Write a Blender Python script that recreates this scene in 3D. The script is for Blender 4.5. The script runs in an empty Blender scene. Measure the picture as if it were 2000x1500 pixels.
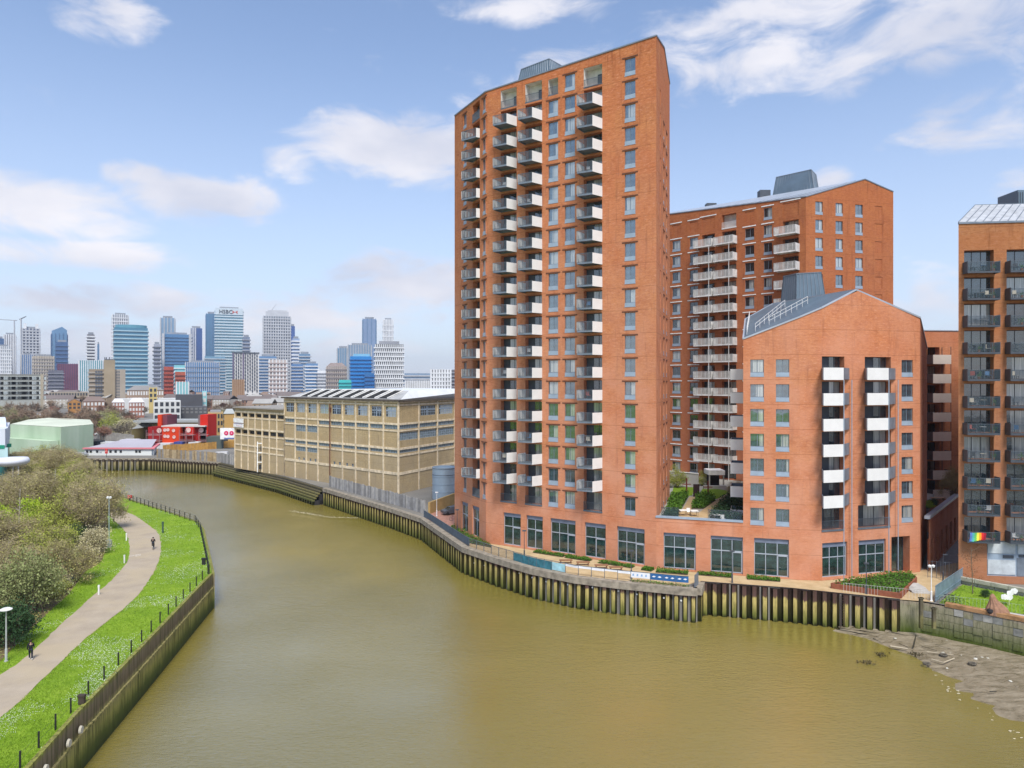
import bpy, math, random
from math import sin, cos, pi, radians
from mathutils import Vector, Matrix
from mathutils.geometry import tessellate_polygon
S = bpy.context.scene
F, H, HOR = 1388.0, 25.0, 745.0
# ---------------------------------------------------------------- camera
cam_d = bpy.data.cameras.new('camera'); cam = bpy.data.objects.new('camera', cam_d); S.collection.objects.link(cam)
cam.location = (0, 0, H); cam.rotation_euler = (pi/2, 0, 0)
cam_d.sensor_width = 36; cam_d.lens = 36*F/2000; cam_d.shift_y = -0.0025
cam_d.clip_start = 0.5; cam_d.clip_end = 20000
S.camera = cam
S.render.resolution_x, S.render.resolution_y = 1024, 768
# ---------------------------------------------------------------- view, world, sun
S.view_settings.view_transform = 'Standard'; S.view_settings.look = 'None'
S.view_settings.exposure = 0.55; S.view_settings.gamma = 1; S.view_settings.use_curve_mapping = False
SUN_EL, SUN_AZ = radians(55), radians(170)     # azimuth of the sun clockwise from +Y (behind the camera)
world = bpy.data.worlds.new('World'); S.world = world; world.use_nodes = True
wt = world.node_tree; wt.nodes.clear()
def wn(t, **k):
    n = wt.nodes.new(t)
    for a, b in k.items(): setattr(n, a, b)
    return n
def wl(a, b): wt.links.new(a, b)
def wmath(op, a, b=None, c=None, clamp=False):
    n = wn('ShaderNodeMath', operation=op, use_clamp=clamp)
    for i, v in enumerate((a, b, c)):
        if v is None: continue
        if isinstance(v, (int, float)): n.inputs[i].default_value = v
        else: wl(v, n.inputs[i])
    return n.outputs[0]
sky = wn('ShaderNodeTexSky', sky_type='NISHITA', sun_disc=False, sun_elevation=SUN_EL, sun_rotation=SUN_AZ)
sky.air_density = 1.15; sky.dust_density = 0.6; sky.ozone_density = 1.6; sky.altitude = 0
tc = wn('ShaderNodeTexCoord'); sep = wn('ShaderNodeSeparateXYZ'); wl(tc.outputs['Generated'], sep.inputs[0])
X_, Y_, Z_ = sep.outputs
az = wmath('ARCTAN2', X_, Y_); el = wmath('ARCSINE', Z_)
comb = wn('ShaderNodeCombineXYZ'); wl(az, comb.inputs[0]); wl(wmath('MULTIPLY', el, 2.2), comb.inputs[1])
nz = wn('ShaderNodeTexNoise'); nz.inputs['Scale'].default_value = 9; nz.inputs['Detail'].default_value = 8; nz.inputs['Roughness'].default_value = 0.58; nz.inputs['Distortion'].default_value = 0.5
wl(comb.outputs[0], nz.inputs['Vector']); NZ = nz.outputs['Fac']
def ang(px, py):
    a = math.atan((px-1000)/F); return a, math.atan((HOR-py)/F*cos(a))
# soft cumulus groups: direction (px, py as seen from the start position), radii in px, strength
blobs = [(190,25,130,50,.62),(70,402,210,62,1.25),(400,385,160,50,1.25),(280,345,80,30,1.0),(775,285,165,68,1.3),(570,322,62,34,.75),(800,560,210,60,1.0),
         (1045,15,150,30,.9),(1560,15,270,70,1.0),(1800,50,300,80,1.02),(1690,140,130,45,.62),(1100,130,120,60,.45),(1620,352,50,24,.9),(1830,600,130,70,.8),(1985,375,60,40,.85),
         (120,495,320,30,1.0),(150,580,340,34,1.0),(600,615,400,44,.86),(330,670,500,40,.86),(930,170,80,40,.6),(1450,120,200,60,.8),(1900,230,160,60,.6),(950,150,60,25,.5)]
acc = None
for px, py, rx, ry, s in blobs:
    a0, e0 = ang(px, py); ra, re = rx/F*cos(a0)**2, ry/F*cos(a0)
    dx = wmath('DIVIDE', wmath('SUBTRACT', az, a0), ra); dy = wmath('DIVIDE', wmath('SUBTRACT', el, e0), re)
    # flatter bottoms: stretch below the middle
    d2 = wmath('ADD', wmath('MULTIPLY', dx, dx), wmath('MULTIPLY', dy, dy))
    v = wmath('MULTIPLY', wmath('SUBTRACT', 1.35, wmath('MULTIPLY', d2, 0.8)), s)
    acc = v if acc is None else wmath('SMOOTH_MAX', acc, v, 0.25)
acc = wmath('MAXIMUM', acc, -0.2)
# the rest of the sky carries loose cloud as well
comb2 = wn('ShaderNodeCombineXYZ'); zz = wmath('MAXIMUM', wmath('ADD', Z_, 0.12), 0.05)
wl(wmath('DIVIDE', X_, zz), comb2.inputs[0]); wl(wmath('DIVIDE', Y_, zz), comb2.inputs[1])
n2 = wn('ShaderNodeTexNoise'); n2.inputs['Scale'].default_value = 0.55; n2.inputs['Detail'].default_value = 5; wl(comb2.outputs[0], n2.inputs['Vector'])
back = wmath('MULTIPLY', wmath('SUBTRACT', n2.outputs['Fac'], 0.38), 3.6)
front = wmath('SMOOTHSTEP', Y_, -0.05, 0.35) if False else None
mr = wn('ShaderNodeMapRange', interpolation_type='SMOOTHSTEP'); mr.inputs['From Min'].default_value = 0.0; mr.inputs['From Max'].default_value = 0.5; wl(Y_, mr.inputs['Value'])
mixv = wn('ShaderNodeMix', data_type='FLOAT'); wl(mr.outputs[0], mixv.inputs['Factor']); wl(back, mixv.inputs['A']); wl(acc, mixv.inputs['B'])
dens = wmath('ADD', mixv.outputs[0], wmath('MULTIPLY', wmath('SUBTRACT', NZ, 0.5), 4.0))
mr2 = wn('ShaderNodeMapRange', interpolation_type='SMOOTHSTEP'); mr2.inputs['From Min'].default_value = 0.25; mr2.inputs['From Max'].default_value = 1.55; wl(dens, mr2.inputs['Value'])
fac = wmath('MULTIPLY', mr2.outputs[0], 0.94)
# cloud body: bright where dense and lumpy, greyer towards thin and low parts
nz3 = wn('ShaderNodeTexNoise'); nz3.inputs['Scale'].default_value = 4.5; nz3.inputs['Detail'].default_value = 6; wl(comb.outputs[0], nz3.inputs['Vector'])
cr = wn('ShaderNodeValToRGB'); wl(nz3.outputs['Fac'], cr.inputs[0])
cr.color_ramp.elements[0].position = 0.36; cr.color_ramp.elements[0].color = (4.3, 4.5, 5.3, 1)
cr.color_ramp.elements[1].position = 0.66; cr.color_ramp.elements[1].color = (6.5, 6.35, 6.6, 1)
# a light veil that grows towards the horizon
veil = wn('ShaderNodeMapRange', interpolation_type='SMOOTHSTEP'); veil.inputs['From Min'].default_value = 0.50; veil.inputs['From Max'].default_value = -0.02
veil.inputs['To Max'].default_value = 0.62; veil.inputs['To Min'].default_value = 0.10; wl(el, veil.inputs['Value'])
mv = wn('ShaderNodeMix', data_type='RGBA'); wl(veil.outputs[0], mv.inputs[0]); tint = wn('ShaderNodeMix', data_type='RGBA', blend_type='MULTIPLY'); tint.inputs[0].default_value = 1; wl(sky.outputs[0], tint.inputs['A']); tint.inputs['B'].default_value = (.92, 1.0, 1.12, 1); wl(tint.outputs['Result'], mv.inputs['A']); mv.inputs['B'].default_value = (4.9, 5.4, 6.9, 1)
mc = wn('ShaderNodeMix', data_type='RGBA'); wl(fac, mc.inputs[0]); wl(mv.outputs['Result'], mc.inputs['A']); wl(cr.outputs[0], mc.inputs['B'])
bg = wn('ShaderNodeBackground'); bg.inputs['Strength'].default_value = 0.108; wl(mc.outputs['Result'], bg.inputs[0])
wo = wn('ShaderNodeOutputWorld'); wl(bg.outputs[0], wo.inputs[0])
sun_d = bpy.data.lights.new('sun', 'SUN'); sun_d.energy = 3.0; sun_d.angle = radians(18); sun_d.color = (1.0, .955, .89)
sun = bpy.data.objects.new('sun', sun_d); S.collection.objects.link(sun)
sd = Vector((sin(SUN_AZ)*cos(SUN_EL), cos(SUN_AZ)*cos(SUN_EL), sin(SUN_EL)))
sun.rotation_euler = (-sd).to_track_quat('-Z', 'Y').to_euler()
# ---------------------------------------------------------------- helpers
rnd = random.Random(7)
def G(px, py, z=0.0):
    D = F*(H-z)/(py-HOR); return Vector(((px-1000)/F*D, D))
def P(px, D): return Vector(((px-1000)/F*D, D))
def ZP(py, D): return H-(py-HOR)*D/F
class MB:
    def __init__(s): s.v = []; s.f = []; s.uv = []; s.mi = []
    def quad(s, pts, uv=None, mi=0):
        b = len(s.v); s.v += [tuple(p) for p in pts]; s.f.append(tuple(range(b, b+len(pts))))
        s.uv.append(uv); s.mi.append(mi); return s
    def box(s, x0, x1, y0, y1, z0, z1, M=None, mi=0):
        c = [Vector((x, y, z)) for z in (z0, z1) for x, y in ((x0, y0), (x1, y0), (x1, y1), (x0, y1))]
        if M is not None: c = [M @ p for p in c]
        b = len(s.v); s.v += [tuple(p) for p in c]
        for f in ((0,3,2,1),(4,5,6,7),(0,1,5,4),(1,2,6,5),(2,3,7,6),(3,0,4,7)):
            s.f.append(tuple(b+i for i in f)); s.uv.append(None); s.mi.append(mi)
        return s
    def prism(s, poly, z0, z1, mi=0, cap=True):
        n = len(poly); b = len(s.v)
        zt = (lambda p: z1) if not callable(z1) else z1
        s.v += [(p[0], p[1], z0) for p in poly] + [(p[0], p[1], zt(p)) for p in poly]
        for i in range(n):
            j = (i+1) % n; s.f.append((b+i, b+j, b+n+j, b+n+i)); s.uv.append(None); s.mi.append(mi)
        if cap:
            for t in tessellate_polygon([[Vector((p[0], p[1], 0)) for p in poly]]):
                s.f.append(tuple(b+n+i for i in t)); s.uv.append(None); s.mi.append(mi)
        return s
    def tube(s, a, b_, r0, r1=None, n=6, mi=0, cap=True):
        a = Vector(a); b_ = Vector(b_); r1 = r0 if r1 is None else r1
        d = (b_-a); 
        if d.length < 1e-6: return s
        d.normalize(); u = d.orthogonal().normalized(); w = d.cross(u); k = len(s.v)
        for p, r in ((a, r0), (b_, r1)):
            for i in range(n):
                t = 2*pi*i/n; s.v.append(tuple(p+u*(r*cos(t))+w*(r*sin(t))))
        for i in range(n):
            j = (i+1) % n; s.f.append((k+i, k+j, k+n+j, k+n+i)); s.uv.append(None); s.mi.append(mi)
        if cap:
            s.f.append(tuple(k+i for i in reversed(range(n)))); s.uv.append(None); s.mi.append(mi)
            s.f.append(tuple(k+n+i for i in range(n))); s.uv.append(None); s.mi.append(mi)
        return s
    def lathe(s, prof, n=12, c=(0, 0, 0), mi=0):
        k = len(s.v)
        for r, z in prof:
            for i in range(n):
                t = 2*pi*i/n; s.v.append((c[0]+r*cos(t), c[1]+r*sin(t), c[2]+z))
        for q in range(len(prof)-1):
            for i in range(n):
                j = (i+1) % n; s.f.append((k+q*n+i, k+q*n+j, k+(q+1)*n+j, k+(q+1)*n+i)); s.uv.append(None); s.mi.append(mi)
        return s
    def mesh(s, name, mats, smooth=False):
        me = bpy.data.meshes.new(name); me.from_pydata(s.v, [], s.f)
        if any(u is not None for u in s.uv):
            L = me.uv_layers.new(name='UVMap'); i = 0; dat = []
            for f, u in zip(s.f, s.uv):
                for k in range(len(f)):
                    dat += list(u[k]) if u is not None else [0.0, 0.0]
            L.data.foreach_set('uv', dat)
        if not isinstance(mats, (list, tuple)): mats = [mats]
        for m in mats: me.materials.append(m)
        if len(mats) > 1: me.polygons.foreach_set('material_index', s.mi)
        if smooth: me.polygons.foreach_set('use_smooth', [True]*len(s.f))
        me.update(); return me
COL = S.collection; WM = {}
def link(name, me, parent=None, loc=(0, 0, 0), rz=0.0, scale=(1, 1, 1), world_space=True, rot=None):
    o = bpy.data.objects.new(name, me); COL.objects.link(o)
    if len(loc) == 2: loc = (loc[0], loc[1], 0)
    M = Matrix.Translation(loc) @ (Matrix.Rotation(rz, 4, 'Z') if rot is None else rot.to_4x4()) @ Matrix.Diagonal((*scale, 1))
    if parent is not None:
        o.parent = parent
        if world_space: Wd = M; M = WM[parent] .inverted() @ M
        else: Wd = WM[parent] @ M
    else: Wd = M
    o.matrix_basis = M; WM[o] = Wd
    return o
def tag(o, label=None, cat=None, group=None, kind=None):
    if label: o['label'] = label
    if cat: o['category'] = cat
    if group: o['group'] = group
    if kind: o['kind'] = kind
    return o
def thing(name, label, cat, loc, rz=0.0, group=None):
    return tag(link(name, None, None, loc, rz), label, cat, group)
def part(name, mb, mats, parent, kind=None, smooth=False):      # mesh given in world coordinates, origin at the parent's
    me = mb.mesh(name, mats, smooth); inv = WM[parent].inverted(); me.transform(inv)
    o = link(name, me, parent, world_space=False); 
    if kind: o['kind'] = kind
    return o
def solo(name, mb, mats, label=None, cat=None, group=None, kind=None, smooth=False):
    vs = mb.v; c = Vector((sum(v[0] for v in vs)/len(vs), sum(v[1] for v in vs)/len(vs), min(v[2] for v in vs)))
    me = mb.mesh(name, mats, smooth); me.transform(Matrix.Translation(-c))
    return tag(link(name, me, None, c), label, cat, group, kind)
def dup(o, loc, rz=0.0, scale=(1, 1, 1), label=None):
    def rec(a, par):
        c = a.copy(); COL.objects.link(c)
        if par is not None: c.parent = par; c.matrix_basis = a.matrix_basis.copy()
        for ch in kids.get(a, ()): rec(ch, c)
        return c
    kids = {}
    def gather(a):
        for ch in a.children: kids.setdefault(a, []).append(ch); gather(ch)
    gather(o); r = rec(o, None)
    M = Matrix.Translation(loc if len(loc) == 3 else (*loc, 0)) @ Matrix.Rotation(rz, 4, 'Z') @ Matrix.Diagonal((*scale, 1))
    r.matrix_basis = M; WM[r] = M
    if label: r['label'] = label
    return r
def resample(pts, step):
    out = [Vector(pts[0])]; acc_ = 0.0
    for a, b in zip(pts, pts[1:]):
        a = Vector(a); b = Vector(b); L = (b-a).length; n = max(1, round(L/step))
        for i in range(1, n+1): out.append(a.lerp(b, i/n))
    return out
def catmull(pts, n=6):
    P_ = [Vector(p) for p in pts]; out = []
    for i in range(len(P_)-1):
        p0 = P_[max(0, i-1)]; p1 = P_[i]; p2 = P_[i+1]; p3 = P_[min(len(P_)-1, i+2)]
        for k in range(n):
            t = k/n; out.append(0.5*((2*p1)+(-p0+p2)*t+(2*p0-5*p1+4*p2-p3)*t*t+(-p0+3*p1-3*p2+p3)*t**3))
    out.append(P_[-1]); return out
def sweep(mb, pts, offs_a, offs_b, z0, z1, mi=0):          # a bar of rectangular section along a 2D polyline, offsets to the left of travel
    n = len(pts); ring = []
    for i in range(n):
        d = Vector((0, 0))
        if i > 0: d += (pts[i]-pts[i-1]).normalized()
        if i < n-1: d += (pts[i+1]-pts[i]).normalized()
        d.normalize(); nrm = Vector((-d.y, d.x))
        a = pts[i]+nrm*offs_a; b = pts[i]+nrm*offs_b
        za = z0[i] if isinstance(z0, list) else z0; zb = z1[i] if isinstance(z1, list) else z1
        ring.append(((a.x, a.y, za), (b.x, b.y, za), (b.x, b.y, zb), (a.x, a.y, zb)))
    for i in range(n-1):
        for k in range(4):
            j = (k+1) % 4; mb.quad([ring[i][k], ring[i][j], ring[i+1][j], ring[i+1][k]], mi=mi)
    mb.quad(list(reversed(ring[0])), mi=mi); mb.quad(ring[-1], mi=mi)
    return mb
# ---------------------------------------------------------------- materials
MAT = {}
class NT:
    def __init__(s, name, rough=0.8, spec=0.3, metal=0.0):
        s.m = bpy.data.materials.new(name); s.m.use_nodes = True; s.t = s.m.node_tree; s.t.nodes.clear()
        s.b = s.n('ShaderNodeBsdfPrincipled'); s.o = s.n('ShaderNodeOutputMaterial'); s.l(s.b.outputs[0], s.o.inputs[0])
        s.b.inputs['Roughness'].default_value = rough; s.b.inputs['Specular IOR Level'].default_value = spec; s.b.inputs['Metallic'].default_value = metal
        MAT[name] = s.m
    def n(s, t, **k):
        n = s.t.nodes.new(t)
        for a, b in k.items(): setattr(n, a, b)
        return n
    def l(s, a, b): s.t.links.new(a, b)
    def coord(s, kind='Object', scale=(1, 1, 1)):
        if kind == 'World': c = s.n('ShaderNodeNewGeometry').outputs['Position']
        else: c = s.n('ShaderNodeTexCoord').outputs[kind]
        mp = s.n('ShaderNodeMapping'); mp.inputs['Scale'].default_value = scale; s.l(c, mp.inputs[0]); return mp.outputs[0]
    def noise(s, co, scale, detail=4, rough=0.55, dist=0.0):
        n = s.n('ShaderNodeTexNoise'); n.inputs['Scale'].default_value = scale; n.inputs['Detail'].default_value = detail
        n.inputs['Roughness'].default_value = rough; n.inputs['Distortion'].default_value = dist; s.l(co, n.inputs['Vector']); return n.outputs['Fac']
    def ramp(s, v, stops):
        r = s.n('ShaderNodeValToRGB'); s.l(v, r.inputs[0]); e = r.color_ramp.elements
        e[0].position, e[0].color = stops[0][0], (*stops[0][1], 1); e[1].position, e[1].color = stops[-1][0], (*stops[-1][1], 1)
        for p, c in stops[1:-1]: q = e.new(p); q.color = (*c, 1)
        return r.outputs[0]
    def mix(s, f, a, b, mode='MIX'):
        m = s.n('ShaderNodeMix', data_type='RGBA', blend_type=mode)
        for sock, v in ((m.inputs[0], f), (m.inputs['A'], a), (m.inputs['B'], b)):
            if isinstance(v, (int, float)): sock.default_value = v
            elif isinstance(v, tuple): sock.default_value = (*v, 1)
            else: s.l(v, sock)
        return m.outputs['Result']
    def math(s, op, a, b=0.0, c=0.0):
        m = s.n('ShaderNodeMath', operation=op)
        for i, v in enumerate((a, b, c)):
            if isinstance(v, (int, float)): m.inputs[i].default_value = v
            else: s.l(v, m.inputs[i])
        return m.outputs[0]
    def rng(s, v, a, b, c=0.0, d=1.0):
        m = s.n('ShaderNodeMapRange'); s.l(v, m.inputs['Value'])
        for k, x in zip(('From Min', 'From Max', 'To Min', 'To Max'), (a, b, c, d)): m.inputs[k].default_value = x
        return m.outputs[0]
    def sepz(s, co=None):
        q = s.n('ShaderNodeSeparateXYZ'); s.l(co if co else s.n('ShaderNodeNewGeometry').outputs['Position'], q.inputs[0]); return q.outputs
    def col(s, c):
        if isinstance(c, tuple): s.b.inputs['Base Color'].default_value = (*c, 1)
        else: s.l(c, s.b.inputs['Base Color'])
        return s
    def bump(s, h, strength=0.3, dist=0.05):
        b = s.n('ShaderNodeBump'); b.inputs['Strength'].default_value = strength; b.inputs['Distance'].default_value = dist
        s.l(h, b.inputs['Height']); s.l(b.outputs[0], s.b.inputs['Normal']); return s
def plain(name, c, rough=0.7, spec=0.3, metal=0.0, var=0.18, sc=1.2, bump=0.0):
    m = NT(name, rough, spec, metal); co = m.coord('World'); n = m.noise(co, sc, 5)
    d = tuple(x*(1-var) for x in c); l = tuple(min(1, x*(1+var)) for x in c)
    m.col(m.ramp(n, [(0.3, d), (0.7, l)]))
    if bump: m.bump(m.noise(co, sc*8, 4), bump, 0.03)
    return m.m
def brick(name, base, hi, lo, pale, zt=70.0):
    m = NT(name, 0.9, 0.15); co = m.coord('World'); uv = m.coord('UV')
    bt = m.n('ShaderNodeTexBrick'); m.l(uv, bt.inputs['Vector']); bt.inputs['Scale'].default_value = 1
    bt.inputs['Brick Width'].default_value = 0.225; bt.inputs['Row Height'].default_value = 0.075; bt.inputs['Mortar Size'].default_value = 0.008
    bt.inputs['Color1'].default_value = (*base, 1); bt.inputs['Color2'].default_value = (*hi, 1); bt.inputs['Mortar'].default_value = (*tuple(x*.8+.05 for x in base), 1); bt.inputs['Bias'].default_value = -0.1
    n1 = m.noise(uv, 0.35, 6, 0.65); n2 = m.noise(m.coord('UV', (1, 6, 1)), 1.4, 6, 0.7); n3 = m.noise(m.coord('UV', (1, 1.8, 1)), 1.5, 5, 0.75)
    c = m.mix(m.rng(n3, .36, .64, 0, .85), bt.outputs['Color'], lo)
    c = m.mix(m.rng(n1, .36, .68, 0, .75), c, hi)
    qs = m.n('ShaderNodeSeparateXYZ'); m.l(uv, qs.inputs[0]); wn_ = m.n('ShaderNodeTexWhiteNoise', noise_dimensions='2D'); cx = m.n('ShaderNodeCombineXYZ')
    m.l(m.math('FLOOR', m.math('DIVIDE', m.math('ADD', qs.outputs[1], m.math('MULTIPLY', m.noise(uv, .5, 3), 1.4)), 3.152)), cx.inputs[1]); m.l(m.math('FLOOR', m.math('DIVIDE', qs.outputs[0], 7.3)), cx.inputs[0]); m.l(cx.outputs[0], wn_.inputs['Vector'])
    c = m.mix(m.rng(wn_.outputs['Value'], 0, 1, 0, .6), c, tuple((a*1.25+b*.2) for a, b in zip(lo, hi)))
    wv_ = m.noise(m.coord('UV', (1.5, 4.2, 1)), 1.0, 4, .8); c = m.mix(m.rng(wv_, .54, .68, 0, .75), c, pale); c = m.mix(m.rng(wv_, .46, .34, 0, .8), c, lo)
    sk = m.noise(m.coord('UV', (1.6, .12, 1)), 1.0, 5, .7); c = m.mix(m.rng(sk, .55, .72, 0, .7), c, tuple(x*.6 for x in lo))
    c = m.mix(m.rng(n2, .46, .66, 0, .55), c, lo)
    # HDR light tone painted into the brick colour, stronger lower down the building
    z = m.sepz()[2]; zz_ = m.rng(z, zt, 4, 0.0, 1.0); nb = m.noise(uv, 0.22, 5, 0.6)
    c = m.mix(m.math('MULTIPLY', m.rng(nb, .35, .68, 0.3, 1.0), m.math('MULTIPLY', zz_, 0.85)), c, pale)
    # movement joints once a storey
    q = m.n('ShaderNodeSeparateXYZ'); m.l(uv, q.inputs[0])
    j = m.math('FRACT', m.math('DIVIDE', q.outputs[1], 3.152)); jl = m.math('LESS_THAN', j, 0.018)
    c = m.mix(m.math('MULTIPLY', jl, 0.45), c, tuple(x*.35 for x in base))
    m.col(c).bump(m.math('ADD', bt.outputs['Fac'], m.math('MULTIPLY', n3, -1.2)), 0.35, 0.02)
    return m.m
brick_red = brick('orange_red_brick', (.52,.178,.064), (.62,.25,.09), (.33,.09,.034), (.64,.32,.21))
brick_mid = brick('dark_orange_brick', (.42,.14,.05), (.52,.20,.07), (.28,.08,.03), (.45,.18,.11), 58)
brick_tan = brick('tan_orange_brick', (.38,.16,.065), (.46,.215,.09), (.25,.085,.03), (.42,.20,.12), 45)
brick_yel = brick('yellow_stock_brick', (.56,.42,.20), (.66,.51,.28), (.27,.19,.095), (.40,.32,.21), 22)
white_metal = plain('white_metal', (.70,.69,.67), .45, .4, 0, .05, .8)
beige_metal = plain('beige_metal', (.72,.65,.58), .5, .4, 0, .05)
offwhite_rail = plain('pale_rail', (.62,.62,.60), .5, .4)
grey_metal = plain('grey_metal', (.17,.20,.24), .45, .5, .1)
dark_grey = plain('dark_grey_metal', (.055,.065,.08), .5, .5)
zinc = plain('zinc_cladding', (.13,.18,.225), .42, .5, .25, .14, .5)
zinc_lt = plain('pale_zinc', (.40,.44,.50), .4, .5, .2, .08, .6)
panel_grey = plain('spandrel_blue_grey', (.29,.36,.44), .45, .5, 0, .1)
lintel_brown = plain('dark_brick_lintel', (.12,.05,.03), .9)
white_paint = plain('white_paint', (.78,.78,.76), .6)
black = plain('black_paint', (.02,.02,.022), .5, .5)
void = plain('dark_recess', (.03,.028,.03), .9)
rail_grey = plain('railing_grey', (.10,.125,.15), .5, .5)
concrete = plain('concrete', (.33,.32,.29), .9, .2, 0, .22, 1.5, .3)
cream_conc = plain('cream_painted_concrete', (.68,.57,.40), .85, .2, 0, .28, 1.1, .2)
deck_tan = plain('tan_paving', (.47,.345,.19), .9, .2, 0, .14, .9)
pave_red = plain('red_paving', (.42,.22,.16), .9, .2)
def glass(name, tint, refl, rough=0.03, curtain_refl=.5):
    m = NT(name, rough, 0.6); oi = m.n('ShaderNodeObjectInfo').outputs['Random']; co = m.coord('Object')
    x = m.sepz(co)[0]
    curt_refl = m.noise(m.coord('Object', (9, 9, .25)), 1.0, 2, .5)
    cc = m.ramp(curt_refl, [(.3, (.26,.29,.28)), (.7, (.50,.52,.50))])
    r2 = m.math('FRACT', m.math('MULTIPLY', oi, 37.7)); edge = m.math('FRACT', m.math('MULTIPLY', oi, 91.3))
    side = m.math('GREATER_THAN', x, m.rng(edge, 0, 1, .1, 1.5)); has = m.math('GREATER_THAN', r2, curtain_refl)
    nin = m.noise(m.coord('Object', (1, 1, 1)), 1.3, 3); dark = m.ramp(nin, [(.35, tuple(t*.5 for t in tint)), (.65, tuple(t*1.4 for t in tint))])
    m.col(m.mix(m.math('MULTIPLY', m.math('MULTIPLY', side, has), .9), dark, cc))  # pale curtains, strengthened in the colour to imitate clouds reflected in the glass
    m.b.inputs['IOR'].default_value = refl; m.b.inputs['Coat Weight'].default_value = 0.4
    m.bump(m.noise(m.coord('World'), .9, 2), .04, .08)
    return m.m
pane_m = glass('window_glass', (.045,.085,.11), 2.6)
pane_d = glass('dark_window_glass', (.02,.03,.035), 1.8)
shop_g = glass('shopfront_glass', (.02,.045,.042), 1.75, .03, 2.0)
door_g = glass('balcony_door_glass', (.03,.05,.06), 2.0)
m = NT('clear_balustrade', .05, .5); m.b.inputs['Transmission Weight'].default_value = 0.0; m.b.inputs['Alpha'].default_value = .22; m.col((.06,.09,.11)); clear_g = m.m
# ================================================================ SETTING: river, land, walls
ZW = -4.0; ZL = 0.4
m = NT('river_water', 0.03, 0.5); co = m.coord('World')
n_big = m.noise(m.coord('World', (.02, .035, 1)), 1, 3); 
m.col(m.ramp(n_big, [(.3, (.185,.150,.028)), (.7, (.245,.20,.046))]))
m.b.inputs['IOR'].default_value = 3.1
w1 = m.noise(m.coord('World', (.32, 1.0, 1)), 1.0, 4, .6, 1.0); w2 = m.noise(m.coord('World', (1.7, 3.8, 1)), 1.0, 5, .7, .6)
patch = m.rng(m.noise(m.coord('World', (.028, .022, 1)), 1.0, 3, .55), .38, .62, .30, 1.25)
hh = m.math('MULTIPLY', m.math('ADD', m.math('MULTIPLY', w1, .50), m.math('MULTIPLY', w2, .62)), patch)
m.bump(hh, .5, .23); water_m = m.m
river = MB().quad([(-700, -400, ZW), (260, -400, ZW), (260, 330, ZW), (-700, 330, ZW)])
solo('river', river, water_m, kind='structure')
c1 = [G(*p) for p in [(634,953),(698,972),(762,991),(826,1012),(858,1034),(908,1068),(968,1088),(1040,1109),(1124,1126),(1208,1136),(1280,1143),(1330,1148),(1362,1150)]]
c2 = [G(*p) for p in [(1368,1137),(1424,1141),(1544,1150),(1640,1160),(1758,1172)]]
c3 = [G(*p) for p in [(1758,1172),(1800,1176),(1846,1184),(2000,1214)]]+[Vector((72, 62)), Vector((110, 20))]
c0 = [G(*p) for p in [(432,903),(500,918),(560,931),(632,952)]]
cf = [Vector((-600, 262)), G(30,895), G(298,895)]; cf2 = [G(298,895), G(432,903)]
lb = [G(58,1500,ZL), G(154,1392,ZL), G(269,1274,ZL), G(415,1121,ZL), G(408,1087,ZL), G(396,1034,ZL), G(386,1020,ZL), G(336,1003,ZL), G(264,980,ZL), G(206,960,ZL)]
lb = [Vector((-19, -30))]+lb+[Vector((-107,178)), Vector((-128,199)), Vector((-160,213)), Vector((-240,224)), Vector((-600,246))]
land_m = plain('bare_ground', (.20,.19,.17), .95, .1, 0, .25, .05)
poly = cf+cf2[1:]+c0[1:]+c1+c2+c3[1:]+[Vector((200,-400)), Vector((7000,-400)), Vector((7000,7000)), Vector((-7000,7000)), Vector((-7000,262))]
mb = MB().prism(poly, -6, -0.02); solo('ground', mb, land_m, kind='structure')
m = NT('grass_turf', .95, .1); co = m.coord('World')
g1 = m.noise(co, .35, 5, .6); g2 = m.noise(co, 3.2, 5, .7)
cc = m.ramp(g2, [(.25, (.09,.17,.014)), (.5, (.18,.30,.022)), (.75, (.27,.38,.045))])
m.col(m.mix(m.rng(m.noise(co, .16, 4, .6), .45, .7, 0, .55), m.mix(m.rng(g1, .4, .7, 0, .5), cc, (.30,.40,.05)), (.11,.20,.02))).bump(g2, .6, .12); grass_m = m.m
mb = MB().prism(lb+[Vector((-7000,260)), Vector((-7000,-400)), Vector((-19,-400))], -6, ZL); solo('river_bank', mb, grass_m, kind='structure')
# leaf litter under the scrub, path, worn verge
m = NT('leaf_litter', .95, .1); co = m.coord('World'); q = m.noise(co, 1.1, 6, .7)
m.col(m.ramp(q, [(.3, (.085,.065,.035)), (.5, (.17,.125,.07)), (.62, (.13,.14,.045)), (.8, (.22,.19,.11))])).bump(q, .6, .2); litter_m = m.m
def sheet(name, pts, z, mt, kind='structure'):
    mb = MB()
    for t in tessellate_polygon([[Vector((p[0], p[1], 0)) for p in pts]]): mb.quad([(pts[i][0], pts[i][1], z) for i in t])
    return solo(name, mb, mt, kind=kind)
lit = catmull([G(*p, ZL) for p in [(-60,1345),(0,1292),(45,1245),(95,1196),(134,1160),(168,1116),(200,1092),(211,1034),(205,990),(180,966)]], 5)+[Vector((-104,172)), Vector((-125,194)), Vector((-160,207)), Vector((-300,220)), Vector((-300,40))]
sheet('leaf_litter', lit, ZL+.02, litter_m)
m = NT('path_surface', .93, .15); co = m.coord('World'); q = m.noise(co, .5, 5, .6); q2 = m.noise(co, 14, 3, .7); q3 = m.noise(m.coord('World', (.22, .22, 1)), 1, 5, .65)
m.col(m.mix(m.rng(q2, .3, .7, 0, .35), m.mix(m.rng(q3, .42, .6, 0, .8), m.ramp(q, [(.35, (.38,.315,.235)), (.65, (.46,.385,.29))]), (.47,.385,.26)), (.23,.195,.155))).bump(q2, .2, .02); path_m = m.m
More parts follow.
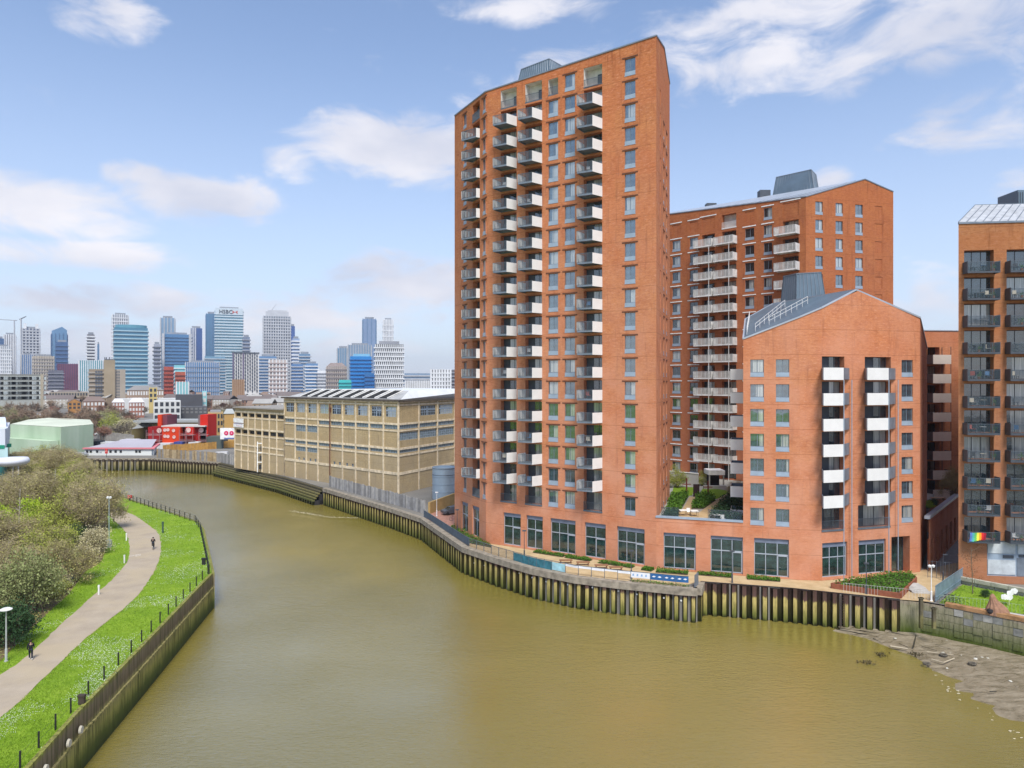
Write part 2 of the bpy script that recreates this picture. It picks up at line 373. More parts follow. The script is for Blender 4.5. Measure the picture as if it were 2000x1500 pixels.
pr = [(-120,1472),(0,1402),(96,1315),(158,1255),(209,1214),(245,1186),(278,1152),(307,1104),(314,1073),(310,1044),(293,1028),(264,1008),(240,997),(222,985)]
pl = [(-120,1388),(0,1318),(48,1286),(120,1219),(168,1176),(216,1135),(238,1112),(250,1092),(253,1068),(245,1039),(221,1015),(208,1000),(196,985)]
PR = catmull([G(*p, ZL) for p in pr], 5); PL = catmull([G(*p, ZL) for p in pl], 5)
def wig(pts, a):
    return [p+Vector((rnd.uniform(-a, a), rnd.uniform(-a, a))) for p in pts]
sheet('worn_verge', wig(resample(PR, .8), .16)+list(reversed([p+Vector((-.4, 0)) for p in PR])), ZL+.026, plain('worn_verge_earth', (.34,.31,.13), .95, .1, 0, .3, 2.0))
sheet('path', wig(resample(PR, 1.0), .05)+list(reversed(wig(resample(PL, 1.0), .08))), ZL+.032, path_m)
# faint cycle marking painted on the path
mk = MB(); c = G(262,1086,ZL); zz = ZL+.038
def ring(mb, cx, cy, r, w, z, n=16):
    for i in range(n):
        a, b = 2*pi*i/n, 2*pi*(i+1)/n
        mb.quad([(cx+r*cos(a), cy+r*1.6*sin(a), z), (cx+(r+w)*cos(a), cy+(r+w)*1.6*sin(a), z), (cx+(r+w)*cos(b), cy+(r+w)*1.6*sin(b), z), (cx+r*cos(b), cy+r*1.6*sin(b), z)])
ring(mk, c.x-.35, c.y, .22, .09, zz); ring(mk, c.x+.45, c.y+.2, .22, .09, zz)
for a, b in (((-.35,0),(.1,.9)), ((.1,.9),(.45,.2)), ((-.15,.75),(.25,.1)), ((.45,.2),(.3,1.2))):
    A = Vector((c.x+a[0], c.y+a[1])); B = Vector((c.x+b[0], c.y+b[1])); d = (B-A).normalized()*.045; nn = Vector((-d.y, d.x))
    mk.quad([(*(A-nn), zz+.002), (*(B-nn), zz+.002), (*(B+nn), zz+.002), (*(A+nn), zz+.002)])
solo('cycle_marking', mk, plain('worn_road_paint', (.55,.50,.42), .9, .2, 0, .3, 4), 'faded white bicycle symbol painted on the curved riverside path', 'road marking')

# ---- steel sheet pile walls
def stain_mat(name, rust, ochre, algae, dark, lo=-4.0, hi=0.0):
    m = NT(name, .95, .05); z = m.sepz()[2]; co = m.coord('World', (1.6, 1.6, .5)); n = m.noise(co, 1.0, 6, .7); n2 = m.noise(m.coord('World', (5, 5, .7)), 1, 4, .7)
    t = m.rng(m.math('ADD', z, m.math('MULTIPLY', m.math('SUBTRACT', n, .5), 1.7)), lo, hi)
    c = m.ramp(t, [(.0, dark), (.13, algae), (.36, tuple((a+b)/2 for a, b in zip(algae, ochre))), (.52, ochre), (.69, tuple(x*1.05 for x in ochre)), (.76, rust), (1.0, tuple(x*.75 for x in rust))])
    m.col(m.mix(m.rng(n2, .45, .75, 0, .65), c, tuple(x*.35 for x in algae))).bump(n2, .4, .04); return m.m
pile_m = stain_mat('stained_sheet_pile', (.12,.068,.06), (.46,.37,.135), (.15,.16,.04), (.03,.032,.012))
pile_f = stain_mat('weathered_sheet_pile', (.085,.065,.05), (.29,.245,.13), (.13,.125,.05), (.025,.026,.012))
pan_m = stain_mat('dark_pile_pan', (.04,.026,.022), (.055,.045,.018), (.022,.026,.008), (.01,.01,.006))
cap_m = plain('weathered_capping', (.27,.235,.185), .95, .15, 0, .35, 1.4, .4)
def pile_mesh(depth=.42, h=4.6, zt=-.35):
    fr = MB(); xs = [(.16, 0), (.30, -depth), (.70, -depth), (.84, 0)]
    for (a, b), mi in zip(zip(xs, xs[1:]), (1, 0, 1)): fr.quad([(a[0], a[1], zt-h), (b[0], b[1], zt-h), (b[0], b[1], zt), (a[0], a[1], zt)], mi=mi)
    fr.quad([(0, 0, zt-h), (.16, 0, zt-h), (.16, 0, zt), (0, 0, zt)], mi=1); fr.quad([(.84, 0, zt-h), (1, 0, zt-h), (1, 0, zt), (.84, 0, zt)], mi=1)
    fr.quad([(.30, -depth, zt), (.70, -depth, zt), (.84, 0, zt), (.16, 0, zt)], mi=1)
    return fr
def pile_wall(pts, pitch, label, zt=-.35, cap=(.55, -.25), mats=None, depth=.42, mute=None):
    mats = mats or [pile_m, pan_m]
    root = thing('sheet_pile_wall', label, 'retaining wall', (*pts[0], ZW))
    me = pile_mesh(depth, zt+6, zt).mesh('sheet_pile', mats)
    rs = resample(pts, pitch)
    bk = MB(); sweep(bk, rs, .02, .3, -6, zt-.02); part('backing', bk, void, root)
    for a, b in zip(rs, rs[1:]):
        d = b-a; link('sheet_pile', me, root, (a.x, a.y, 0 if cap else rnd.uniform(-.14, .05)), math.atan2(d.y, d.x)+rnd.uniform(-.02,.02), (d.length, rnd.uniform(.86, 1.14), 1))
    if cap:
        bk = MB(); sweep(bk, resample(pts, 3), -cap[0], .5, zt-.25, .06); part('capping_beam', bk, cap_m, root)
    return root, rs
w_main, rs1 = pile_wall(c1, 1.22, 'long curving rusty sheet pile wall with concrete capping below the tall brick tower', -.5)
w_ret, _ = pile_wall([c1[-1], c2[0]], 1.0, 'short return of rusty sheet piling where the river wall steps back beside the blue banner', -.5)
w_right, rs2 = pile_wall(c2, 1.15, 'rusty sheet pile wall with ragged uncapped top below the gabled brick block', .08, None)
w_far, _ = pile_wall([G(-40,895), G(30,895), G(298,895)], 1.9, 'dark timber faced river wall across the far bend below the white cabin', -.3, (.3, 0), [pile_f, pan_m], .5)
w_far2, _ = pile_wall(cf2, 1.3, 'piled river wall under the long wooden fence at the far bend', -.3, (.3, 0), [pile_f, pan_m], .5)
# white drain flaps on the pile wall
for i, (px, py) in enumerate([(934,1101),(960,1106),(988,1113),(1018,1121),(1048,1129),(1083,1137),(1125,1143),(1168,1148),(1212,1155),(1257,1161),(1304,1168),(1336,1173)]):
    d, k = min(((ZP(py, (a.y+b.y)/2), j) for j, (a, b) in enumerate(zip(rs1, rs1[1:])) if abs(1000+F*(a.x+b.x)/2/((a.y+b.y)/2)-px) < 9), default=(None, 0), key=lambda t: 0)
    if d is None: continue
    a, b = rs1[k], rs1[k+1]; e = (b-a).normalized(); nn = Vector((e.y, -e.x)); q = a.lerp(b, .02)
    mb = MB(); mb.tube((*(q+nn*.02), d), (*(q+nn*.12), d), .11, .11, 8); part('drain_cap', mb, white_paint, w_main)
# timber stepped revetment under the warehouse
tm = stain_mat('wet_timber', (.15,.13,.085), (.20,.18,.08), (.085,.10,.03), (.02,.022,.01))
root = thing('timber_revetment', 'stepped green timber revetment along the foot of the yellow warehouse', 'retaining wall', (*c0[0], ZW))
rs0 = resample(c0, 3.0)
for k in range(6):
    mb = MB(); off = -.25-.42*k; z1 = -.15-.52*k
    sweep(mb, rs0, off-.42, off+.2, z1-.34, z1); part('timber_board', mb, tm, root)
bk = MB(); sweep(bk, rs0, -2.2, .3, -6, -3.0); part('footing', bk, void, root); bk = MB(); sweep(bk, rs0, -1.0, .3, -6, -1.6); part('backing', bk, void, root)
pm = pile_mesh(.35, 1.6, -2.9).mesh('sheet_pile', [pile_f, pan_m]); lo = []
for i, p in enumerate(rs0):
    t = (rs0[min(i+1, len(rs0)-1)]-rs0[max(i-1, 0)]).normalized(); lo.append(p+Vector((t.y, -t.x))*2.25)
for a, b in zip(resample(lo, 1.2), resample(lo, 1.2)[1:]):
    d = b-a; link('sheet_pile', pm, root, (a.x, a.y, 0), math.atan2(d.y, d.x), (d.length, 1, 1))
# ---- old stone wall at the right
m = stain_mat('mossy_wall', (.32,.27,.20), (.28,.26,.17), (.085,.115,.022), (.025,.04,.010), -4.2, 1.2); stone_m = m
root = thing('stone_river_wall', 'old mossy stone and concrete river wall in the lower right corner', 'retaining wall', (*c3[0], ZW))
bk = MB(); rs3 = resample(c3, 2.0); sweep(bk, rs3, -.05, .5, -6, -.02); part('wall_core', bk, stone_m, root)
bk = MB(); sweep(bk, rs3[2:], -.16, .62, -.02, .38); part('coping', bk, plain('rusty_coping', (.34,.19,.09), .95, .15, 0, .4, 1.2, .4), root)
stones = [plain('pale_block', (.40,.39,.35), .95, .1, 0, .25, 1.2, .4), stone_m, stone_m, plain('grey_block', (.22,.22,.20), .95, .1, 0, .3, 1.4, .4)]
rs3b = resample(c3[1:4], .95)
for r in range(4):
    for i, (a, b) in enumerate(zip(rs3b, rs3b[1:])):
        if rnd.random() < .10: continue
        d = b-a; L = d.length-.04; pr_ = rnd.uniform(.07, .17); z1 = -.1-.78*r-rnd.uniform(0, .05)
        me = MB().box(0, L, -pr_, .0, -.70-rnd.uniform(-.03, .05), 0).mesh('stone_block', stones[rnd.choice([0,1,1,3]) if r < 1 else rnd.choice([1,1,2,1,3]) if r < 2 else 1])
        link('stone_block', me, root, (a.x, a.y, z1), math.atan2(d.y, d.x)+rnd.uniform(-.01, .01))
for px, py0, py1 in ((1797,1166,1226),(1822,1186,1226)):
    q = P(px, 79.6 if px == 1797 else 77.6); mb = MB(); mb.box(q.x-.16, q.x+.16, q.y-.35, q.y, ZP(py1, q.y), ZP(py0, q.y)); mb.box(q.x-.26, q.x+.26, q.y-.4, q.y, ZP(py0, q.y)-.12, ZP(py0, q.y)); part('timber_post', mb, tm, root)
# ladder on the right pile wall
q = G(1641,1160); mb = MB(); 
for dx in (-.22, .22): mb.box(q.x+dx-.03, q.x+dx+.03, q.y-.62, q.y-.56, -4, .0)
for k in range(13): mb.box(q.x-.22, q.x+.22, q.y-.61, q.y-.57, -3.9+.3*k, -3.86+.3*k)
solo('river_ladder', mb, plain('dark_rust', (.06,.035,.025)), 'dark rusty ladder fixed to the right hand sheet pile wall', 'ladder')
# ---- left bank retaining wall: precast panels with a ledge, streaked with algae
m = NT('left_wall_concrete', .9, .2); z = m.sepz()[2]; n = m.noise(m.coord('World', (1.2, 1.2, .35)), 1.3, 6, .7); n2 = m.noise(m.coord('World', (3, 3, .16)), 1, 5, .75)
t = m.rng(m.math('ADD', z, m.math('MULTIPLY', m.math('SUBTRACT', n, .5), 1.3)), -4.0, .5)
cc = m.ramp(t, [(0, (.03,.045,.012)), (.2, (.09,.115,.022)), (.42, (.30,.29,.08)), (.62, (.33,.29,.12)), (.70, (.165,.13,.08)), (.9, (.21,.17,.11)), (1, (.25,.25,.06))])
m.col(m.mix(m.rng(n2, .46, .62, 0, .85), cc, (.05,.06,.015))).bump(n2, .5, .06); lw_m = m.m
rootw = thing('river_wall', 'algae streaked concrete river wall holding up the grassy left bank', 'retaining wall', (*lb[1], ZW))
wl_pts = [lb[4], lb[3], lb[2], lb[1], lb[0]]; seg = resample(list(reversed(wl_pts)), 7.5)     # travels away from the camera; water lies to the right
for a, b in zip(seg, seg[1:]):
    d = b-a; L = d.length-.05; mb = MB(); mb.box(0, L, -.12, .3, -6, -1.25); mb.box(0, L, -.02, .3, -1.25, ZL+.10); mb.box(0, L, -.2, .3, -1.4, -1.22)
    link('wall_panel', mb.mesh('wall_panel', lw_m), rootw, (a.x, a.y, 0), math.atan2(d.y, d.x))
seg2 = resample(lb[4:11], 4); mb = MB(); sweep(mb, seg2, .05, -.25, -6, ZL+.06); part('stone_edge', mb, lw_m, rootw)
for px, py, big in ((168,1420,1),(144,1446,1),(97,1496,1)):
    q = G(px, py, -.55); d = (lb[4]-lb[1]).normalized(); nn = Vector((d.y, -d.x)); t = (q-lb[1]).dot(d); q = lb[1]+d*t; mb = MB(); mb.tube((*(q), -.72), (*(q+nn*.16), -.72), .30, .26, 12)
    part('outfall_cover', mb, plain('pale_cover', (.50,.47,.38), .9), rootw)
# ---- mud foreshore
mud_edge = [(1628,1233),(1660,1240),(1700,1251),(1772,1284),(1826,1320),(1880,1368),(1940,1402),(2000,1450)]
ME = [G(px, py, ZW) for px, py in mud_edge]+[Vector((42, 40)), Vector((44, 15))]
m = NT('wet_mud', .42, .5); n = m.noise(m.coord('World', (.6, 1.3, 1)), 1, 6, .68, .8); n2 = m.noise(m.coord('World'), 5, 4, .7)
m.col(m.mix(m.rng(n2, .5, .8, 0, .4), m.ramp(n, [(.3, (.14,.115,.07)), (.55, (.26,.215,.145)), (.75, (.33,.285,.20))]), (.07,.06,.035)))
m.l(m.rng(n, .4, .6, .25, .7), m.b.inputs['Roughness']); m.bump(m.math('ADD', n, m.math('MULTIPLY', n2, .3)), .7, .25); mud_m = m.m
mb = MB(); A = resample(ME, 1.2); B_ = []
wallline = resample([c2[-2], c2[-1]]+c3[1:], .5)
for i, p in enumerate(A):
    t = i/(len(A)-1); B_.append(wallline[min(len(wallline)-1, int(t*(len(wallline)-1)))]+Vector((.6, .6)))
N = 16; grid = []
for a, b in zip(A, B_):
    row = []
    for k in range(N+1):
        t = k/N; p = a.lerp(b, t); row.append((p.x+(rnd.uniform(-.4, .4) if 0 < k < N else rnd.uniform(-.25, .25)), p.y+rnd.uniform(-.35, .35), ZW-.06+.55*t**.8+(rnd.uniform(-.05, .05))))
    grid.append(row)
for r0, r1 in zip(grid, grid[1:]):
    for k in range(N): mb.quad([r0[k], r0[k+1], r1[k+1], r1[k]])
solo('mud_bank', mb, mud_m, kind='structure', smooth=True)
# pale foam at the water's edge and on the river
foam_m = plain('foam', (.62,.58,.44), .8, .2, 0, .15, 3)
def foam(path, w, label, z=ZW+.03, n=60):
    n *= 2
    mb = MB(); pts = resample(path, .25)
    for _ in range(n):
        p = rnd.choice(pts)+Vector((rnd.gauss(0, w), rnd.gauss(0, w*.35))); r = rnd.uniform(.03, .10)
        mb.quad([(p.x+r*cos(a)*rnd.uniform(1.2, 2.2), p.y+r*sin(a)*rnd.uniform(.6, 1), z+rnd.uniform(0, .02)) for a in (0, 1, 2.1, 3.1, 4.2, 5.3)])
    return solo('foam', mb, foam_m, label, 'foam', kind='stuff')
foam([G(1826,1320,ZW), G(1880,1368,ZW), G(1940,1402,ZW), G(1975,1425,ZW), G(1990,1445,ZW)], .35, 'pale foam along the edge of the mud bank', ZW+.04, 12)
foam([G(568,998,ZW), G(600,1003,ZW), G(640,1010,ZW), G(700,1012,ZW)], .5, 'streak of white foam drifting on the river below the warehouse', ZW+.03, 150)
foam([G(1155,1182,ZW), G(1185,1187,ZW), G(1150,1190,ZW), G(1180,1194,ZW)], .25, 'patch of pale foam and rubbish at the foot of the pile wall', ZW+.03, 60)
# ================================================================ facades
class Fac:
    def __init__(s, p0, p1):
        s.o = Vector(p0); d = Vector(p1)-s.o; s.L = d.length; s.u = d/s.L; s.n = Vector((s.u.y, -s.u.x)); s.rz = math.atan2(s.u.y, s.u.x)
    def at(s, px):
        k = (px-1000)/F; return (k*s.o.y-s.o.x)/(s.u.x-k*s.u.y)
    def D(s, px): return s.o.y+s.u.y*s.at(px)
    def z(s, px, py): return ZP(py, s.D(px))
    def w(s, t, out=0.0, z=0.0): p = s.o+s.u*t+s.n*out; return Vector((p.x, p.y, z))
def wall(mb, f, z0, top, ops, breaks=(), depth=.28, u_off=0.0, inner=None):
    """brick wall with real openings; ops are (u0, u1, z0, z1, depth)"""
    tf = top if callable(top) else (lambda t: top)
    us = sorted(set([0.0, f.L]+list(breaks)+[o[0] for o in ops]+[o[1] for o in ops]))
    for a, b in zip(us, us[1:]):
        if b-a < 1e-4: continue
        mid = (a+b)/2; sp = sorted([(o[2], o[3]) for o in ops if o[0] < mid < o[1]]); z = z0
        for lo, hi in sp+[(None, None)]:
            ta, tb = (lo, lo) if lo is not None else (tf(a), tf(b))
            if lo is None or lo > z+1e-4:
                mb.quad([f.w(a, 0, z), f.w(b, 0, z), f.w(b, 0, tb), f.w(a, 0, ta)], [(a+u_off, z), (b+u_off, z), (b+u_off, tb), (a+u_off, ta)])
            if hi is not None: z = hi
    for o in ops:
        a, b, lo, hi = o[:4]; d = o[4] if len(o) > 4 else depth
        for q, uv in (([f.w(a,0,lo), f.w(a,-d,lo), f.w(a,-d,hi), f.w(a,0,hi)], ((0,lo),(d,lo),(d,hi),(0,hi))),
                  ([f.w(b,-d,lo), f.w(b,0,lo), f.w(b,0,hi), f.w(b,-d,hi)], ((d,lo),(0,lo),(0,hi),(d,hi))),
                  ([f.w(a,0,hi), f.w(a,-d,hi), f.w(b,-d,hi), f.w(b,0,hi)], ((a,0),(a,d),(b,d),(b,0))),
                  ([f.w(a,-d,lo), f.w(a,0,lo), f.w(b,0,lo), f.w(b,-d,lo)], ((a,d),(a,0),(b,0),(b,d)))):
            mb.quad(q, uv)
_wc = {}
def window(root, f, u0, u1, z0, z1, style='tower', back=.20, panel=.55, pane=None, name='window'):
    w, h = round(u1-u0, 2), round(z1-z0, 2); key = (style, w, h, panel)
    if key not in _wc:
        fr = MB(); t = .06
        fr.box(0, t, -.04, .05, 0, h); fr.box(w-t, w, -.04, .05, 0, h); fr.box(t, w-t, -.04, .05, h-t, h); fr.box(t, w-t, -.04, .05, panel, panel+t)
        if w > 1.0: fr.box(w*.52-.035, w*.52+.035, -.035, .05, panel+t, h-t)
        pa = MB().box(t, w-t, .0, .03, panel+t*.5, h-t*.5); ob = MB()
        if panel > .05: ob.box(0.0, w, -.17, -.041, .0, panel-.01); ob.box(-.04, w+.04, -.24, -.041, -.06, -.002)
        _wc[key] = (fr.mesh('window', grey_metal), pa.mesh('pane', pane or pane_m), ob.mesh('spandrel_panel', panel_grey) if panel > .05 else None,
                    {'tower': MB().box(-.38, w+.38, -back-.05, -back+.02, h+.04, h+.20).mesh('lintel', lintel_brown),
                     'white': MB().box(-.45, w+.35, -back-.07, -back+.02, h+.28, h+.46).mesh('lintel', white_paint)}.get(style))
    a, b, c_, d = _wc[key]; o = link(name, a, root, f.w(u0, -back, z0), f.rz)
    link('pane', b, o, world_space=False)
    if c_: link('spandrel_panel', c_, o, world_space=False)
    if d: link('lintel', d, o, world_space=False)
    return o
_bc = {}
def balcony(root, f, u0, u1, z, kind='tower', out=2.0):
    """kind tower: white solid ends, railed front, skewed; block: white solid front and dark ends; rail: white rails all round"""
    w = round(u1-u0, 2); key = (kind, w, out)
    if key not in _bc:
        th = .24; hr = 1.2
        if kind == 'tower': A, B, C_, D_ = (0, 0), (0, -out-.2), (w-.55, -out), (w, 0)
        elif kind == 'towerw': A, B, C_, D_ = (0, 0), (0, -out), (w, -.65), (w, 0)
        elif kind == 'skew': A, B, C_, D_ = (0, 0), (-1.1, -out), (w*.45, -out), (w, 0)
        else: A, B, C_, D_ = (0, 0), (0, -out), (w, -out), (w, 0)
        slab = MB().prism([A, B, C_, D_], 0, th)
        def bars(mb, a, b, step, r=.012, z0=th, z1=th+hr):
            a = Vector(a); b = Vector(b); n = max(2, int((b-a).length/step)); d = (b-a).normalized(); nn = Vector((-d.y, d.x))
            for i in range(n+1):
                p = a.lerp(b, i/n); M = Matrix.Translation((p.x, p.y, 0)) @ Matrix.Rotation(math.atan2(d.y, d.x), 4, 'Z'); rr = r*2.2 if i % 7 == 0 else r
                mb.box(-rr, rr, -.02, .02, z0, z1, M)
            M = Matrix.Translation((a.x, a.y, 0)) @ Matrix.Rotation(math.atan2(d.y, d.x), 4, 'Z'); L = (b-a).length
            mb.box(0, L, -.035, .035, z1, z1+.05, M); mb.box(0, L, -.02, .02, z0+.05, z0+.09, M)
        def panel(mb, a, b, z0=.02, z1=th+hr+.03, t=.035):
            a = Vector(a); b = Vector(b); d = (b-a); M = Matrix.Translation((a.x, a.y, 0)) @ Matrix.Rotation(math.atan2(d.y, d.x), 4, 'Z')
            mb.box(0, d.length, -t, t, z0, z1, M)
        rl = MB(); p1 = MB(); p2 = MB()
        if kind.startswith('tower'):
            bars(rl, B, C_, .11, .014); panel(p1, C_, (D_[0], D_[1]-.02)); bars(p2, (A[0]+.03, -.05), (B[0]+.03, B[1]), .11, .022)
            ms = (slab.mesh('balcony', grey_metal), rl.mesh('railing', rail_grey), p1.mesh('side_panel', white_metal), p2.mesh('side_railing', white_metal))
        elif kind in ('block', 'skew', 'white'):
            panel(p1, B, C_, -.04); panel(p2, (C_[0]+.02, C_[1]+.04), (D_[0]+.02, -.02)); panel(rl, (A[0]-.02, -.02), (B[0]-.02, B[1]+.04))
            ms = (slab.mesh('balcony', dark_grey), rl.mesh('side_panel', grey_metal), p1.mesh('front_panel', white_metal), p2.mesh('side_panel', white_metal if kind == 'white' else grey_metal))
        elif kind == 'beige':
            panel(p1, B, C_, -.04); panel(p2, (C_[0]+.02, C_[1]+.04), (D_[0]+.02, -.02)); panel(rl, (A[0]-.02, -.02), (B[0]-.02, B[1]+.04))
            ms = (slab.mesh('balcony', dark_grey), rl.mesh('side_panel', dark_grey), p1.mesh('front_panel', beige_metal), p2.mesh('side_panel', dark_grey))
        elif kind == 'rail':
            bars(rl, B, C_, .12, .022); panel(p1, (C_[0], C_[1]), (D_[0], -.02)); bars(p2, (A[0], -.05), B, .12, .02)
            ms = (slab.mesh('balcony', white_paint), rl.mesh('railing', offwhite_rail), p1.mesh('side_panel', offwhite_rail), p2.mesh('side_railing', offwhite_rail))
        else:   # dark: black slab edge, clear glass front with a rail, solid dark ends
            gl = MB().box(.05, w-.05, -out-.01, -out+.01, th+.05, th+1.1, mi=1); gl.box(0, w, -out-.03, -out+.03, th+1.1, th+1.14)
            for i in range(0, int(w/.9)): gl.box(.1+i*.9, .13+i*.9, -out-.02, -out+.02, th, th+1.1)
            panel(p1, A, B); panel(p2, C_, D_); rl = gl
            ms = (slab.mesh('balcony', dark_grey), rl.mesh('railing', [rail_grey, clear_g]), p1.mesh('side_panel', dark_grey), p2.mesh('side_panel', dark_grey))
        _bc[key] = ms
    a, b, c_, d = _bc[key]; o = link('balcony', a, root, f.w(u0, 0, z), f.rz)
    link(b.name.split('.')[0], b, o, world_space=False); link(c_.name.split('.')[0], c_, o, world_space=False); link(d.name.split('.')[0], d, o, world_space=False)
    return o
_dc = {}
def balcony_door(root, f, u0, u1, z0, z1, back=.9, solid=.38, pane=None, n=2):
    w, h = round(u1-u0, 2), round(z1-z0, 2); key = (w, h, solid, n)
    if key not in _dc:
        fr = MB(); x0 = w*solid; t = .06
        fr.box(0, max(x0, .02), -.02, .05, 0, h)
        fr.box(x0, w, -.04, .05, h-t, h); fr.box(x0, w, -.04, .05, 0, t)
        for i in range(n+1): x = x0+(w-x0-t)*i/n; fr.box(x, x+t, -.05, .05, t, h-t)
        pa = MB().box(x0, w, .0, .03, t*.5, h-t*.5)
        _dc[key] = (fr.mesh('balcony_door', dark_grey), pa.mesh('pane', pane or door_g))
    a, b = _dc[key]; o = link('balcony_door', a, root, f.w(u0, -back, z0), f.rz); link('pane', b, o, world_space=False); return o
def railing(root, f, u0, u1, z, out=.02, h=1.1, mt=None):
    mb = MB(); w = u1-u0; M = Matrix.Translation(f.w(u0, out, z)) @ Matrix.Rotation(f.rz, 4, 'Z')
    for i in range(int(w/.12)+1): mb.box(i*.12-.01, i*.12+.01, -.02, .02, 0, h, M)
    mb.box(0, w, -.03, .03, h, h+.05, M); mb.box(-.05, w+.05, -.05, .05, -.22, 0, M)
    return part('railing', mb, mt or rail_grey, root)
_sc = {}
def shopfront(root, f, u0, u1, z0, z1, n=3, door=True, side=1):
    w, h = round(u1-u0, 2), round(z1-z0, 2); t = .09
    fr = MB(); hd_ = MB().box(0.01, w-.01, -.07, .08, h-.62, h-.002); fr.box(0, t, -.04, .08, 0, h-.62); fr.box(w-t, w, -.04, .08, 0, h-.62); fr.box(0, w, -.04, .08, 0, .12)
    tr = (h-.62)*.66; xs = [w*i/n for i in range(1, n)]
    for x in xs: fr.box(x-.045, x+.045, -.04, .08, .12, h-.62)
    fr.box(t, w-t, -.05, .08, tr-.06, tr+.06)
    if door:
        x0, x1 = (w-w/n, w-t) if side > 0 else (t, w/n)
        fr.box(x0, x0+.12, -.07, -.041, .12, tr); fr.box(x1-.12, x1, -.07, -.041, .12, tr); fr.box(x0, x1, -.07, -.041, tr-.2, tr-.061)
    o = link('shopfront', fr.mesh('shopfront', panel_grey if False else zinc_lt), root, f.w(u0, -.3, z0), f.rz)
    link('header_panel', hd_.mesh('header_panel', MAT.get('shop_header') or plain('shop_header', (.17,.20,.27), .5)), o, world_space=False)
    e = link('pane', MB().box(t*.5, w-t*.5, .0, .03, .06, h-.6).mesh('pane', shop_g), o, world_space=False)
    mb = MB(); mb.box(.1, w-.1, .0-.02, -.005, tr-.62, tr-.06); link('blind', mb.mesh('blind', plain('pale_green_blind', (.20,.33,.30), .8)) if 'blind' not in _sc else None, o, world_space=False) if False else None
    return o
def seams(mb, pts_a, pts_b, n, r=.04):
    for i in range(n+1):
        t = i/n; a = Vector(pts_a[0]).lerp(Vector(pts_a[1]), t); b = Vector(pts_b[0]).lerp(Vector(pts_b[1]), t); mb.tube(a, b, r, r, 4, cap=False)
def frustum_plant(root, base, top, n=14):
    """metal clad roof plant enclosure: base and top are four 3D corners each"""
    mb = MB()
    for i in range(4):
        j = (i+1) % 4; mb.quad([base[i], base[j], top[j], top[i]])
    mb.quad(top); b = part('plant_enclosure', mb, zinc, root)
    sm = MB()
    for i in range(4):
        j = (i+1) % 4; k = max(3, int((Vector(base[j])-Vector(base[i])).length/.55)); seams(sm, (base[i], base[j]), (top[i], top[j]), k, .055)
        sm.tube(top[i], top[j], .09, .09, 4)
    me = sm.mesh('standing_seams', zinc_lt if False else grey_metal); o = link('standing_seams', me, b, world_space=True); o.matrix_basis = WM[b].inverted(); return b
HF = 3.152
# ================================================================ TALL BRICK TOWER
A, B, C, D_ = Vector((-9.77,121.0)), Vector((-4.12,110.0)), Vector((19.24,94.7)), Vector((25.1,113.1)); E = Vector((-1.5,128))
tower = thing('brick_tower', 'tallest orange brick apartment tower with white ended balconies beside the river', 'apartment tower', (*B, 0))
f2, f1, f3 = Fac(A, B), Fac(B, C), Fac(C, D_)
ops1 = []; todo = []
zt = 69.06
def lv(k): return zt-HF*k
for (p0, p1, first) in ((1220,1241,0), (1071,1090,1), (1103,1123,0)):
    u0, u1 = f1.at(p0), f1.at(p1)
    for k in range(first, 20): ops1.append((u0, u1, lv(k)-2.35, lv(k), .2)); todo.append(('w', u0, u1, k))
u0, u1 = f1.at(1071), f1.at(1090); ops1.append((u0, u1, lv(0)-2.3, lv(0), 1.1)); loggias = [(u0, u1, lv(0)-2.3, lv(0))]
bal1 = ((1140,1176,1128,.1), (978,1009,968,.1), (1026,1058.5,1014,.1))
for p0, p1, pf, _ in bal1:
    u0, u1 = f1.at(p0), f1.at(p1)
    for k in range(20):
        z1 = lv(k)+.25; z0 = z1-(2.75 if k == 0 else 2.62); d = 1.3 if k == 0 else .95
        ops1.append((u0, u1, z0, z1, d)); 
        if k == 0: loggias.append((u0, u1, z0, z1))
        else: todo.append(('b', u0, u1, k))
shops = [(983,1017,2),(1028,1060,2),(1075,1124,3),(1142,1183,2),(1205,1259,3)]
for p0, p1, n in shops:
    u0, u1 = f1.at(p0), f1.at(p1); ops1.append((u0, u1, .25, 5.1, .35)); todo.append(('s', u0, u1, n))
wb = MB(); TA, TB, TC, TD = 70.2, 69.8, 71.05, 72.3
wall(wb, f1, -.1, lambda t: TB+(TC-TB)*t/f1.L, ops1)
ops2 = []; todo2 = []
for (p0, p1, first) in ((942.5,949,0), (905,911,0)):
    u0, u1 = f2.at(p0), f2.at(p1); u1 = max(u1, u0+1.1)
    for k in range(first, 20): ops2.append((u0, u1, lv(k)-2.35, lv(k), .2)); todo2.append(('w', u0, u1, k))
u0, u1 = f2.at(923), f2.at(937)
for k in range(20): z1 = lv(k)+.25; ops2.append((u0, u1, z1-2.62, z1, .95)); todo2.append(('b' if k else 'l', u0, u1, k))
for p0, p1 in ((901,914),(922,936)): u0, u1 = f2.at(p0), f2.at(p1); ops2.append((u0, u1, .3, 5.1, .35)); todo2.append(('s', u0, u1, 2))
wall(wb, f2, -.1, lambda t: TA+(TB-TA)*t/f2.L, ops2, u_off=-20)
ops3 = []; todo3 = []; ur = 10.4
for uc, ww in ((9.4, 1.1), (13.6, 1.1)):
    for k in range(0 if uc > 20 else 2, 20): ops3.append((uc, uc+ww, lv(k)-2.35, lv(k), .2)); todo3.append(('w', uc, uc+ww, k))
for k in range(1, 20): ops3.append((4.6, 5.5, lv(k)-2.3, lv(k)-.1, .08)); 
def top3(t): return TC+(74.1-TC)*t/ur if t < ur else 74.1+(TD-74.1)*(t-ur)/(f3.L-ur)
wall(wb, f3, -.1, top3, ops3, breaks=(ur,), u_off=40)
f4, f5 = Fac(D_, E), Fac(E, A)
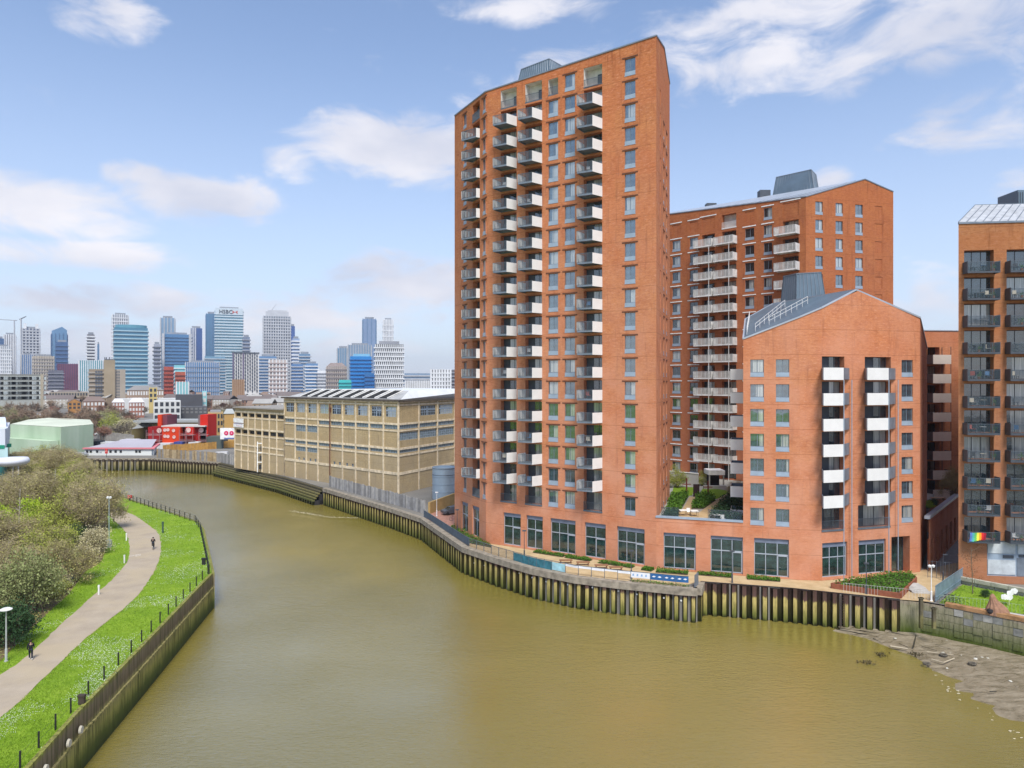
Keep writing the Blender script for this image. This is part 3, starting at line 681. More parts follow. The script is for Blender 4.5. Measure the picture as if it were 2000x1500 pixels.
wall(wb, f4, -.1, lambda t: TD+(TA-TD)*t/f4.L, [], u_off=70); wall(wb, f5, -.1, 70.2, [], u_off=100)
part('wall', wb, brick_red, tower)
mb = MB()
for k in range(1, 20): mb.quad([f3.w(4.6, -.08, lv(k)-2.3), f3.w(5.5, -.08, lv(k)-2.3), f3.w(5.5, -.08, lv(k)-.1), f3.w(4.6, -.08, lv(k)-.1)], [(0,0),(1,0),(1,2),(0,2)])
part('blank_recess', mb, brick_mid, tower, 'stuff')
def fill(root, f, td, w_style='tower'):
    for kind, u0, u1, k in td:
        if kind == 'w': window(root, f, u0, u1, lv(k)-2.35, lv(k), w_style)
        elif kind == 'b':
            z1 = lv(k)+.25; z0 = z1-2.62
            balcony_door(root, f, u0, u1, z0, z1, .9)
            if k < 19: balcony(root, f, u0+.05, u1+.02, z0-.2, 'tower' if f is f1 else 'towerw', 1.95)
            else: railing(root, f, u0, u1, z0+.05)
        elif kind == 'l': z1 = lv(k)+.25; balcony_door(root, f, u0, u1, z1-2.62, z1, .9); railing(root, f, u0, u1, z1-2.6)
        elif kind == 's': shopfront(root, f, u0, u1, .25, 5.1, k)
fill(tower, f1, todo); fill(tower, f2, todo2); fill(tower, f3, todo3)
for u0, u1, z0, z1 in loggias:       # open roof terrace openings: pale lined, railed
    mb = MB(); mb.quad([f1.w(u0, -1.25, z0), f1.w(u1, -1.25, z0), f1.w(u1, -1.25, z1), f1.w(u0, -1.25, z1)]); mb.quad([f1.w(u0+.01, -1.25, z0), f1.w(u0+.01, -.02, z0), f1.w(u0+.01, -.02, z1), f1.w(u0+.01, -1.25, z1)])
    mb.quad([f1.w(u1-.01, -1.25, z0), f1.w(u1-.01, -.02, z0), f1.w(u1-.01, -.02, z1), f1.w(u1-.01, -1.25, z1)]); mb.quad([f1.w(u0, -1.25, z1-.02), f1.w(u1, -1.25, z1-.02), f1.w(u1, -.02, z1-.02), f1.w(u0, -.02, z1-.02)])
    part('terrace_lining', mb, plain('pale_render', (.62,.60,.56), .8) if 'pale_render' not in MAT else MAT['pale_render'], tower)
    mb = MB(); M = Matrix.Translation(f1.w((u0+u1)/2+.2, -1.2, z0)) @ Matrix.Rotation(f1.rz, 4, 'Z'); mb.box(0, (u1-u0)*.3, -.05, .02, .1, 1.9, M); part('terrace_door', mb, dark_grey, tower)
    railing(tower, f1, u0, u1, z0+.08, -.05, 1.0)
# coping and roof
R1, R0 = f3.w(ur, 0, 74.1), Vector((-3.5, 123, 72.2)); a, b, c, d, e = (Vector((*A, TA)), Vector((*B, TB)), Vector((*C, TC)), Vector((*D_, TD)), Vector((*E, TA)))
mb = MB()
for q in ((a, b, R0), (b, R1, R0), (b, c, R1), (R0, R1, d), (R0, d, e), (a, R0, e)): mb.quad([p+Vector((0, 0, .12)) for p in q])
roof = part('roof', mb, zinc_lt, tower)
mb = MB()
for p, q in ((a, b), (b, c), (c, R1), (R1, d)): mb.tube(p+Vector((0, 0, .05)), q+Vector((0, 0, .05)), .13, .13, 4)
part('coping', mb, grey_metal, tower)
frustum_plant(tower, [(6.2,112.2,71.5), (.2,117.6,71.5), (3.0,121.5,71.5), (9.8,116.2,71.5)], [(5.9,113.2,76.4), (1.5,117.1,76.4), (3.3,119.8,76.4), (8.3,116.0,76.4)])
# balcony clutter on the tower: small dark or coloured things behind a few railings
# ================================================================ PODIUM
F0, F1_, F2_, F3_ = Vector((29.7,91.3)), Vector((36.2,89.4)), Vector((38.8,89.1)), Vector((53.5,93.2))
pod = thing('podium_building', 'low brick podium with tall shopfronts and roof garden between tower and gabled block', 'building', (*C, 0))
fp = Fac(C, F0); ops = []; td = []; ZPOD = 6.55
for p0, p1 in ((1296,1359),(1388,1451)):
    u0, u1 = fp.at(p0), fp.at(p1); ops.append((u0, u1, .2, 4.95, .35)); td.append(('s', u0, u1, 3))
wb = MB(); wall(wb, fp, -.1, ZPOD+.35, ops, u_off=7)
part('wall', wb, brick_red, pod); fill(pod, fp, td)
mb = MB(); M = Matrix.Translation(fp.w(0, 0, ZPOD+.3)) @ Matrix.Rotation(fp.rz, 4, 'Z'); mb.box(-.1, fp.L, -.10, .4, .02, .26, M); part('coping', mb, panel_grey, pod)
mb = MB(); mb.prism([(p.x, p.y) for p in (C+Vector((.1,.4)), F0+Vector((.1,.4)), Vector((60,103.0)), Vector((75,125)), Vector((62,140)), Vector((30,146)), Vector((20,128)), D_)], 5.4, ZPOD); part('deck', mb, concrete, pod)
fr_ = Fac(Vector((54.9,93.6)), Vector((70.4,112.2))); ops = []
for k in range(6): u = fr_.L*(.07+.155*k); ops.append((u, u+fr_.L*.075, .3, 3.9, .5))
wb = MB(); wall(wb, fr_, -.1, ZPOD+.3, ops, u_off=3); o = part('wall', wb, brick_red, pod)
for op in ops: balcony_door(pod, fr_, op[0], op[1], op[2], op[3], .45, .0, shop_g, 2)
mb = MB(); M = Matrix.Translation(fr_.w(0, 0, ZPOD+.3)) @ Matrix.Rotation(fr_.rz, 4, 'Z'); mb.box(-.1, fr_.L, -.14, .5, .02, .42, M); part('coping', mb, zinc_lt, pod)
# ================================================================ GABLED RIVERSIDE BLOCK
gab = thing('gabled_block', 'eight storey brick block with steep metal gable roof and white fronted balconies', 'apartment block', (*F1_, 0))
AP = Vector((43.9,90.7)); rdir = Vector((-.269,.963)); sdir = Vector((-.963,-.269))
def rz3(x, y):
    d = (Vector((x, y))-AP).dot(sdir); return 36.6-(.459*d if d > 0 else -.333*d)
zb = 27.8
def gl(k): return zb-3.16*k
fa, fb0, fb = Fac(F0, F1_), Fac(F1_, F2_), Fac(F2_, F3_); BL = Vector((34.3,104.5)); fs = Fac(F3_, Vector((61.2,104.8)))
def tp(f): return lambda t: rz3(*f.w(t)[:2])
ops = []; tw = []
for p0, p1 in ((1465.5,1492),(1515.5,1541.5)):
    u0, u1 = fa.at(p0), fa.at(p1)
    for k in range(7): ops.append((u0, u1, gl(k)-2.15, gl(k), .2)); tw.append((fa, u0, u1, k))
u0, u1 = fa.at(1473), fa.at(1541); ops.append((u0, u1, .2, 5.0, .35))
wb = MB(); wall(wb, fa, -.1, tp(fa), ops, u_off=20); wall(wb, fb0, -.1, tp(fb0), [], u_off=27)
shopfront(gab, fa, u0, u1, .2, 5.0, 3)
ops = []; bl = []
for p0, p1, q0, q1 in ((1601,1644,1592,1648),(1689,1735,1676,1738)):
    u0, u1 = fb.at(p0), fb.at(p1); u0 = max(u0, .06); v0 = max(fb.at(q0), .05); v1 = fb.at(q1)
    for k in range(7):
        zt_ = gl(k)+.35
        if k < 6: ops.append((u0, u1+.4, zt_-2.7, zt_, .95)); bl.append((u0, fb.at(q1+10), k, zt_, u0, u1+.4))
        else: ops.append((v0, v1, zt_-2.9, zt_, .95)); bl.append((v0, v1, 6, zt_, v0, v1))
u0, u1 = fb.at(1761), fb.at(1783)
for k in range(7): ops.append((u0, u1, gl(k)-2.15, gl(k), .2)); tw.append((fb, u0, u1, k))
for p0, p1 in ((1606,1655),(1677,1730)): v0, v1 = fb.at(p0), fb.at(p1); ops.append((v0, v1, .35, 4.7, .35)); shopfront(gab, fb, v0, v1, .35, 4.7, 3, False)
v0, v1 = fb.at(1741), fb.at(1777); ops.append((v0, v1, .05, 4.85, 1.2)); 
balcony_door(gab, fb, v0, v1, .05, 4.85, 1.15, .35, shop_g, 2)
wall(wb, fb, -.1, tp(fb), ops, breaks=(fb.at(1682),), u_off=30)
ops = []
for k in range(7): ops.append((fs.L*.42, fs.L*.42+1.5, gl(k)-3.0, gl(k)-1.3, .15)); 
wall(wb, fs, -.1, tp(fs), ops, u_off=50)
for o_ in ops: window(gab, fs, *o_[:4], style='plain', back=.12, panel=0, pane=pane_d)
fl = Fac(BL, F0); ops = []
for k in range(7): ops.append((fl.L-7.5, fl.L-4.5, gl(k)-2.4, gl(k)+.2, .5))
wall(wb, fl, -.1, tp(fl), ops, u_off=80)
for o_ in ops: balcony_door(gab, fl, o_[0], o_[1], o_[2], o_[3], .45); balcony(gab, fl, fl.L-7.6, fl.L-4.4, o_[2]-.2, 'white', 1.7)
RE = Vector((39.3,107.1)); BR = Vector((61.2,104.8)); BB = Vector((52,110))
wall(wb, Fac(BR, BB), -.1, lambda t: 30, []); wall(wb, Fac(BB, RE), -.1, lambda t: 30, []); wall(wb, Fac(RE, BL), -.1, lambda t: 30+t*0, [])
part('wall', wb, brick_red, gab)
for f, u0, u1, k in tw: window(gab, f, u0, u1, gl(k)-2.15, gl(k), 'plain', panel=.5)
for u0, u1, k, zt_, a0, a1 in bl:
    if k < 6: balcony_door(gab, fb, a0, a1, zt_-2.7, zt_, .9, .5); balcony(gab, fb, u0, u1, zt_-2.92, 'skew', 1.65)
    else: balcony_door(gab, fb, a0, a1, zt_-2.9, zt_, .9, .3); railing(gab, fb, u0, u1, zt_-2.85, .03)
def r3(p, dz=.14): return (p.x, p.y, rz3(p.x, p.y)+dz)
mb = MB(); LM = BL+Vector((0, 0)); 
mb.quad([r3(F0), r3(F1_), r3(F2_), r3(AP), r3(RE), r3(BL)]); mb.quad([r3(AP), r3(F3_), r3(BR), r3(BB), r3(RE)])
roof = part('roof', mb, zinc, gab)
mb = MB()
for p, q in ((F0, F1_), (F1_, F2_), (F2_, AP), (AP, F3_), (F3_, BR), (AP, RE), (BL, F0), (BL, RE)): mb.tube(r3(p, .1), r3(q, .1), .14, .14, 4)
part('verge_trim', mb, zinc_lt, gab)
mb = MB()
for i in range(15):      # standing seams run down the slope
    s_ = 17*i/15; p = AP+rdir*s_
    fr0, k0 = 0.2, 0.2
    q = p+sdir*.2; n_ = 0
    while n_ < 150:
        q2 = p+sdir*(.2+n_*.1)
        # stop at the block's left side line F0-BL or the front line
        e1 = (F0-BL); side = e1.x*(q2.y-BL.y)-e1.y*(q2.x-BL.x)
        if side > 0 or n_*.1 > 13.2: break
        n_ += 1
    if n_ > 4: mb.tube(r3(p, .18), r3(p+sdir*(.1+n_*.1), .18), .035, .035, 4, cap=False)
part('standing_seams', mb, grey_metal, gab)
# roof safety rails near the low left eave
mb = MB()
for a_, b_ in ((Vector((30.6,92.6)), Vector((34.6,103.5))), (Vector((31.6,92.3)), Vector((38.4,100.0))), (Vector((33.5,92.6)), Vector((39.6,95.2)))):
    n_ = 7
    for i in range(n_+1):
        p = a_.lerp(b_, i/n_); z = rz3(p.x, p.y)+.14; mb.tube((p.x, p.y, z), (p.x, p.y, z+1.0), .03, .03, 4)
    for h_ in (.55, 1.0): mb.tube((a_.x, a_.y, rz3(*a_)+.14+h_), (b_.x, b_.y, rz3(*b_)+.14+h_), .03, .03, 4)
part('safety_rail', mb, white_metal, gab)
frustum_plant(gab, [(40.6,101.6,34.3), (39.6,105.6,33.6), (43.6,107.6,35.0), (44.4,100.2,35.6)], [(40.9,102.2,40.5), (40.1,105.0,40.5), (43.2,106.5,40.5), (43.9,100.9,40.5)])
# slim posts tying the balconies
for px, zz0, zz1, out in ((1646,0,25.2,1.72),(1658,0,25.2,.5),(1736,0,25.2,1.72),(1749.5,0,25.2,.5)):
    u = fb.at(px); 
    ua_, ub_ = (max(fb.at(1601), .06), fb.at(1658)) if px < 1700 else (fb.at(1689), fb.at(1748))
    u = ua_+(ub_-ua_)*.45 if out > 1 else ub_+.02
    p = fb.w(u, out, 0); mb = MB(); mb.tube((p.x, p.y, 0), (p.x, p.y, zz1), .055, .055, 6); part('balcony_post', mb, panel_grey, gab)
# ================================================================ WING BEHIND, with beige balconies
wing = thing('brick_wing', 'brick wing with narrow beige balconies squeezed behind the gabled block', 'apartment block', (64,117,0))
W0, W1 = Vector((60,116.8)), Vector((80,119.3)); fw = Fac(W0, W1); ops = []; zw = ZP(696, 117.5)+1.55
u0, u1 = fw.at(1811), fw.at(1835)
for k in range(8): ops.append((u0, u1, zw-3.16*k-2.6, zw-3.16*k, 1.2))
wb = MB(); wall(wb, fw, -.1, ZP(646, 117.5), ops); part('wall', wb, brick_red, wing)
for op in ops:
    balcony_door(wing, fw, *op[:4], back=1.15, solid=.1, pane=pane_d); balcony(wing, fw, u0-.1, u1+.9, op[2]-.2, 'beige', 1.5)
mb = MB(); M = Matrix.Translation(fw.w(0, 0, ZP(646,117.5))) @ Matrix.Rotation(fw.rz, 4, 'Z'); mb.box(0, fw.L, -.1, 8, 0, .15, M); part('roof', mb, zinc_lt, wing)
for du in (.9, .3): 
    p = fw.w(u1+du, 1.45 if du > .5 else .2, 0); mb = MB(); mb.tube((p.x, p.y, 6), (p.x, p.y, zw), .05, .05, 4); part('balcony_post', mb, dark_grey, wing)
# ================================================================ MID-RISE BLOCK WITH WHITE BALCONIES
Q0, Q1, Q2 = Vector((24.5,150.4)), Vector((50.7,122.6)), Vector((68.3,127.3)); Q3 = Vector((44,154))
mid = thing('brick_midrise', 'sixteen storey dark orange brick block with white railed balconies behind the tower', 'apartment block', (*Q1, 0))
g1, g2 = Fac(Q0, Q1), Fac(Q1, Q2); zm = 56.2; HM = 3.145
def ml(k): return zm-HM*k
ops = []; tw = []; bk_ = []; blank = []
for p0, p1, first in ((1313,1329,1),(1347,1363,1),(1455,1473,1),(1491.5,1508,0)):
    u0, u1 = g1.at(p0), g1.at(p1)
    for k in range(16):
        if k >= first: ops.append((u0, u1, ml(k)-2.1, ml(k), .2)); tw.append((u0, u1, k))
        else: ops.append((u0, u1, ml(k)-2.0, ml(k), .07)); blank.append((u0, u1, ml(k)-2.0, ml(k), g1))
for p0, p1, first in ((1371,1396,1),(1410,1438,0),(1529,1560,1)):
    u0, u1 = g1.at(p0), g1.at(p1)
    for k in range(16):
        z1 = ml(k)+.2
        if k >= first: ops.append((u0, u1, z1-2.5, z1, .95)); bk_.append((u0, u1, k, p0))
        else: ops.append((u0, u1, z1-2.6, z1, .07)); blank.append((u0, u1, z1-2.6, z1, g1))
wb = MB(); wall(wb, g1, -.1, lambda t: 59.2+(56.8-59.2)*t/g1.L, ops)
ops = []; tw2 = []
for p0, p1 in ((1592.5,1607),(1632,1646),(1670.5,1685)):
    u0, u1 = g2.at(p0), g2.at(p1)
    for k in range(16): ops.append((u0, u1, ml(k)-2.2, ml(k), .22)); tw2.append((u0, u1, k))
u0, u1 = g2.at(1709), g2.at(1723)
for k in range(16): ops.append((u0, u1, ml(k)-2.1, ml(k), .07)); blank.append((u0, u1, ml(k)-2.1, ml(k), g2))
ua = g2.at(1689)
wall(wb, g2, -.1, lambda t: 56.8+(60.7-56.8)*t/ua if t < ua else 60.7+(58.9-60.7)*(t-ua)/(g2.L-ua), ops, breaks=(ua,), u_off=40)
wall(wb, Fac(Q2, Q3), -.1, 58.9, []); wall(wb, Fac(Q3, Q0), -.1, 58.9, [])
part('wall', wb, brick_mid, mid)
mb = MB()
for u0, u1, z0, z1, f in blank: mb.quad([f.w(u0, -.07, z0), f.w(u1, -.07, z0), f.w(u1, -.07, z1), f.w(u0, -.07, z1)], [(u0, z0), (u1, z0), (u1, z1), (u0, z1)])
part('blank_recess', mb, brick_mid, mid, 'stuff')
for u0, u1, k in tw: window(mid, g1, u0, u1, ml(k)-2.1, ml(k), 'white', panel=.45, pane=pane_d)
_wc_save = dict(_wc); 
for u0, u1, k in tw2: window(mid, g2, u0, u1, ml(k)-2.2, ml(k), 'plainr', panel=.45)
for u0, u1, z0, z1, f in blank:
    if f is g1 and u1-u0 < 3: M = Matrix.Translation(f.w(u0, 0, z1)) @ Matrix.Rotation(f.rz, 4, 'Z'); mb = MB(); mb.box(-.45, u1-u0+.35, -.07, .0, .28, .46, M); part('lintel', mb, white_paint, mid)
for u0, u1, k, p0 in bk_:
    z1 = ml(k)+.2; z0 = z1-2.5
    if k == 0:
        mb = MB(); mb.quad([g1.w(u0, -.94, z0), g1.w(u1, -.94, z0), g1.w(u1, -.94, z1), g1.w(u0, -.94, z1)]); part('terrace_lining', mb, MAT['pale_render'], mid); railing(mid, g1, u0, u1, z0, 0, 1.0, white_metal); continue
    balcony_door(mid, g1, u0, u1, z0, z1, .9, .2, pane_d)
    if k < 15 or p0 == 1529: balcony(mid, g1, u0-.9, u1+.15, z0-.15, 'rail', 1.6)
for p0 in (1371, 1410):
    u = g1.at(p0+22); p = g1.w(u, 1.62, 0); mb = MB(); mb.tube((p.x, p.y, 6.5), (p.x, p.y, ml(1)-2.5), .06, .06, 5); part('balcony_post', mb, offwhite_rail, mid)
apx = g2.w(ua, 0, 60.75); bk2 = apx+Vector(((Q0-Q1).x, (Q0-Q1).y, 0))*.97
e0, e1, e2 = Vector((*Q0, 59.25)), Vector((*Q1, 56.85)), Vector((*Q2, 58.95)); e3 = Vector((*Q3, 58.95)); mb = MB()
mb.quad([e0, e1, apx, bk2]); mb.quad([apx, e2, e3, bk2]); part('roof', mb, zinc_lt, mid)
mb = MB()
for p, q in ((e0, e1), (e1, apx), (apx, e2)): mb.tube(p+Vector((0, 0, .05)), q+Vector((0, 0, .05)), .12, .12, 4)
for i in range(1, 24): t = i/24; mb.tube(e0.lerp(e1, t)+Vector((0, 0, .1)), bk2.lerp(apx, t)+Vector((0, 0, .1)), .05, .05, 4, cap=False)
part('verge_trim', mb, grey_metal, mid)
for px, D0 in ((1388,146.5),(1492,136.5)):
    p = P(px, D0); mb = MB(); mb.box(p.x-1, p.x+1, p.y-.8, p.y+.8, 59, 61.6); part('roof_vent', mb, dark_grey, mid)
ptb = lambda px, D0, z: (*P(px, D0), z)
frustum_plant(mid, [ptb(1507,136,59.3), ptb(1591,130.5,59.3), ptb(1603,135.5,59.3), ptb(1520,141,59.3)], [ptb(1516,136.5,64.2), ptb(1584,131.5,64.2), ptb(1594,135,64.2), ptb(1526,140,64.2)])
# ================================================================ RIGHT HAND BLOCK
K0, K1 = Vector((55.6,88.5)), Vector((80,85.3)); rt = thing('dark_balcony_block', 'tan brick block at the right edge with black glazed balconies', 'apartment block', (*K0, 0))
fk = Fac(K0, K1); ops = []; HK = 3.30
z0_ = [ZP(529.5+52.7*k, 87.2) for k in range(11)]; cols = ((1883,1941),(1966,2030),(2058,2118),(2150,2212))
for p0, p1 in cols:
    u0, u1 = fk.at(p0), fk.at(p1)
    for zz in z0_: ops.append((u0, u1, zz, zz+2.75, .95))
ug0, ug1 = fk.at(1928), fk.at(2062); ops.append((ug0, ug1, .9, 5.3, .35))
topk = 44.7; wb = MB(); wall(wb, fk, -.1, topk, ops); wall(wb, Fac(Vector((92,112)), K0), -.1, topk, []); part('wall', wb, brick_tan, rt)
for i, (p0, p1) in enumerate(cols):
    u0, u1 = fk.at(p0), fk.at(p1)
    for zz in z0_: balcony_door(rt, fk, u0, u1, zz, zz+2.75, .9, .05, door_g, 3); balcony(rt, fk, u0-.15, u1+.1, zz-.25, 'dark', 1.25)
# grey infill panels at ground level
mb = MB(); M = Matrix.Translation(fk.w(ug0, 0, 0)) @ Matrix.Rotation(fk.rz, 4, 'Z'); wg = ug1-ug0
mb.box(0, wg, .2, .3, .9, 5.3, M); part('infill_frame', mb, panel_grey, rt)
for x0, x1, za, zc in ((.15,3.3,3.7,5.1),(.15,3.3,1.1,2.9),(3.6,6.8,3.7,5.1),(7,10,3.7,5.1)):
    mb = MB(); mb.box(x0, x1, .12, .198, za, zc, M); part('infill_panel', mb, plain('pale_grey_board', (.50,.54,.56), .5) if 'pale_grey_board' not in MAT else MAT['pale_grey_board'], rt)
mb = MB(); mb.box(3.5, 6.9, .13, .198, .95, 3.2, M); part('service_door', mb, grey_metal, rt)
mb = MB(); mb.box(1.9,3.1,.1,.198,3.15,3.5,M); part('vent_grille', mb, dark_grey, rt); mb = MB(); mb.box(3.7,4.9,.1,.198,3.3,3.6,M); part('vent_grille', mb, dark_grey, rt)
rp = [Vector((*K0, topk)), Vector((*K1, topk)), Vector((84,93.5,46.7)), Vector((57.6,95.5,47.6))]
rp[3] = Vector((*P(1905,93.0), ZP(402,93.0))); rp[2] = Vector((*P(2300,90.0), ZP(392,90)))
mb = MB(); mb.quad([p+Vector((0,0,.12)) for p in rp]); mb.quad([rp[0], rp[3], Vector((92,112,topk))]); part('roof', mb, plain('light_roof_metal', (.48,.49,.50), .45, .5, .2), rt)
mb = MB()
for i in range(0, 26): t = i/26; mb.tube(rp[0].lerp(rp[1], t)+Vector((0,0,.15)), rp[3].lerp(rp[2], t)+Vector((0,0,.15)), .045, .045, 4, cap=False)
mb.tube(rp[0], rp[1], .16, .16, 4); mb.tube(rp[3]+Vector((0,0,.1)), rp[2]+Vector((0,0,.1)), .08, .08, 4); part('roof_seams', mb, grey_metal, rt)
p = P(1988, 96); mb = MB(); mb.box(p.x, p.x+5, p.y, p.y+4, 46, ZP(371,96)); part('plant_enclosure', mb, zinc, rt)
mb = MB(); 
for i in range(16): mb.box(p.x+.3*i, p.x+.3*i+.06, p.y-.05, p.y, 46, ZP(371,96)-.3)
part('louvre', mb, dark_grey, rt)
# ================================================================ YELLOW WAREHOUSE
V0, V1 = P(459, 206), P(557, 188.6); V2, V3 = Vector((-25.2,157.7)), Vector((-3.8,200))
V1 = V2+(V0-V2)*((V1-V2).length/(V0-V2).length)
wh = thing('warehouse', 'long yellow brick industrial warehouse with cream concrete frame beside the river', 'warehouse', (*V2, 0))
h1, h2, h0 = Fac(V1, V2), Fac(V2, V3), Fac(V0, V1)
rib_w = plain('ribbon_glazing', (.17,.21,.22), .35, .5, 0, .5, 2.2); rib_d = plain('broken_dark_glazing', (.025,.024,.022), .8, .3, 0, .6, 1.5)
grime = plain('warehouse_grime', (.12,.09,.06), .95)
def frame_grid(root, f, n, z0, zt, levels, cw=.42, pr=.14, bays=None):
    """cream frame: one column part per line, one beam part per level"""
    for i in range(n+1):
        t = f.L*i/n; M = Matrix.Translation(f.w(t, 0, 0)) @ Matrix.Rotation(f.rz, 4, 'Z'); mb = MB(); mb.box(-cw/2, cw/2, -pr, .05, z0, zt, M); part('column', mb, cream_conc, root)
    M = Matrix.Translation(f.w(0, 0, 0)) @ Matrix.Rotation(f.rz, 4, 'Z')
    for z, hh_ in levels: mb = MB(); mb.box(0, f.L, -pr+.025, .05, z, z+hh_, M); part('beam', mb, cream_conc, root)
def bay(f, n, i, m0=.3): return f.L*i/n+m0, f.L*(i+1)/n-m0
T = 20.6
_zl = {'e': T-1.1, 'w1t': T-2.4, 'w1b': T-5.2, 'b2': 14.4, 'r2t': 14.0, 'r2b': 12.1, 'b3': 11.6}
def zp(py): return ZP(py, 157.7)
# heights measured on the river corner of the building
lvls = [(zp(828)-.3, .45), (zp(841)-.3, .3), (zp(877)-.3, .5), (zp(889)-.4, .4), (zp(925)-.4, .6)]
def grid_windows(root, f, n, rows):
    for i in range(n):
        for (ty, za, zc, idx) in rows:
            if idx is not None and i not in idx: continue
            a, b = bay(f, n, i, .25 if ty != 'sq' else .75)
            if ty == 'tiny':
                for q in (.25, .68): u = f.L*(i+q)/n; wins.append((f, u, u+.8, za, zc, ty))
            else: wins.append((f, a, b, za, zc, ty))
wins = []
zq0, zq1 = zp(815), zp(795)        # top square windows
grid_windows(wh, h1, 9, [('sq', zq0, zq1, None), ('rib', zp(839), zp(830), [0,3,4,5,6,7,8]), ('rib', zp(886), zp(879), None), ('half', zp(858), zp(843), [1,2]), ('rib2', zp(903), zp(889), [1,2]), ('tiny', zp(926), zp(917), [1,2,4,5])])
grid_windows(wh, h2, 6, [('sq', zq0, zq1, [1,2,3,4]), ('rib', zp(839), zp(830), None), ('rib', zp(886), zp(879), None), ('rib2', zp(861), zp(846), None)])
wb = MB()
wall(wb, h1, -.1, T, [(*w[1:5], .18) for w in wins if w[0] is h1]); wall(wb, h2, -.1, T, [(*w[1:5], .18) for w in wins if w[0] is h2], u_off=60)
V4 = V1+Vector((22, 40)); wall(wb, Fac(V3, V4), -.1, T, []); wall(wb, Fac(V4, V1), -.1, T, [])
part('wall', wb, brick_yel, wh)
def ind_window(root, f, u0, u1, z0, z1, ty, glassm):
    w, h = round(u1-u0, 1), round(z1-z0, 1); key = ('ind', ty, w, h, glassm.name)
    if key not in _wc:
        fr = MB(); nx = max(3, int(w/.9)); nz_ = 3 if ty in ('sq', 'half', 'rib2') else 1
        for i in range(nx+1): x = w*i/nx; fr.box(x-.04, x+.04, -.03, .04, 0, h)
        for i in range(nz_+1): z = h*i/nz_; fr.box(0, w, -.035, .04, z-.04, z+.04)
        if ty == 'sq': fr.box(w*.46-.1, w*.46+.1, -.05, .04, 0, h); fr.box(0, w, -.05, .04, h*.58-.09, h*.58+.09)
        _wc[key] = (fr.mesh('window', panel_grey), MB().box(0, w, .0, .03, 0, h).mesh('pane', glassm))
    a, b = _wc[key]; o = link('window', a, root, f.w(u0, -.14, z0), f.rz, (1, 1, 1)); link('pane', b, o, world_space=False)
for w in wins: ind_window(wh, *w[:5], w[5], {'rib': rib_w, 'sq': pane_d, 'half': rib_w, 'rib2': rib_w, 'tiny': pane_d}[w[5]])
frame_grid(wh, h1, 9, 0, T-.2, [(z, hh_) for z, hh_ in lvls]+[(zq1+.25, .35), (zp(850)-14+.0 if False else zp(787), .25)])
frame_grid(wh, h2, 6, 0, T-.2, [(z, hh_) for z, hh_ in lvls]+[(zq1+.25, .35), (zp(787), .25)])
# a dark down-pipe stain strip and grime patches
mb = MB(); M = Matrix.Translation(h1.w(h1.L*4.05/9, 0, 0)) @ Matrix.Rotation(h1.rz, 4, 'Z'); mb.tube(M @ Vector((0, -.3, 1.5)), M @ Vector((0, -.3, T-1)), .16, .16, 6); mb.box(-.3, .3, -.4, -.1, T-3, T-2, M); part('drainpipe', mb, lintel_brown, wh)
# eaves slab, roof and sawtooth rooflights
ev = [V1, V2, V3, V4]; mb = MB(); cx = sum((p for p in ev), Vector((0, 0)))/4
mb.prism([(p+(p-cx).normalized()*1.0) for p in ev], T-.05, T+.35); part('eaves_slab', mb, plain('dark_eaves', (.10,.085,.07), .9), wh)
roof_l = plain('bleached_roof', (.66,.68,.70), .6, .3, 0, .10, .3); mb = MB()
up = Vector((22, 40)).normalized()
def wp(s, t, z): p = V1+(V2-V1)*s+up*t; return Vector((p.x, p.y, z))
def sl(s_, k): return wp(s_, .8+4.5*k, T+.36+1.9*k)
mb = MB(); mb.quad([sl(.0, 0), sl(1.0, 0), sl(.97, 1), sl(.17, 1)]); part('roof_slope', mb, plain('slope_grey', (.40,.40,.39), .6, .3, 0, .2, .4), wh)
mb = MB(); mb.quad([sl(.17, 1), sl(.97, 1), wp(1.0, 46, T+2.3), wp(.1, 46, T+2.3)]); mb.quad([sl(1.0, 0), h2.w(h2.L, -.2, T+.36), wp(1.0, 46, T+2.5), sl(.97, 1)]); mb.quad([sl(0, 0), sl(.17, 1), wp(.1, 46, T+2.5), wp(0, 46, T+.3)]); part('roof', mb, roof_l, wh)
for i in range(8):
    s0 = .175+i*.0985; q = [sl(s0-.045, .05), sl(s0+.028, .05), sl(s0+.066, .97), sl(s0+.000, .97)]; q = [p+Vector((0, 0, .10)) for p in q]
    mb = MB(); mb.quad(q); o = part('rooflight', mb, rib_d, wh); mb = MB()
    for k in (1, 2, 3): mb.tube(q[k]+Vector((0,0,.06)), q[(k+1) % 4]+Vector((0,0,.06)), .13, .13, 4)
    o2 = link('frame', mb.mesh('frame', white_paint), o); o2.matrix_basis = WM[o].inverted(); WM[o2] = Matrix()
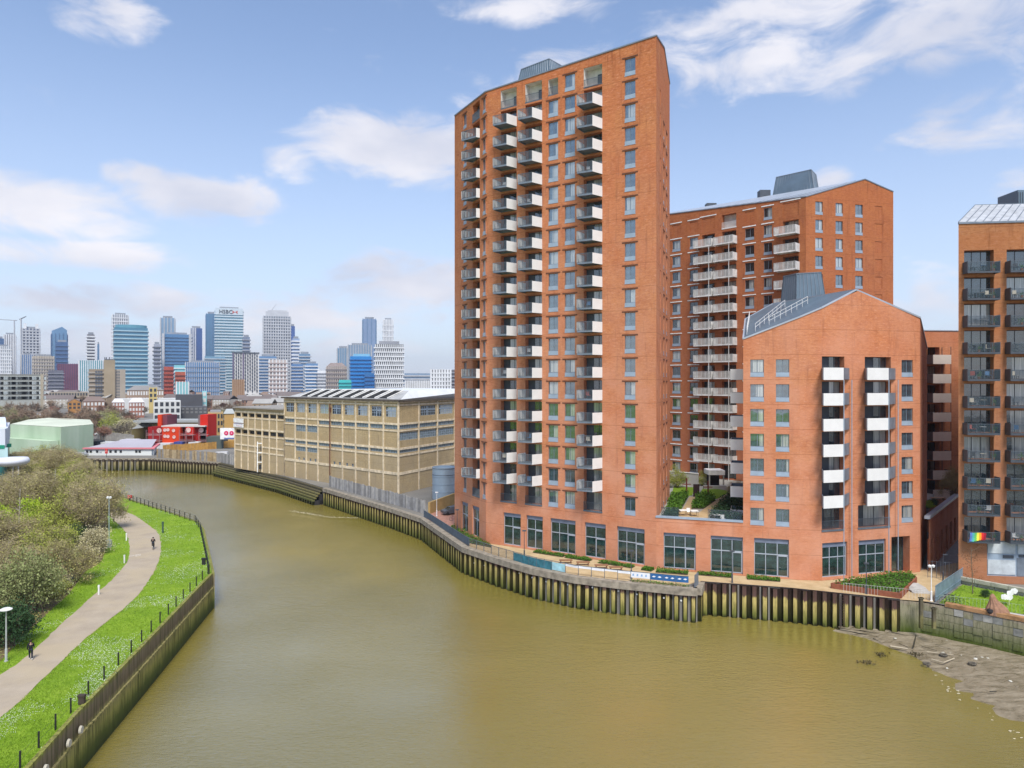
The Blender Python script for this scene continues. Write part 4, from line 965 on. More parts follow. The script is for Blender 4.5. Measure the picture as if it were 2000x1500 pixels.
# low wing
wins = []; lw = thing('warehouse_wing', 'lower left wing of the yellow warehouse with black strip openings', 'warehouse', (*V0, 0)); TL = 17.4
zl0 = lambda py: ZP(py, 200.0)
ops = []
for i in range(7):
    a, b = bay(h0, 7, i, .25)
    for za, zc in ((zl0(814.5), zl0(808)), (zl0(848), zl0(841))): ops.append((a, b, za, zc, .5 if i < 4 else .2))
wb = MB(); wall(wb, h0, -.1, TL, ops); V5 = V0+Vector((20, 38)); wall(wb, Fac(V5, V0), -.1, TL, []); part('wall', wb, brick_yel, lw)
for i, o_ in enumerate(ops): M = Matrix.Translation(h0.w(o_[0], -(o_[4]-.04), o_[2])) @ Matrix.Rotation(h0.rz, 4, 'Z'); mb = MB(); mb.box(0, o_[1]-o_[0], 0, .05, 0, o_[3]-o_[2], M); part('strip_opening', mb, rib_d, lw)
frame_grid(lw, h0, 7, 0, zl0(806), [(zl0(806.5), .45), (zl0(818), .3), (zl0(839.5), .45), (zl0(852), .3), (zl0(872), .4), (zl0(883), .4)])
mb = MB(); mb.prism([V0+Vector((-.5, -.5)), V1+Vector((-.4, -.6)), V1+Vector((18, 36)), V5], TL-.02, TL+.3); part('roof', mb, plain('gravel_roof', (.30,.28,.25), .95), lw)
# signboard hanging on the wing, its faint lettering not readable
M = Matrix.Translation(h0.w(0, 0, 0)) @ Matrix.Rotation(h0.rz, 4, 'Z'); sg = thing('sign_board', 'white two-panel signboard on the far left end of the yellow warehouse', 'sign', h0.w(2.6, .3, zl0(837)), h0.rz)
mb = MB(); mb.box(.1, 5.6, -.55, -.35, zl0(827), zl0(818.5), M); part('board', mb, white_paint, sg); mb = MB(); mb.box(.1, 5.6, -.55, -.35, zl0(836), zl0(828.5), M); part('board', mb, white_paint, sg)
mb = MB(); mb.box(.3, 5.3, -.58, -.552, zl0(829.8), zl0(828.6), M); part('lettering_band', mb, plain('mauve_print', (.38,.33,.45), .7), sg)
mb = MB()
for k in range(5): mb.box(1.9+k*.62, 2.3+k*.62, -.58, -.552, zl0(834.3), zl0(832.2), M)
part('lettering_band', mb, plain('pink_print', (.62,.42,.44), .7), sg, 'stuff')
# scaffold like white stair at the foot of the wing
st = thing('white_stair_tower', 'small white framed stair tower at the foot of the yellow warehouse', 'stair tower', (*P(510, 197), 0)); px0 = P(503, 196); 
mb = MB()
for dx in (0, 3.2, 5.4):
    for dy in (0, 2.5): mb.box(px0.x+dx-.12, px0.x+dx+.12, px0.y+dy-.12, px0.y+dy+.12, 0, 8.4 if dx < 4 else 7.0)
for z in (2.6, 5.2, 7.8): mb.box(px0.x, px0.x+5.4, px0.y-.1, px0.y+.1, z, z+.25)
part('frame', mb, white_paint, st)
for k, z in enumerate((.8, 3.2, 5.8)): mb = MB(); mb.box(px0.x+.4+k*.2, px0.x+1.2+k*.2, px0.y-.04, px0.y+.04, z, z+1.3); part('window', mb, black, st)
mb = MB(); mb.box(px0.x+3.3, px0.x+5.2, px0.y-.2, px0.y+2.4, 0, 7.0); part('cladding', mb, white_paint, st)
# round grey tank at the right of the warehouse
tk = P(868, 152); tank = thing('storage_tank', 'round pale blue grey metal tank between warehouse and tall tower', 'tank', (*tk, 0)); r = 23.5/F*152; zt_ = ZP(917, 152)+.6
mb = MB(); mb.lathe([(r, 0.0), (r, zt_), (r-.12, zt_), (r-.12, zt_-.5), (0.01, zt_-.5)], 36, (tk.x, tk.y, 0)); part('shell', mb, plain('tank_metal', (.36,.45,.53), .4, .5, .2, .1, .4), tank, smooth=False)
for z in (1.6, 3.2, 4.8, zt_-.25, zt_-1.6): mb = MB(); mb.lathe([(r, z), (r+.07, z), (r+.07, z+.12), (r, z+.12)], 36, (tk.x, tk.y, 0)); part('hoop', mb, grey_metal if z > 5 else MAT['tank_metal'], tank)
# ================================================================ FENCES ON THE FAR SIDE
def board_fence(name, label, pts, h, mats, step=.75, z=0.0, cat='fence', gap=.02, zj=.12):
    root = thing(name, label, cat, (*pts[0], z)); rs = resample(pts, step); n = len(rs)-1; ms = {}
    if n > 300: step *= n/300; rs = resample(pts, step)
    for i, (a, b) in enumerate(zip(rs, rs[1:])):
        d = b-a; k = rnd.randrange(len(mats)); hh_ = round(h+rnd.uniform(-zj, zj), 1)
        if (k, hh_) not in ms: ms[(k, hh_)] = MB().box(gap, 1-gap, -.03, .03, 0, hh_).mesh('board', mats[k])
        link('board', ms[(k, hh_)], root, (a.x, a.y, z), math.atan2(d.y, d.x), (d.length, 1, 1))
    mb = MB(); sweep(mb, rs[::4]+[rs[-1]] if (len(rs)-1) % 4 else rs[::4], .04, .12, z+h*.3, z+h*.3+.12); part('rail', mb, mats[0], root)
    return root
fgrey = [plain('grey_fence_a', (.33,.32,.31), .9, .1, 0, .2), plain('grey_fence_b', (.25,.24,.23), .9, .1, 0, .2), plain('grey_fence_c', (.42,.40,.37), .9, .1, 0, .2)]
ftan = [plain('tan_fence_a', (.34,.25,.14), .9, .1, 0, .25), plain('tan_fence_b', (.27,.20,.115), .9, .1, 0, .25), plain('tan_fence_c', (.40,.31,.19), .9, .1, 0, .25), fgrey[1]]
forg = [plain('orange_fence_a', (.45,.25,.07), .9, .1, 0, .2), plain('orange_fence_b', (.38,.21,.06), .9, .1, 0, .2)]
board_fence('timber_fence', 'tall weathered tan timber fence on the far river wall beside the white cabin', [G(306,893), G(432,903)], 2.9, ftan, .7)
board_fence('grey_fence', 'grey panel fence along the river wall left of the warehouse stair', [G(432,903), G(500,916)], 2.9, fgrey, .8)
board_fence('corrugated_fence', 'grey vertical panel fence on the pile wall in front of the warehouse', [G(636,951)+Vector((.6,1)), G(698,969)+Vector((.6,1)), G(762,987)+Vector((.6,1)), G(826,1006)+Vector((.3,1))], 2.5, fgrey, .6)
board_fence('orange_boarding', 'orange brown boarding behind the tan fence near the warehouse', [G(318,884), G(400,878), G(458,874)], 2.6, forg, 1.2)
board_fence('palisade_fence', 'pale grey palisade fence beside the green shed and the grass', [G(189,857), G(225,862), G(262,867)], 3.6, [fgrey[2]], .9, gap=.2)
# yard wall beside the tank
mb = MB(); sweep(mb, [G(838,1004), G(893,982)], -.2, .2, 0, 2.2); solo('yard_wall', mb, plain('ochre_wall', (.42,.29,.12), .9, .15, 0, .2, .5), 'low ochre brick wall below the round grey tank', 'wall')
sheet('red_paved_yard', [G(828,1013), G(838,1003), G(890,990), G(905,1012), G(905,1045), G(870,1030)], .012, pave_red)
# ================================================================ FAR CITY
def wmat(name, c, **k): return MAT.get(name) or plain(name, c, **k)
tower_glass = {}
def gmat(c, rough=.28):
    k = 'far_glass_%d_%d_%d' % tuple(int(x*255) for x in c)
    if k not in MAT: plain(k, c, rough, .6, .15, .10, .02)
    return MAT[k]
def cmat(c):
    k = 'far_cladding_%d_%d_%d' % tuple(int(x*255) for x in c)
    if k not in MAT: plain(k, c, .8, .2, 0, .12, .06)
    return MAT[k]
CI = {}
def lx(t, px): return (px-CI[t][1])*CI[t][2]
def lbox(t, mb, pa, pb, o0, o1, z0, z1):      # a box on a building's front, o0..o1 metres proud of it
    M, pc, k, hd = CI[t]; mb.box(lx(t, pa), lx(t, pb), -hd-o1, -hd-o0, z0, z1, M); return mb
def lpt(t, px, out, z): return CI[t][0] @ Vector((lx(t, px), -CI[t][3]-out, z))
def city(name, label, px0, px1, yt, D, body, dd=None, bands=None, fins=None, top=None, cat='skyscraper', z0=0.0, yaw=0.0, group=None, wins=None, roofc=None):
    pc = (px0+px1)/2; a = math.atan((pc-1000)/F); w = (px1-px0)/F*D*cos(a); dd = dd or w*.8; zt = ZP(yt, D); fc = P(pc, D); c_ = fc+Vector((sin(a), cos(a)))*dd/2; yaw = yaw-a
    root = thing(name, label, cat, (c_.x, c_.y, z0), yaw, group)
    M = Matrix.Translation((c_.x, c_.y, 0)) @ Matrix.Rotation(yaw, 4, 'Z'); hw, hd = w/2, dd/2; CI[root] = (M, pc, D*cos(a)/F, hd)
    mb = MB(); mb.box(-hw, hw, -hd, hd, z0, zt, M); part('body', mb, body, root)
    if bands:      # (pitch, height, material[, out])
        p, h_, mt = bands[:3]; o_ = bands[3] if len(bands) > 3 else .004*D*.35
        mb = MB(); z = zt-p
        while z > max(z0+2, ZP(800, D)): mb.box(-hw-o_, hw+o_, -hd-o_, hd+o_, z, z+h_, M); z -= p
        part('floor_bands', mb, mt, root, 'stuff')
    if fins:       # (count, width, material)
        n, fw_, mt = fins; o_ = .0022*D*.35; mb = MB()
        for i in range(n+1):
            x = -hw+w*i/n; mb.box(x-fw_/2, x+fw_/2, -hd-o_*1.6, hd+o_*1.6, z0, zt+o_, M)
        for i in range(1, n): y = -hd+dd*i/n; mb.box(-hw-o_*1.6, hw+o_*1.6, y-fw_/2, y+fw_/2, z0, zt-o_, M)
        part('fins', mb, mt, root, 'stuff')
    if wins:       # (nx, nz, material, zlow) windows built as parts
        nx, nz_, mt, zl_ = wins; pw, ph = w/nx, (zt-zl_)/nz_
        me = MB().box(-pw*.3, pw*.3, -.12, .05, -ph*.3, ph*.3).mesh('window', mt)
        for i in range(nx):
            for j in range(nz_):
                o = link('window', me, root, (M @ Vector((-hw+pw*(i+.5), -hd, zl_+ph*(j+.5)))), yaw)
    if top is None and cat == 'skyscraper': top = 'flat'
    if top == 'flat': mb = MB(); mb.box(-hw*.7, hw*.7, -hd*.6, hd*.6, zt, zt+D*.003, M); part('roof_plant', mb, roofc or cmat((.25,.27,.3)), root)
    elif top == 'gable':
        r_ = MB(); hh_ = w*.32 if w < 30 else 5; a_, b_, c_, d_, e_, f_ = [M @ Vector(v) for v in ((-hw-.3,-hd-.3,zt),(hw+.3,-hd-.3,zt),(hw+.3,hd,zt),(-hw-.3,hd,zt),(0,-hd-.3,zt+hh_),(0,hd,zt+hh_))]
        r_.quad([a_, e_, f_, d_]); r_.quad([b_, c_, f_, e_]); part('roof', r_, roofc or cmat((.2,.15,.13)), root); g_ = MB(); g_.quad([a_+Vector((0,.25,0)), b_+Vector((0,.25,0)), e_+Vector((0,.25,0))]); part('gable', g_, body, root)
    elif top == 'hip':
        r_ = MB(); hh_ = min(w, dd)*.22+1; a_, b_, c_, d_, e_, f_ = [M @ Vector(v) for v in ((-hw-.3,-hd-.3,zt),(hw+.3,-hd-.3,zt),(hw+.3,hd,zt),(-hw-.3,hd,zt),(-hw*.6,0,zt+hh_),(hw*.6,0,zt+hh_))]
        r_.quad([a_, b_, f_, e_]); r_.quad([b_, c_, f_]); r_.quad([c_, d_, e_, f_]); r_.quad([d_, a_, e_]); part('roof', r_, roofc or cmat((.2,.15,.13)), root)
    return root
BG, BG2, TG, WG = gmat((.10,.20,.34)), gmat((.055,.12,.25)), gmat((.16,.34,.40)), gmat((.26,.33,.40))
GRY, LGR, WHT, DGR, BEI = cmat((.30,.31,.34)), cmat((.45,.46,.48)), cmat((.66,.67,.68)), cmat((.10,.11,.13)), cmat((.45,.40,.33))
Dc = 1700
city('tower_block', 'dark navy tower at the far left edge of the skyline', -12, 8, 661, 1650, BG2)
city('tower_block', 'tower with white vertical fins at the far left of the skyline', 8, 30, 654, 1700, cmat((.2,.2,.24)), fins=(5, 3, WHT))
city('tower_block', 'shorter white gridded tower at the left edge of the skyline', -10, 21, 677, 1450, gmat((.2,.26,.3)), fins=(8, 2, WHT), bands=(7, 2, WHT))
t_ = city('tower_under_construction', 'grey skeletal tower with two prongs on top beside the tower crane', 44, 77, 642, 1600, gmat((.12,.14,.2)), bands=(6.5, 2.8, LGR), fins=(5, 2.5, LGR), top='flat')
for px in (46, 69): mb = MB(); lbox(t_, mb, px, px+6, -25, 0, ZP(643,1600), ZP(632,1600)); part('rooftop_prong', mb, WHT, t_)
city('tower_block', 'blue glazed podium block under the skeletal tower', 42, 66, 693, 1500, gmat((.14,.24,.42)), fins=(6, 1.2, LGR))
t_ = city('glass_tower', 'blue glass tower with a peaked top left of the brutalist tower', 101, 131, 652, 1700, gmat((.13,.26,.42)), fins=(4, 1.2, BG2))
mb = MB(); zt_, za_ = ZP(652,1700), ZP(638,1700); e_ = [lpt(t_, 101, 0, zt_), lpt(t_, 121, 0, zt_), lpt(t_, 131, 0, zt_), lpt(t_, 131, -25, zt_), lpt(t_, 121, -25, zt_), lpt(t_, 101, -25, zt_)]; hs = (.4, 1, .55, .55, 1, .4); u_ = [p+Vector((0, 0, (za_-zt_)*h_)) for p, h_ in zip(e_, hs)]
for k in range(6): mb.quad([e_[k], e_[(k+1) % 6], u_[(k+1) % 6], u_[k]])
mb.quad([u_[0], u_[1], u_[4], u_[5]]); mb.quad([u_[1], u_[2], u_[3], u_[4]]); part('peaked_top', mb, gmat((.13,.26,.42)), t_)
city('glass_tower', 'darker stepped glass tower in front of the peaked blue tower', 109, 133, 668, 1600, gmat((.05,.11,.24)), bands=(9, .8, BG))
t_ = city('tower_block', 'slender tower with dark and white horizontal stripes standing alone', 170, 185, 653, 1750, cmat((.16,.15,.16)), bands=(7.5, 3.6, WHT))
city('tower_block', 'tiny thin blue tower beside the slender striped tower', 190, 194, 672, 1850, BG)
city('lattice_tower', 'tall pale tower with lattice top behind the teal banded tower', 220, 250, 615, 1800, gmat((.2,.22,.27)), bands=(9, 2.2, WHT), fins=(7, 2.2, WHT))
t_ = city('banded_tower', 'broad teal glass tower with rounded top and pale horizontal bands', 223, 289, 640, 1500, gmat((.06,.20,.30)), bands=(8.2, 2.5, gmat((.36,.52,.58))))
mb = MB(); mb.prism([lpt(t_, 256+32*cos(a), -24+23*sin(a), 0) for a in [2*pi*i/20 for i in range(20)]], ZP(641,1500), ZP(634,1500)); part('rounded_top', mb, gmat((.10,.30,.38)), t_)
city('tower_block', 'slender grey tower between the two broad blue towers', 300, 313, 672, 1450, cmat((.32,.34,.40)), bands=(8, 2.5, DGR), top='flat')
city('glass_tower', 'pale blue tower rising behind the wide blue slab', 314, 341, 621, 1800, gmat((.20,.32,.45)), fins=(4, 2, LGR))
t_ = city('glass_slab', 'wide blue glass slab building with pale edges', 317, 374, 653, 1500, gmat((.07,.19,.36)), bands=(7, .8, BG), top=None)
for px in (316.5, 369): mb = MB(); lbox(t_, mb, px, px+5, 0, 4, 0, ZP(652,1500)); part('edge_pier', mb, LGR, t_)
t_ = city('tower_block', 'narrow tower with white vertical stripes and a navy glazed half', 371, 395, 641, 1600, gmat((.04,.09,.25)), fins=None, top='flat')
for k in range(4): mb = MB(); lbox(t_, mb, 371+k*3.4, 372.6+k*3.4, 0, 3, 0, ZP(640,1600)); part('fin', mb, WHT, t_)
city('glass_tower', 'dark blue glass tower touching the left side of the lettered tower', 403, 421, 613, 1760, gmat((.10,.22,.36)), fins=(3, 1.5, BG))
t_ = city('banded_tower', 'tall pale banded office tower with black lettering along its top', 421, 474, 603, 1650, gmat((.16,.34,.42)), bands=(6.6, 3.0, gmat((.52,.60,.64))))
mb = MB(); lbox(t_, mb, 420.5, 474.5, -48, 2.5, ZP(615,1650), ZP(602,1650)); part('sign_parapet', mb, gmat((.55,.62,.66)), t_)
def text(root, txt, loc, size, mt, name='lettering', rz=0.0, depth=.02):
    cu = bpy.data.curves.new(name, 'FONT'); cu.body = txt; cu.size = size; cu.extrude = depth; cu.align_x = 'CENTER'; cu.resolution_u = 2
    tmp = bpy.data.objects.new('t', cu); me = bpy.data.meshes.new_from_object(tmp); bpy.data.objects.remove(tmp); me.name = name
    me.materials.clear(); me.materials.append(mt); me.transform(Matrix.Rotation(pi/2, 4, 'X')); return link(name, me, root, loc, rz)
text(t_, 'HSBC', lpt(t_, 441, 3.2, ZP(612.5,1650)), 12, black, depth=.6, rz=math.atan(559/F)); q = lpt(t_, 460, 0, 0); z_ = ZP(609.5,1650)
mb = MB()
for s_ in (-1, 1): mb.quad([lpt(t_, 459, 3.0, z_), lpt(t_, 459+s_*5, 3.0, z_+4), lpt(t_, 459+s_*5, 3.0, z_-4)])
part('logo', mb, cmat((.45,.12,.10)), t_)
city('tower_block', 'small dark grey tower just right of the lettered tower', 474, 488, 658, 1600, cmat((.18,.22,.30)), bands=(8, 2, GRY))
t_ = city('stepped_grid_tower', 'tall grey gridded tower with stepped top and faint crane jib', 515, 567, 618, 1700, gmat((.12,.15,.20)), bands=(7.0, 2.6, LGR), fins=(11, 2.6, LGR))
mb = MB(); lbox(t_, mb, 519, 564, -42, -4, ZP(619,1700), ZP(608,1700)); lbox(t_, mb, 523, 561, -40, -6, ZP(608,1700), ZP(605.5,1700)); part('upper_stage', mb, LGR, t_)
q = P(529,1700); mb = MB(); mb.tube((q.x, 1705, ZP(606,1700)), (q.x+11, 1705, ZP(594,1700)), .8, .5, 4); part('crane_jib', mb, LGR, t_)
city('tower_block', 'navy tower peeping out right of the grey gridded tower', 566, 576, 637, 1800, gmat((.06,.12,.34)), top='flat')
city('tower_block', 'striped stepped tower at the right foot of the gridded tower', 571, 585, 661, 1650, cmat((.25,.32,.45)), bands=(8, 3, WHT))
city('glass_block', 'small blue and white glass block beyond the striped stepped tower', 584, 606, 691, 1600, gmat((.14,.25,.38)), bands=(7, 2, LGR))
city('glass_block', 'blue banded office block below the gridded tower', 569, 592, 711, 1300, gmat((.10,.20,.38)), bands=(6, 1.6, LGR)); city('glass_block', 'pale blue banded office block facing the river park', 597, 621, 710, 1300, gmat((.12,.24,.42)), bands=(6, 2, WHT))
t_ = city('patterned_tower', 'white and black lozenge patterned residential tower', 454, 506, 690, 1000, cmat((.64,.63,.62)), dd=26, top=None, cat='tower block')
k_ = 0; me = MB().quad([(0,0,-3.4),(1.2,0,0),(0,0,3.4),(-1.2,0,0)]).mesh('window', DGR)
for i in range(11):
    for j in range(11):
        if i in (4,): continue
        link('window', me, t_, lpt(t_, 457+i*4.5, .6, 12+j*4.9+(2.4 if i % 2 else 0)), math.atan(520/F))
mb = MB(); lbox(t_, mb, 453, 507, -27, 1, ZP(690,1000), ZP(688,1000)); part('roof_edge', mb, DGR, t_)
mb = MB(); lbox(t_, mb, 454, 457, 0, 1, 0, ZP(690,1000)); lbox(t_, mb, 473.5, 477, 0, 1, 0, ZP(690,1000)); part('dark_strip', mb, cmat((.14,.12,.18)), t_)
city('glass_block', 'blue banded block between the patterned tower and the beige block', 506, 540, 696, 1400, gmat((.11,.22,.38)), bands=(6, 2, LGR)); 
city('flats_block', 'pink beige ribbed block of flats beside the patterned tower', 526, 560, 703, 950, cmat((.52,.46,.43)), bands=(5.5, 1.6, cmat((.34,.28,.27))), fins=(5, 1.5, WHT), cat='tower block')
city('office_block', 'tall white block with small windows right of the blue offices', 620, 638, 724, 1300, WHT, bands=(6, 1.8, GRY), cat='office block')
t_ = city('office_block', 'brown grey stone office building with curved pediment', 638, 676, 716, 1200, cmat((.34,.29,.26)), bands=(7, 2.6, cmat((.18,.16,.16))), fins=(9, 1.6, cmat((.42,.37,.33))), cat='office block', top='hip', roofc=cmat((.25,.2,.18)))
city('glass_tower', 'blue grey glass tower left of the wrapped building', 659, 681, 680, 1500, gmat((.15,.26,.38)), fins=(5, 1, LGR))
city('glass_tower', 'flat topped grey glass tower behind the blue wrapped building', 680, 725, 674, 1500, gmat((.20,.28,.38)), fins=(9, 1.2, LGR))
blue_sc = gmat((.01,.20,.52), .5); t_ = city('wrapped_building', 'building wrapped in bright blue scaffold sheeting', 684, 726, 696, 1000, blue_sc, bands=(5.2, .7, gmat((.02,.10,.32), .5)), cat='building under construction')
mb = MB(); lbox(t_, mb, 690, 722, -20, -2, ZP(697,1000), ZP(691,1000)); part('scaffold_top', mb, gmat((.20,.45,.62), .5), t_)
city('wrapped_building', 'lower darker blue wrapped block at the right of the bright blue one', 712, 731, 729, 980, gmat((.015,.13,.34), .5), bands=(5.2, .7, gmat((.02,.10,.32), .5)), cat='building under construction')
t_ = city('wrapped_building', 'turquoise sheeted low block in front of the blue wrapped building', 662, 686, 742, 960, gmat((.05,.48,.46), .5), bands=(4.4, 1, gmat((.02,.28,.30), .5)), cat='building under construction')
city('glass_tower', 'tall pale blue slab tower right of the wrapped buildings', 709, 734, 623, 1750, gmat((.20,.28,.42)), fins=(3, 1.2, BG))
city('lattice_tower', 'slim tower with white lattice crown above the white gridded flats', 749, 767, 625, 1750, gmat((.25,.28,.34)), fins=(6, 2.6, WHT), bands=(14, 2.2, WHT))
t_ = city('gridded_flats', 'white and charcoal gridded apartment tower above the warehouse roof', 732, 788, 672, 1000, cmat((.16,.17,.18)), dd=34, bands=(6.2, 1.8, WHT), cat='tower block')
mb = MB(); 
for i in range(14):
    for j in range(14):
        px = 732.5+i*4.0+(1.2 if j % 2 else 0); z = ZP(672,1000)-5.6-j*6.2; lbox(t_, mb, px, px+1.7, 0, 1.6, z, z+5)
part('balcony_screens', mb, WHT, t_, 'stuff'); mb = MB(); lbox(t_, mb, 740, 780, -28, -4, ZP(672,1000), ZP(666,1000)); part('roof_plant', mb, GRY, t_)
city('flats_block', 'low pale blue office block behind the warehouse roof', 788, 842, 729, 1300, gmat((.22,.30,.40)), bands=(6, 2.4, LGR), cat='office block')
city('flats_block', 'row of white ribbed flats just above the warehouse roof', 792, 840, 744, 1000, cmat((.3,.3,.3)), fins=(14, 1.8, WHT), cat='tower block')
city('flats_block', 'white and grey block of flats beside the tall brick tower', 842, 880, 722, 950, cmat((.20,.20,.21)), fins=(7, 2.4, WHT), bands=(5.5, 1.7, WHT), cat='tower block'); city('flats_block', 'dark narrow block half hidden by the tall brick tower', 880, 900, 722, 1000, cmat((.14,.13,.14)), bands=(5, 1.4, GRY), cat='tower block')
city('tower_block', 'beige gridded office block left of the red striped block', 65, 105, 696, 1300, BEI, bands=(6, 1.8, cmat((.25,.23,.22))), fins=(8, 1.8, BEI), cat='office block', top='flat')
city('office_block', 'dark low block below the beige gridded block', 94, 124, 723, 1200, cmat((.13,.13,.16)), cat='office block', bands=(6, .8, GRY))
city('office_block', 'maroon block with vertical stripes left of the brutalist tower', 113, 156, 711, 1250, cmat((.27,.09,.13)), fins=(12, 1.4, cmat((.12,.06,.12))), cat='office block')
city('office_block', 'teal block with white vertical stripes behind the brutalist tower', 155, 201, 704, 1250, gmat((.10,.32,.38)), fins=(11, 1.4, WHT), cat='office block')
# brutalist tower
bt = cmat((.27,.215,.155)); t_ = city('brutalist_tower', 'brown concrete brutalist tower block with taller lift shaft', 174, 203, 721, 700, bt, dd=18, bands=(4.2, 1.6, cmat((.36,.32,.27))), cat='tower block')
for (a, b, y_, nm, yy, c_) in ((203,225,703,'lift_shaft',697,cmat((.33,.265,.18))), (225,246,721,'right_wing',700,cmat((.37,.32,.26)))):
    mb = MB(); lbox(t_, mb, a, b, -16 if nm == 'lift_shaft' else -18, 700-yy, 0, ZP(y_,700)); part(nm, mb, c_, t_)
mb = MB(); 
for px in (204, 207, 213): lbox(t_, mb, px, px+2, -6, -5, ZP(703,700), ZP(697,700))
lbox(t_, mb, 204, 222, -12, -2, ZP(703,700), ZP(701,700)); part('chimneys', mb, DGR, t_)
me = MB().box(-.9, .9, -.1, .1, -.9, .9).mesh('window', DGR); mw = MB().box(-.5, .5, -.1, .1, -1, 1).mesh('window', DGR)
for j in range(13):
    z = ZP(724,700)-1-j*2.9
    if z < 3: break
    for px in (188, 193, 198): link('window', me, t_, lpt(t_, px, 1.1, z), math.atan(800/F))
    for px in (229, 233): link('window', mw, t_, lpt(t_, px, .05, z), math.atan(800/F))
# long grey slab block
t_ = city('slab_block', 'long grey concrete slab block of flats at the left edge', -30, 84, 731, 520, cmat((.36,.37,.34)), dd=14, bands=None, cat='flats')
me = MB().box(-3.1, 3.1, -.12, .05, -1.1, 1.1).mesh('window', cmat((.42,.46,.46)))
for j in range(5):
    for i in range(16):
        link('window', me, t_, lpt(t_, -24+i*7, .05, ZP(736,520)-j*3.6-1), math.atan(973/F))
mb = MB(); 
for j in range(6): lbox(t_, mb, -30, 84, .0, .12, ZP(731,520)-j*3.6-.8, ZP(731,520)-j*3.6)
part('balcony_decks', mb, cmat((.20,.20,.18)), t_, 'stuff'); mb = MB(); lbox(t_, mb, 80, 86, -1, 1.1, 0, ZP(731,520)); part('end_wall', mb, cmat((.36,.31,.23)), t_)
# coloured offices
city('office_block', 'dark red brick tower in front of the wide blue slab', 320, 339, 716, 900, cmat((.34,.075,.05)), bands=(5, .8, cmat((.2,.05,.04))), cat='office block')
city('office_block', 'turquoise topped office block right of the dark red tower', 340, 361, 713, 950, gmat((.22,.52,.56)), bands=(5, 1.2, WHT), cat='office block'); city('office_block', 'red brick block below the turquoise top', 342, 362, 726, 880, cmat((.38,.10,.06)), bands=(5, .8, cmat((.2,.06,.05))), cat='office block')
city('glass_block', 'long blue glazed office building below the lettered tower', 363, 428, 708, 1150, gmat((.05,.19,.42)), fins=(16, 1.2, LGR), bands=(8, 1.2, BG), cat='office block', top='flat')
city('glass_block', 'grey topped glass block beside the long blue office', 400, 440, 696, 1400, gmat((.15,.28,.38)), bands=(6, 1.5, LGR), cat='office block')
city('low_block', 'small turquoise low block below the red brick block', 345, 368, 746, 760, gmat((.25,.55,.58)), fins=(4, 1, WHT), cat='building')
city('brick_arch_block', 'brown brick building with tall dark arches below the patterned tower', 455, 476, 742, 800, cmat((.27,.15,.09)), fins=(5, 1.8, cmat((.33,.21,.13))), cat='building')
# middle distance
def mid_(name, label, px0, px1, yt, D, c, dd=14, top=None, wins=None, roofc=None, yaw=0, cat='building'): return city(name, label, px0, px1, yt, D, cmat(c), dd=dd, cat=cat, wins=wins, top=top, roofc=roofc, yaw=yaw)
w_dk = cmat((.05,.055,.065)); w_wh = cmat((.60,.60,.58))
mid_('yellow_flats', 'small yellow block of flats with black windows in the middle distance', 291, 307, 757, 560, (.52,.40,.16), 10, wins=(2, 3, w_dk, 8), roofc=None, top='flat')
mid_('white_flats', 'plain white four storey block behind the red building', 300, 353, 783, 330, (.62,.62,.60), 14, wins=(5, 4, w_dk, 4), top=None)
mid_('charcoal_block', 'charcoal clad block behind the white four storey block', 343, 396, 771, 400, (.085,.085,.095), 16, wins=None); mid_('charcoal_brick_block', 'dark grey brick block right of the white four storey block', 353, 405, 795, 350, (.10,.10,.105), 16, wins=(6, 2, cmat((.2,.2,.2)), 9))
mid_('turquoise_block', 'narrow white and turquoise end of the charcoal block', 395, 404, 764, 420, (.28,.55,.58), 12, wins=(1, 4, w_wh, 5))
mid_('gable_house', 'orange brick gable fronted house left of the brutalist tower', 133, 158, 786, 560, (.42,.21,.07), 16, top='gable', wins=(3, 2, w_dk, 3), cat='house')
mid_('terrace_house', 'brown terraced house with white framed windows below the brutalist tower', 162, 205, 784, 540, (.27,.15,.10), 12, top='hip', wins=(6, 2, w_wh, 2), cat='house')
mid_('terrace_house', 'red terraced house with white framed windows behind the pale tree', 219, 243, 786, 500, (.30,.13,.09), 12, top='hip', wins=(4, 3, w_wh, 1), roofc=cmat((.62,.61,.6)), cat='house'); mid_('terrace_house', 'red terraced house with pale gable roof left of the white block', 252, 282, 786, 490, (.30,.13,.09), 12, top='hip', wins=(5, 3, w_wh, 1), roofc=cmat((.60,.58,.57)), cat='house')
mid_('white_roof_shed', 'long low building with bright white roof behind the terraced houses', 236, 352, 779, 560, (.58,.58,.56), 30)
mid_('brown_flats', 'low brown flats right of the brutalist tower', 248, 320, 762, 640, (.30,.21,.15), 14, wins=(14, 2, w_wh, 6), top='hip', roofc=cmat((.24,.23,.22)))
mid_('long_low_block', 'long low tan block behind the green shed at the left', 6, 92, 806, 420, (.23,.19,.15), 14, wins=(16, 2, w_wh, 2)); mid_('park_block', 'long pale brown low flats behind trees left of the brutalist tower', 96, 172, 766, 760, (.34,.29,.22), 14, wins=(14, 2, w_dk, 4))
mid_('brick_flats', 'yellow brick flats with bay windows right of the red building', 406, 436, 806, 300, (.46,.32,.14), 12, wins=(5, 3, w_dk, 3), top='flat', roofc=cmat((.3,.3,.32))); t_ = mid_('brick_flats', 'rounded ochre brick block beside the left end of the warehouse', 438, 458, 808, 295, (.47,.29,.10), 10, top='hip', roofc=cmat((.40,.42,.40)))
mid_('low_hall', 'long low brown hall with green roof left of the yellow gable', 210, 266, 832, 330, (.27,.21,.16), 10)
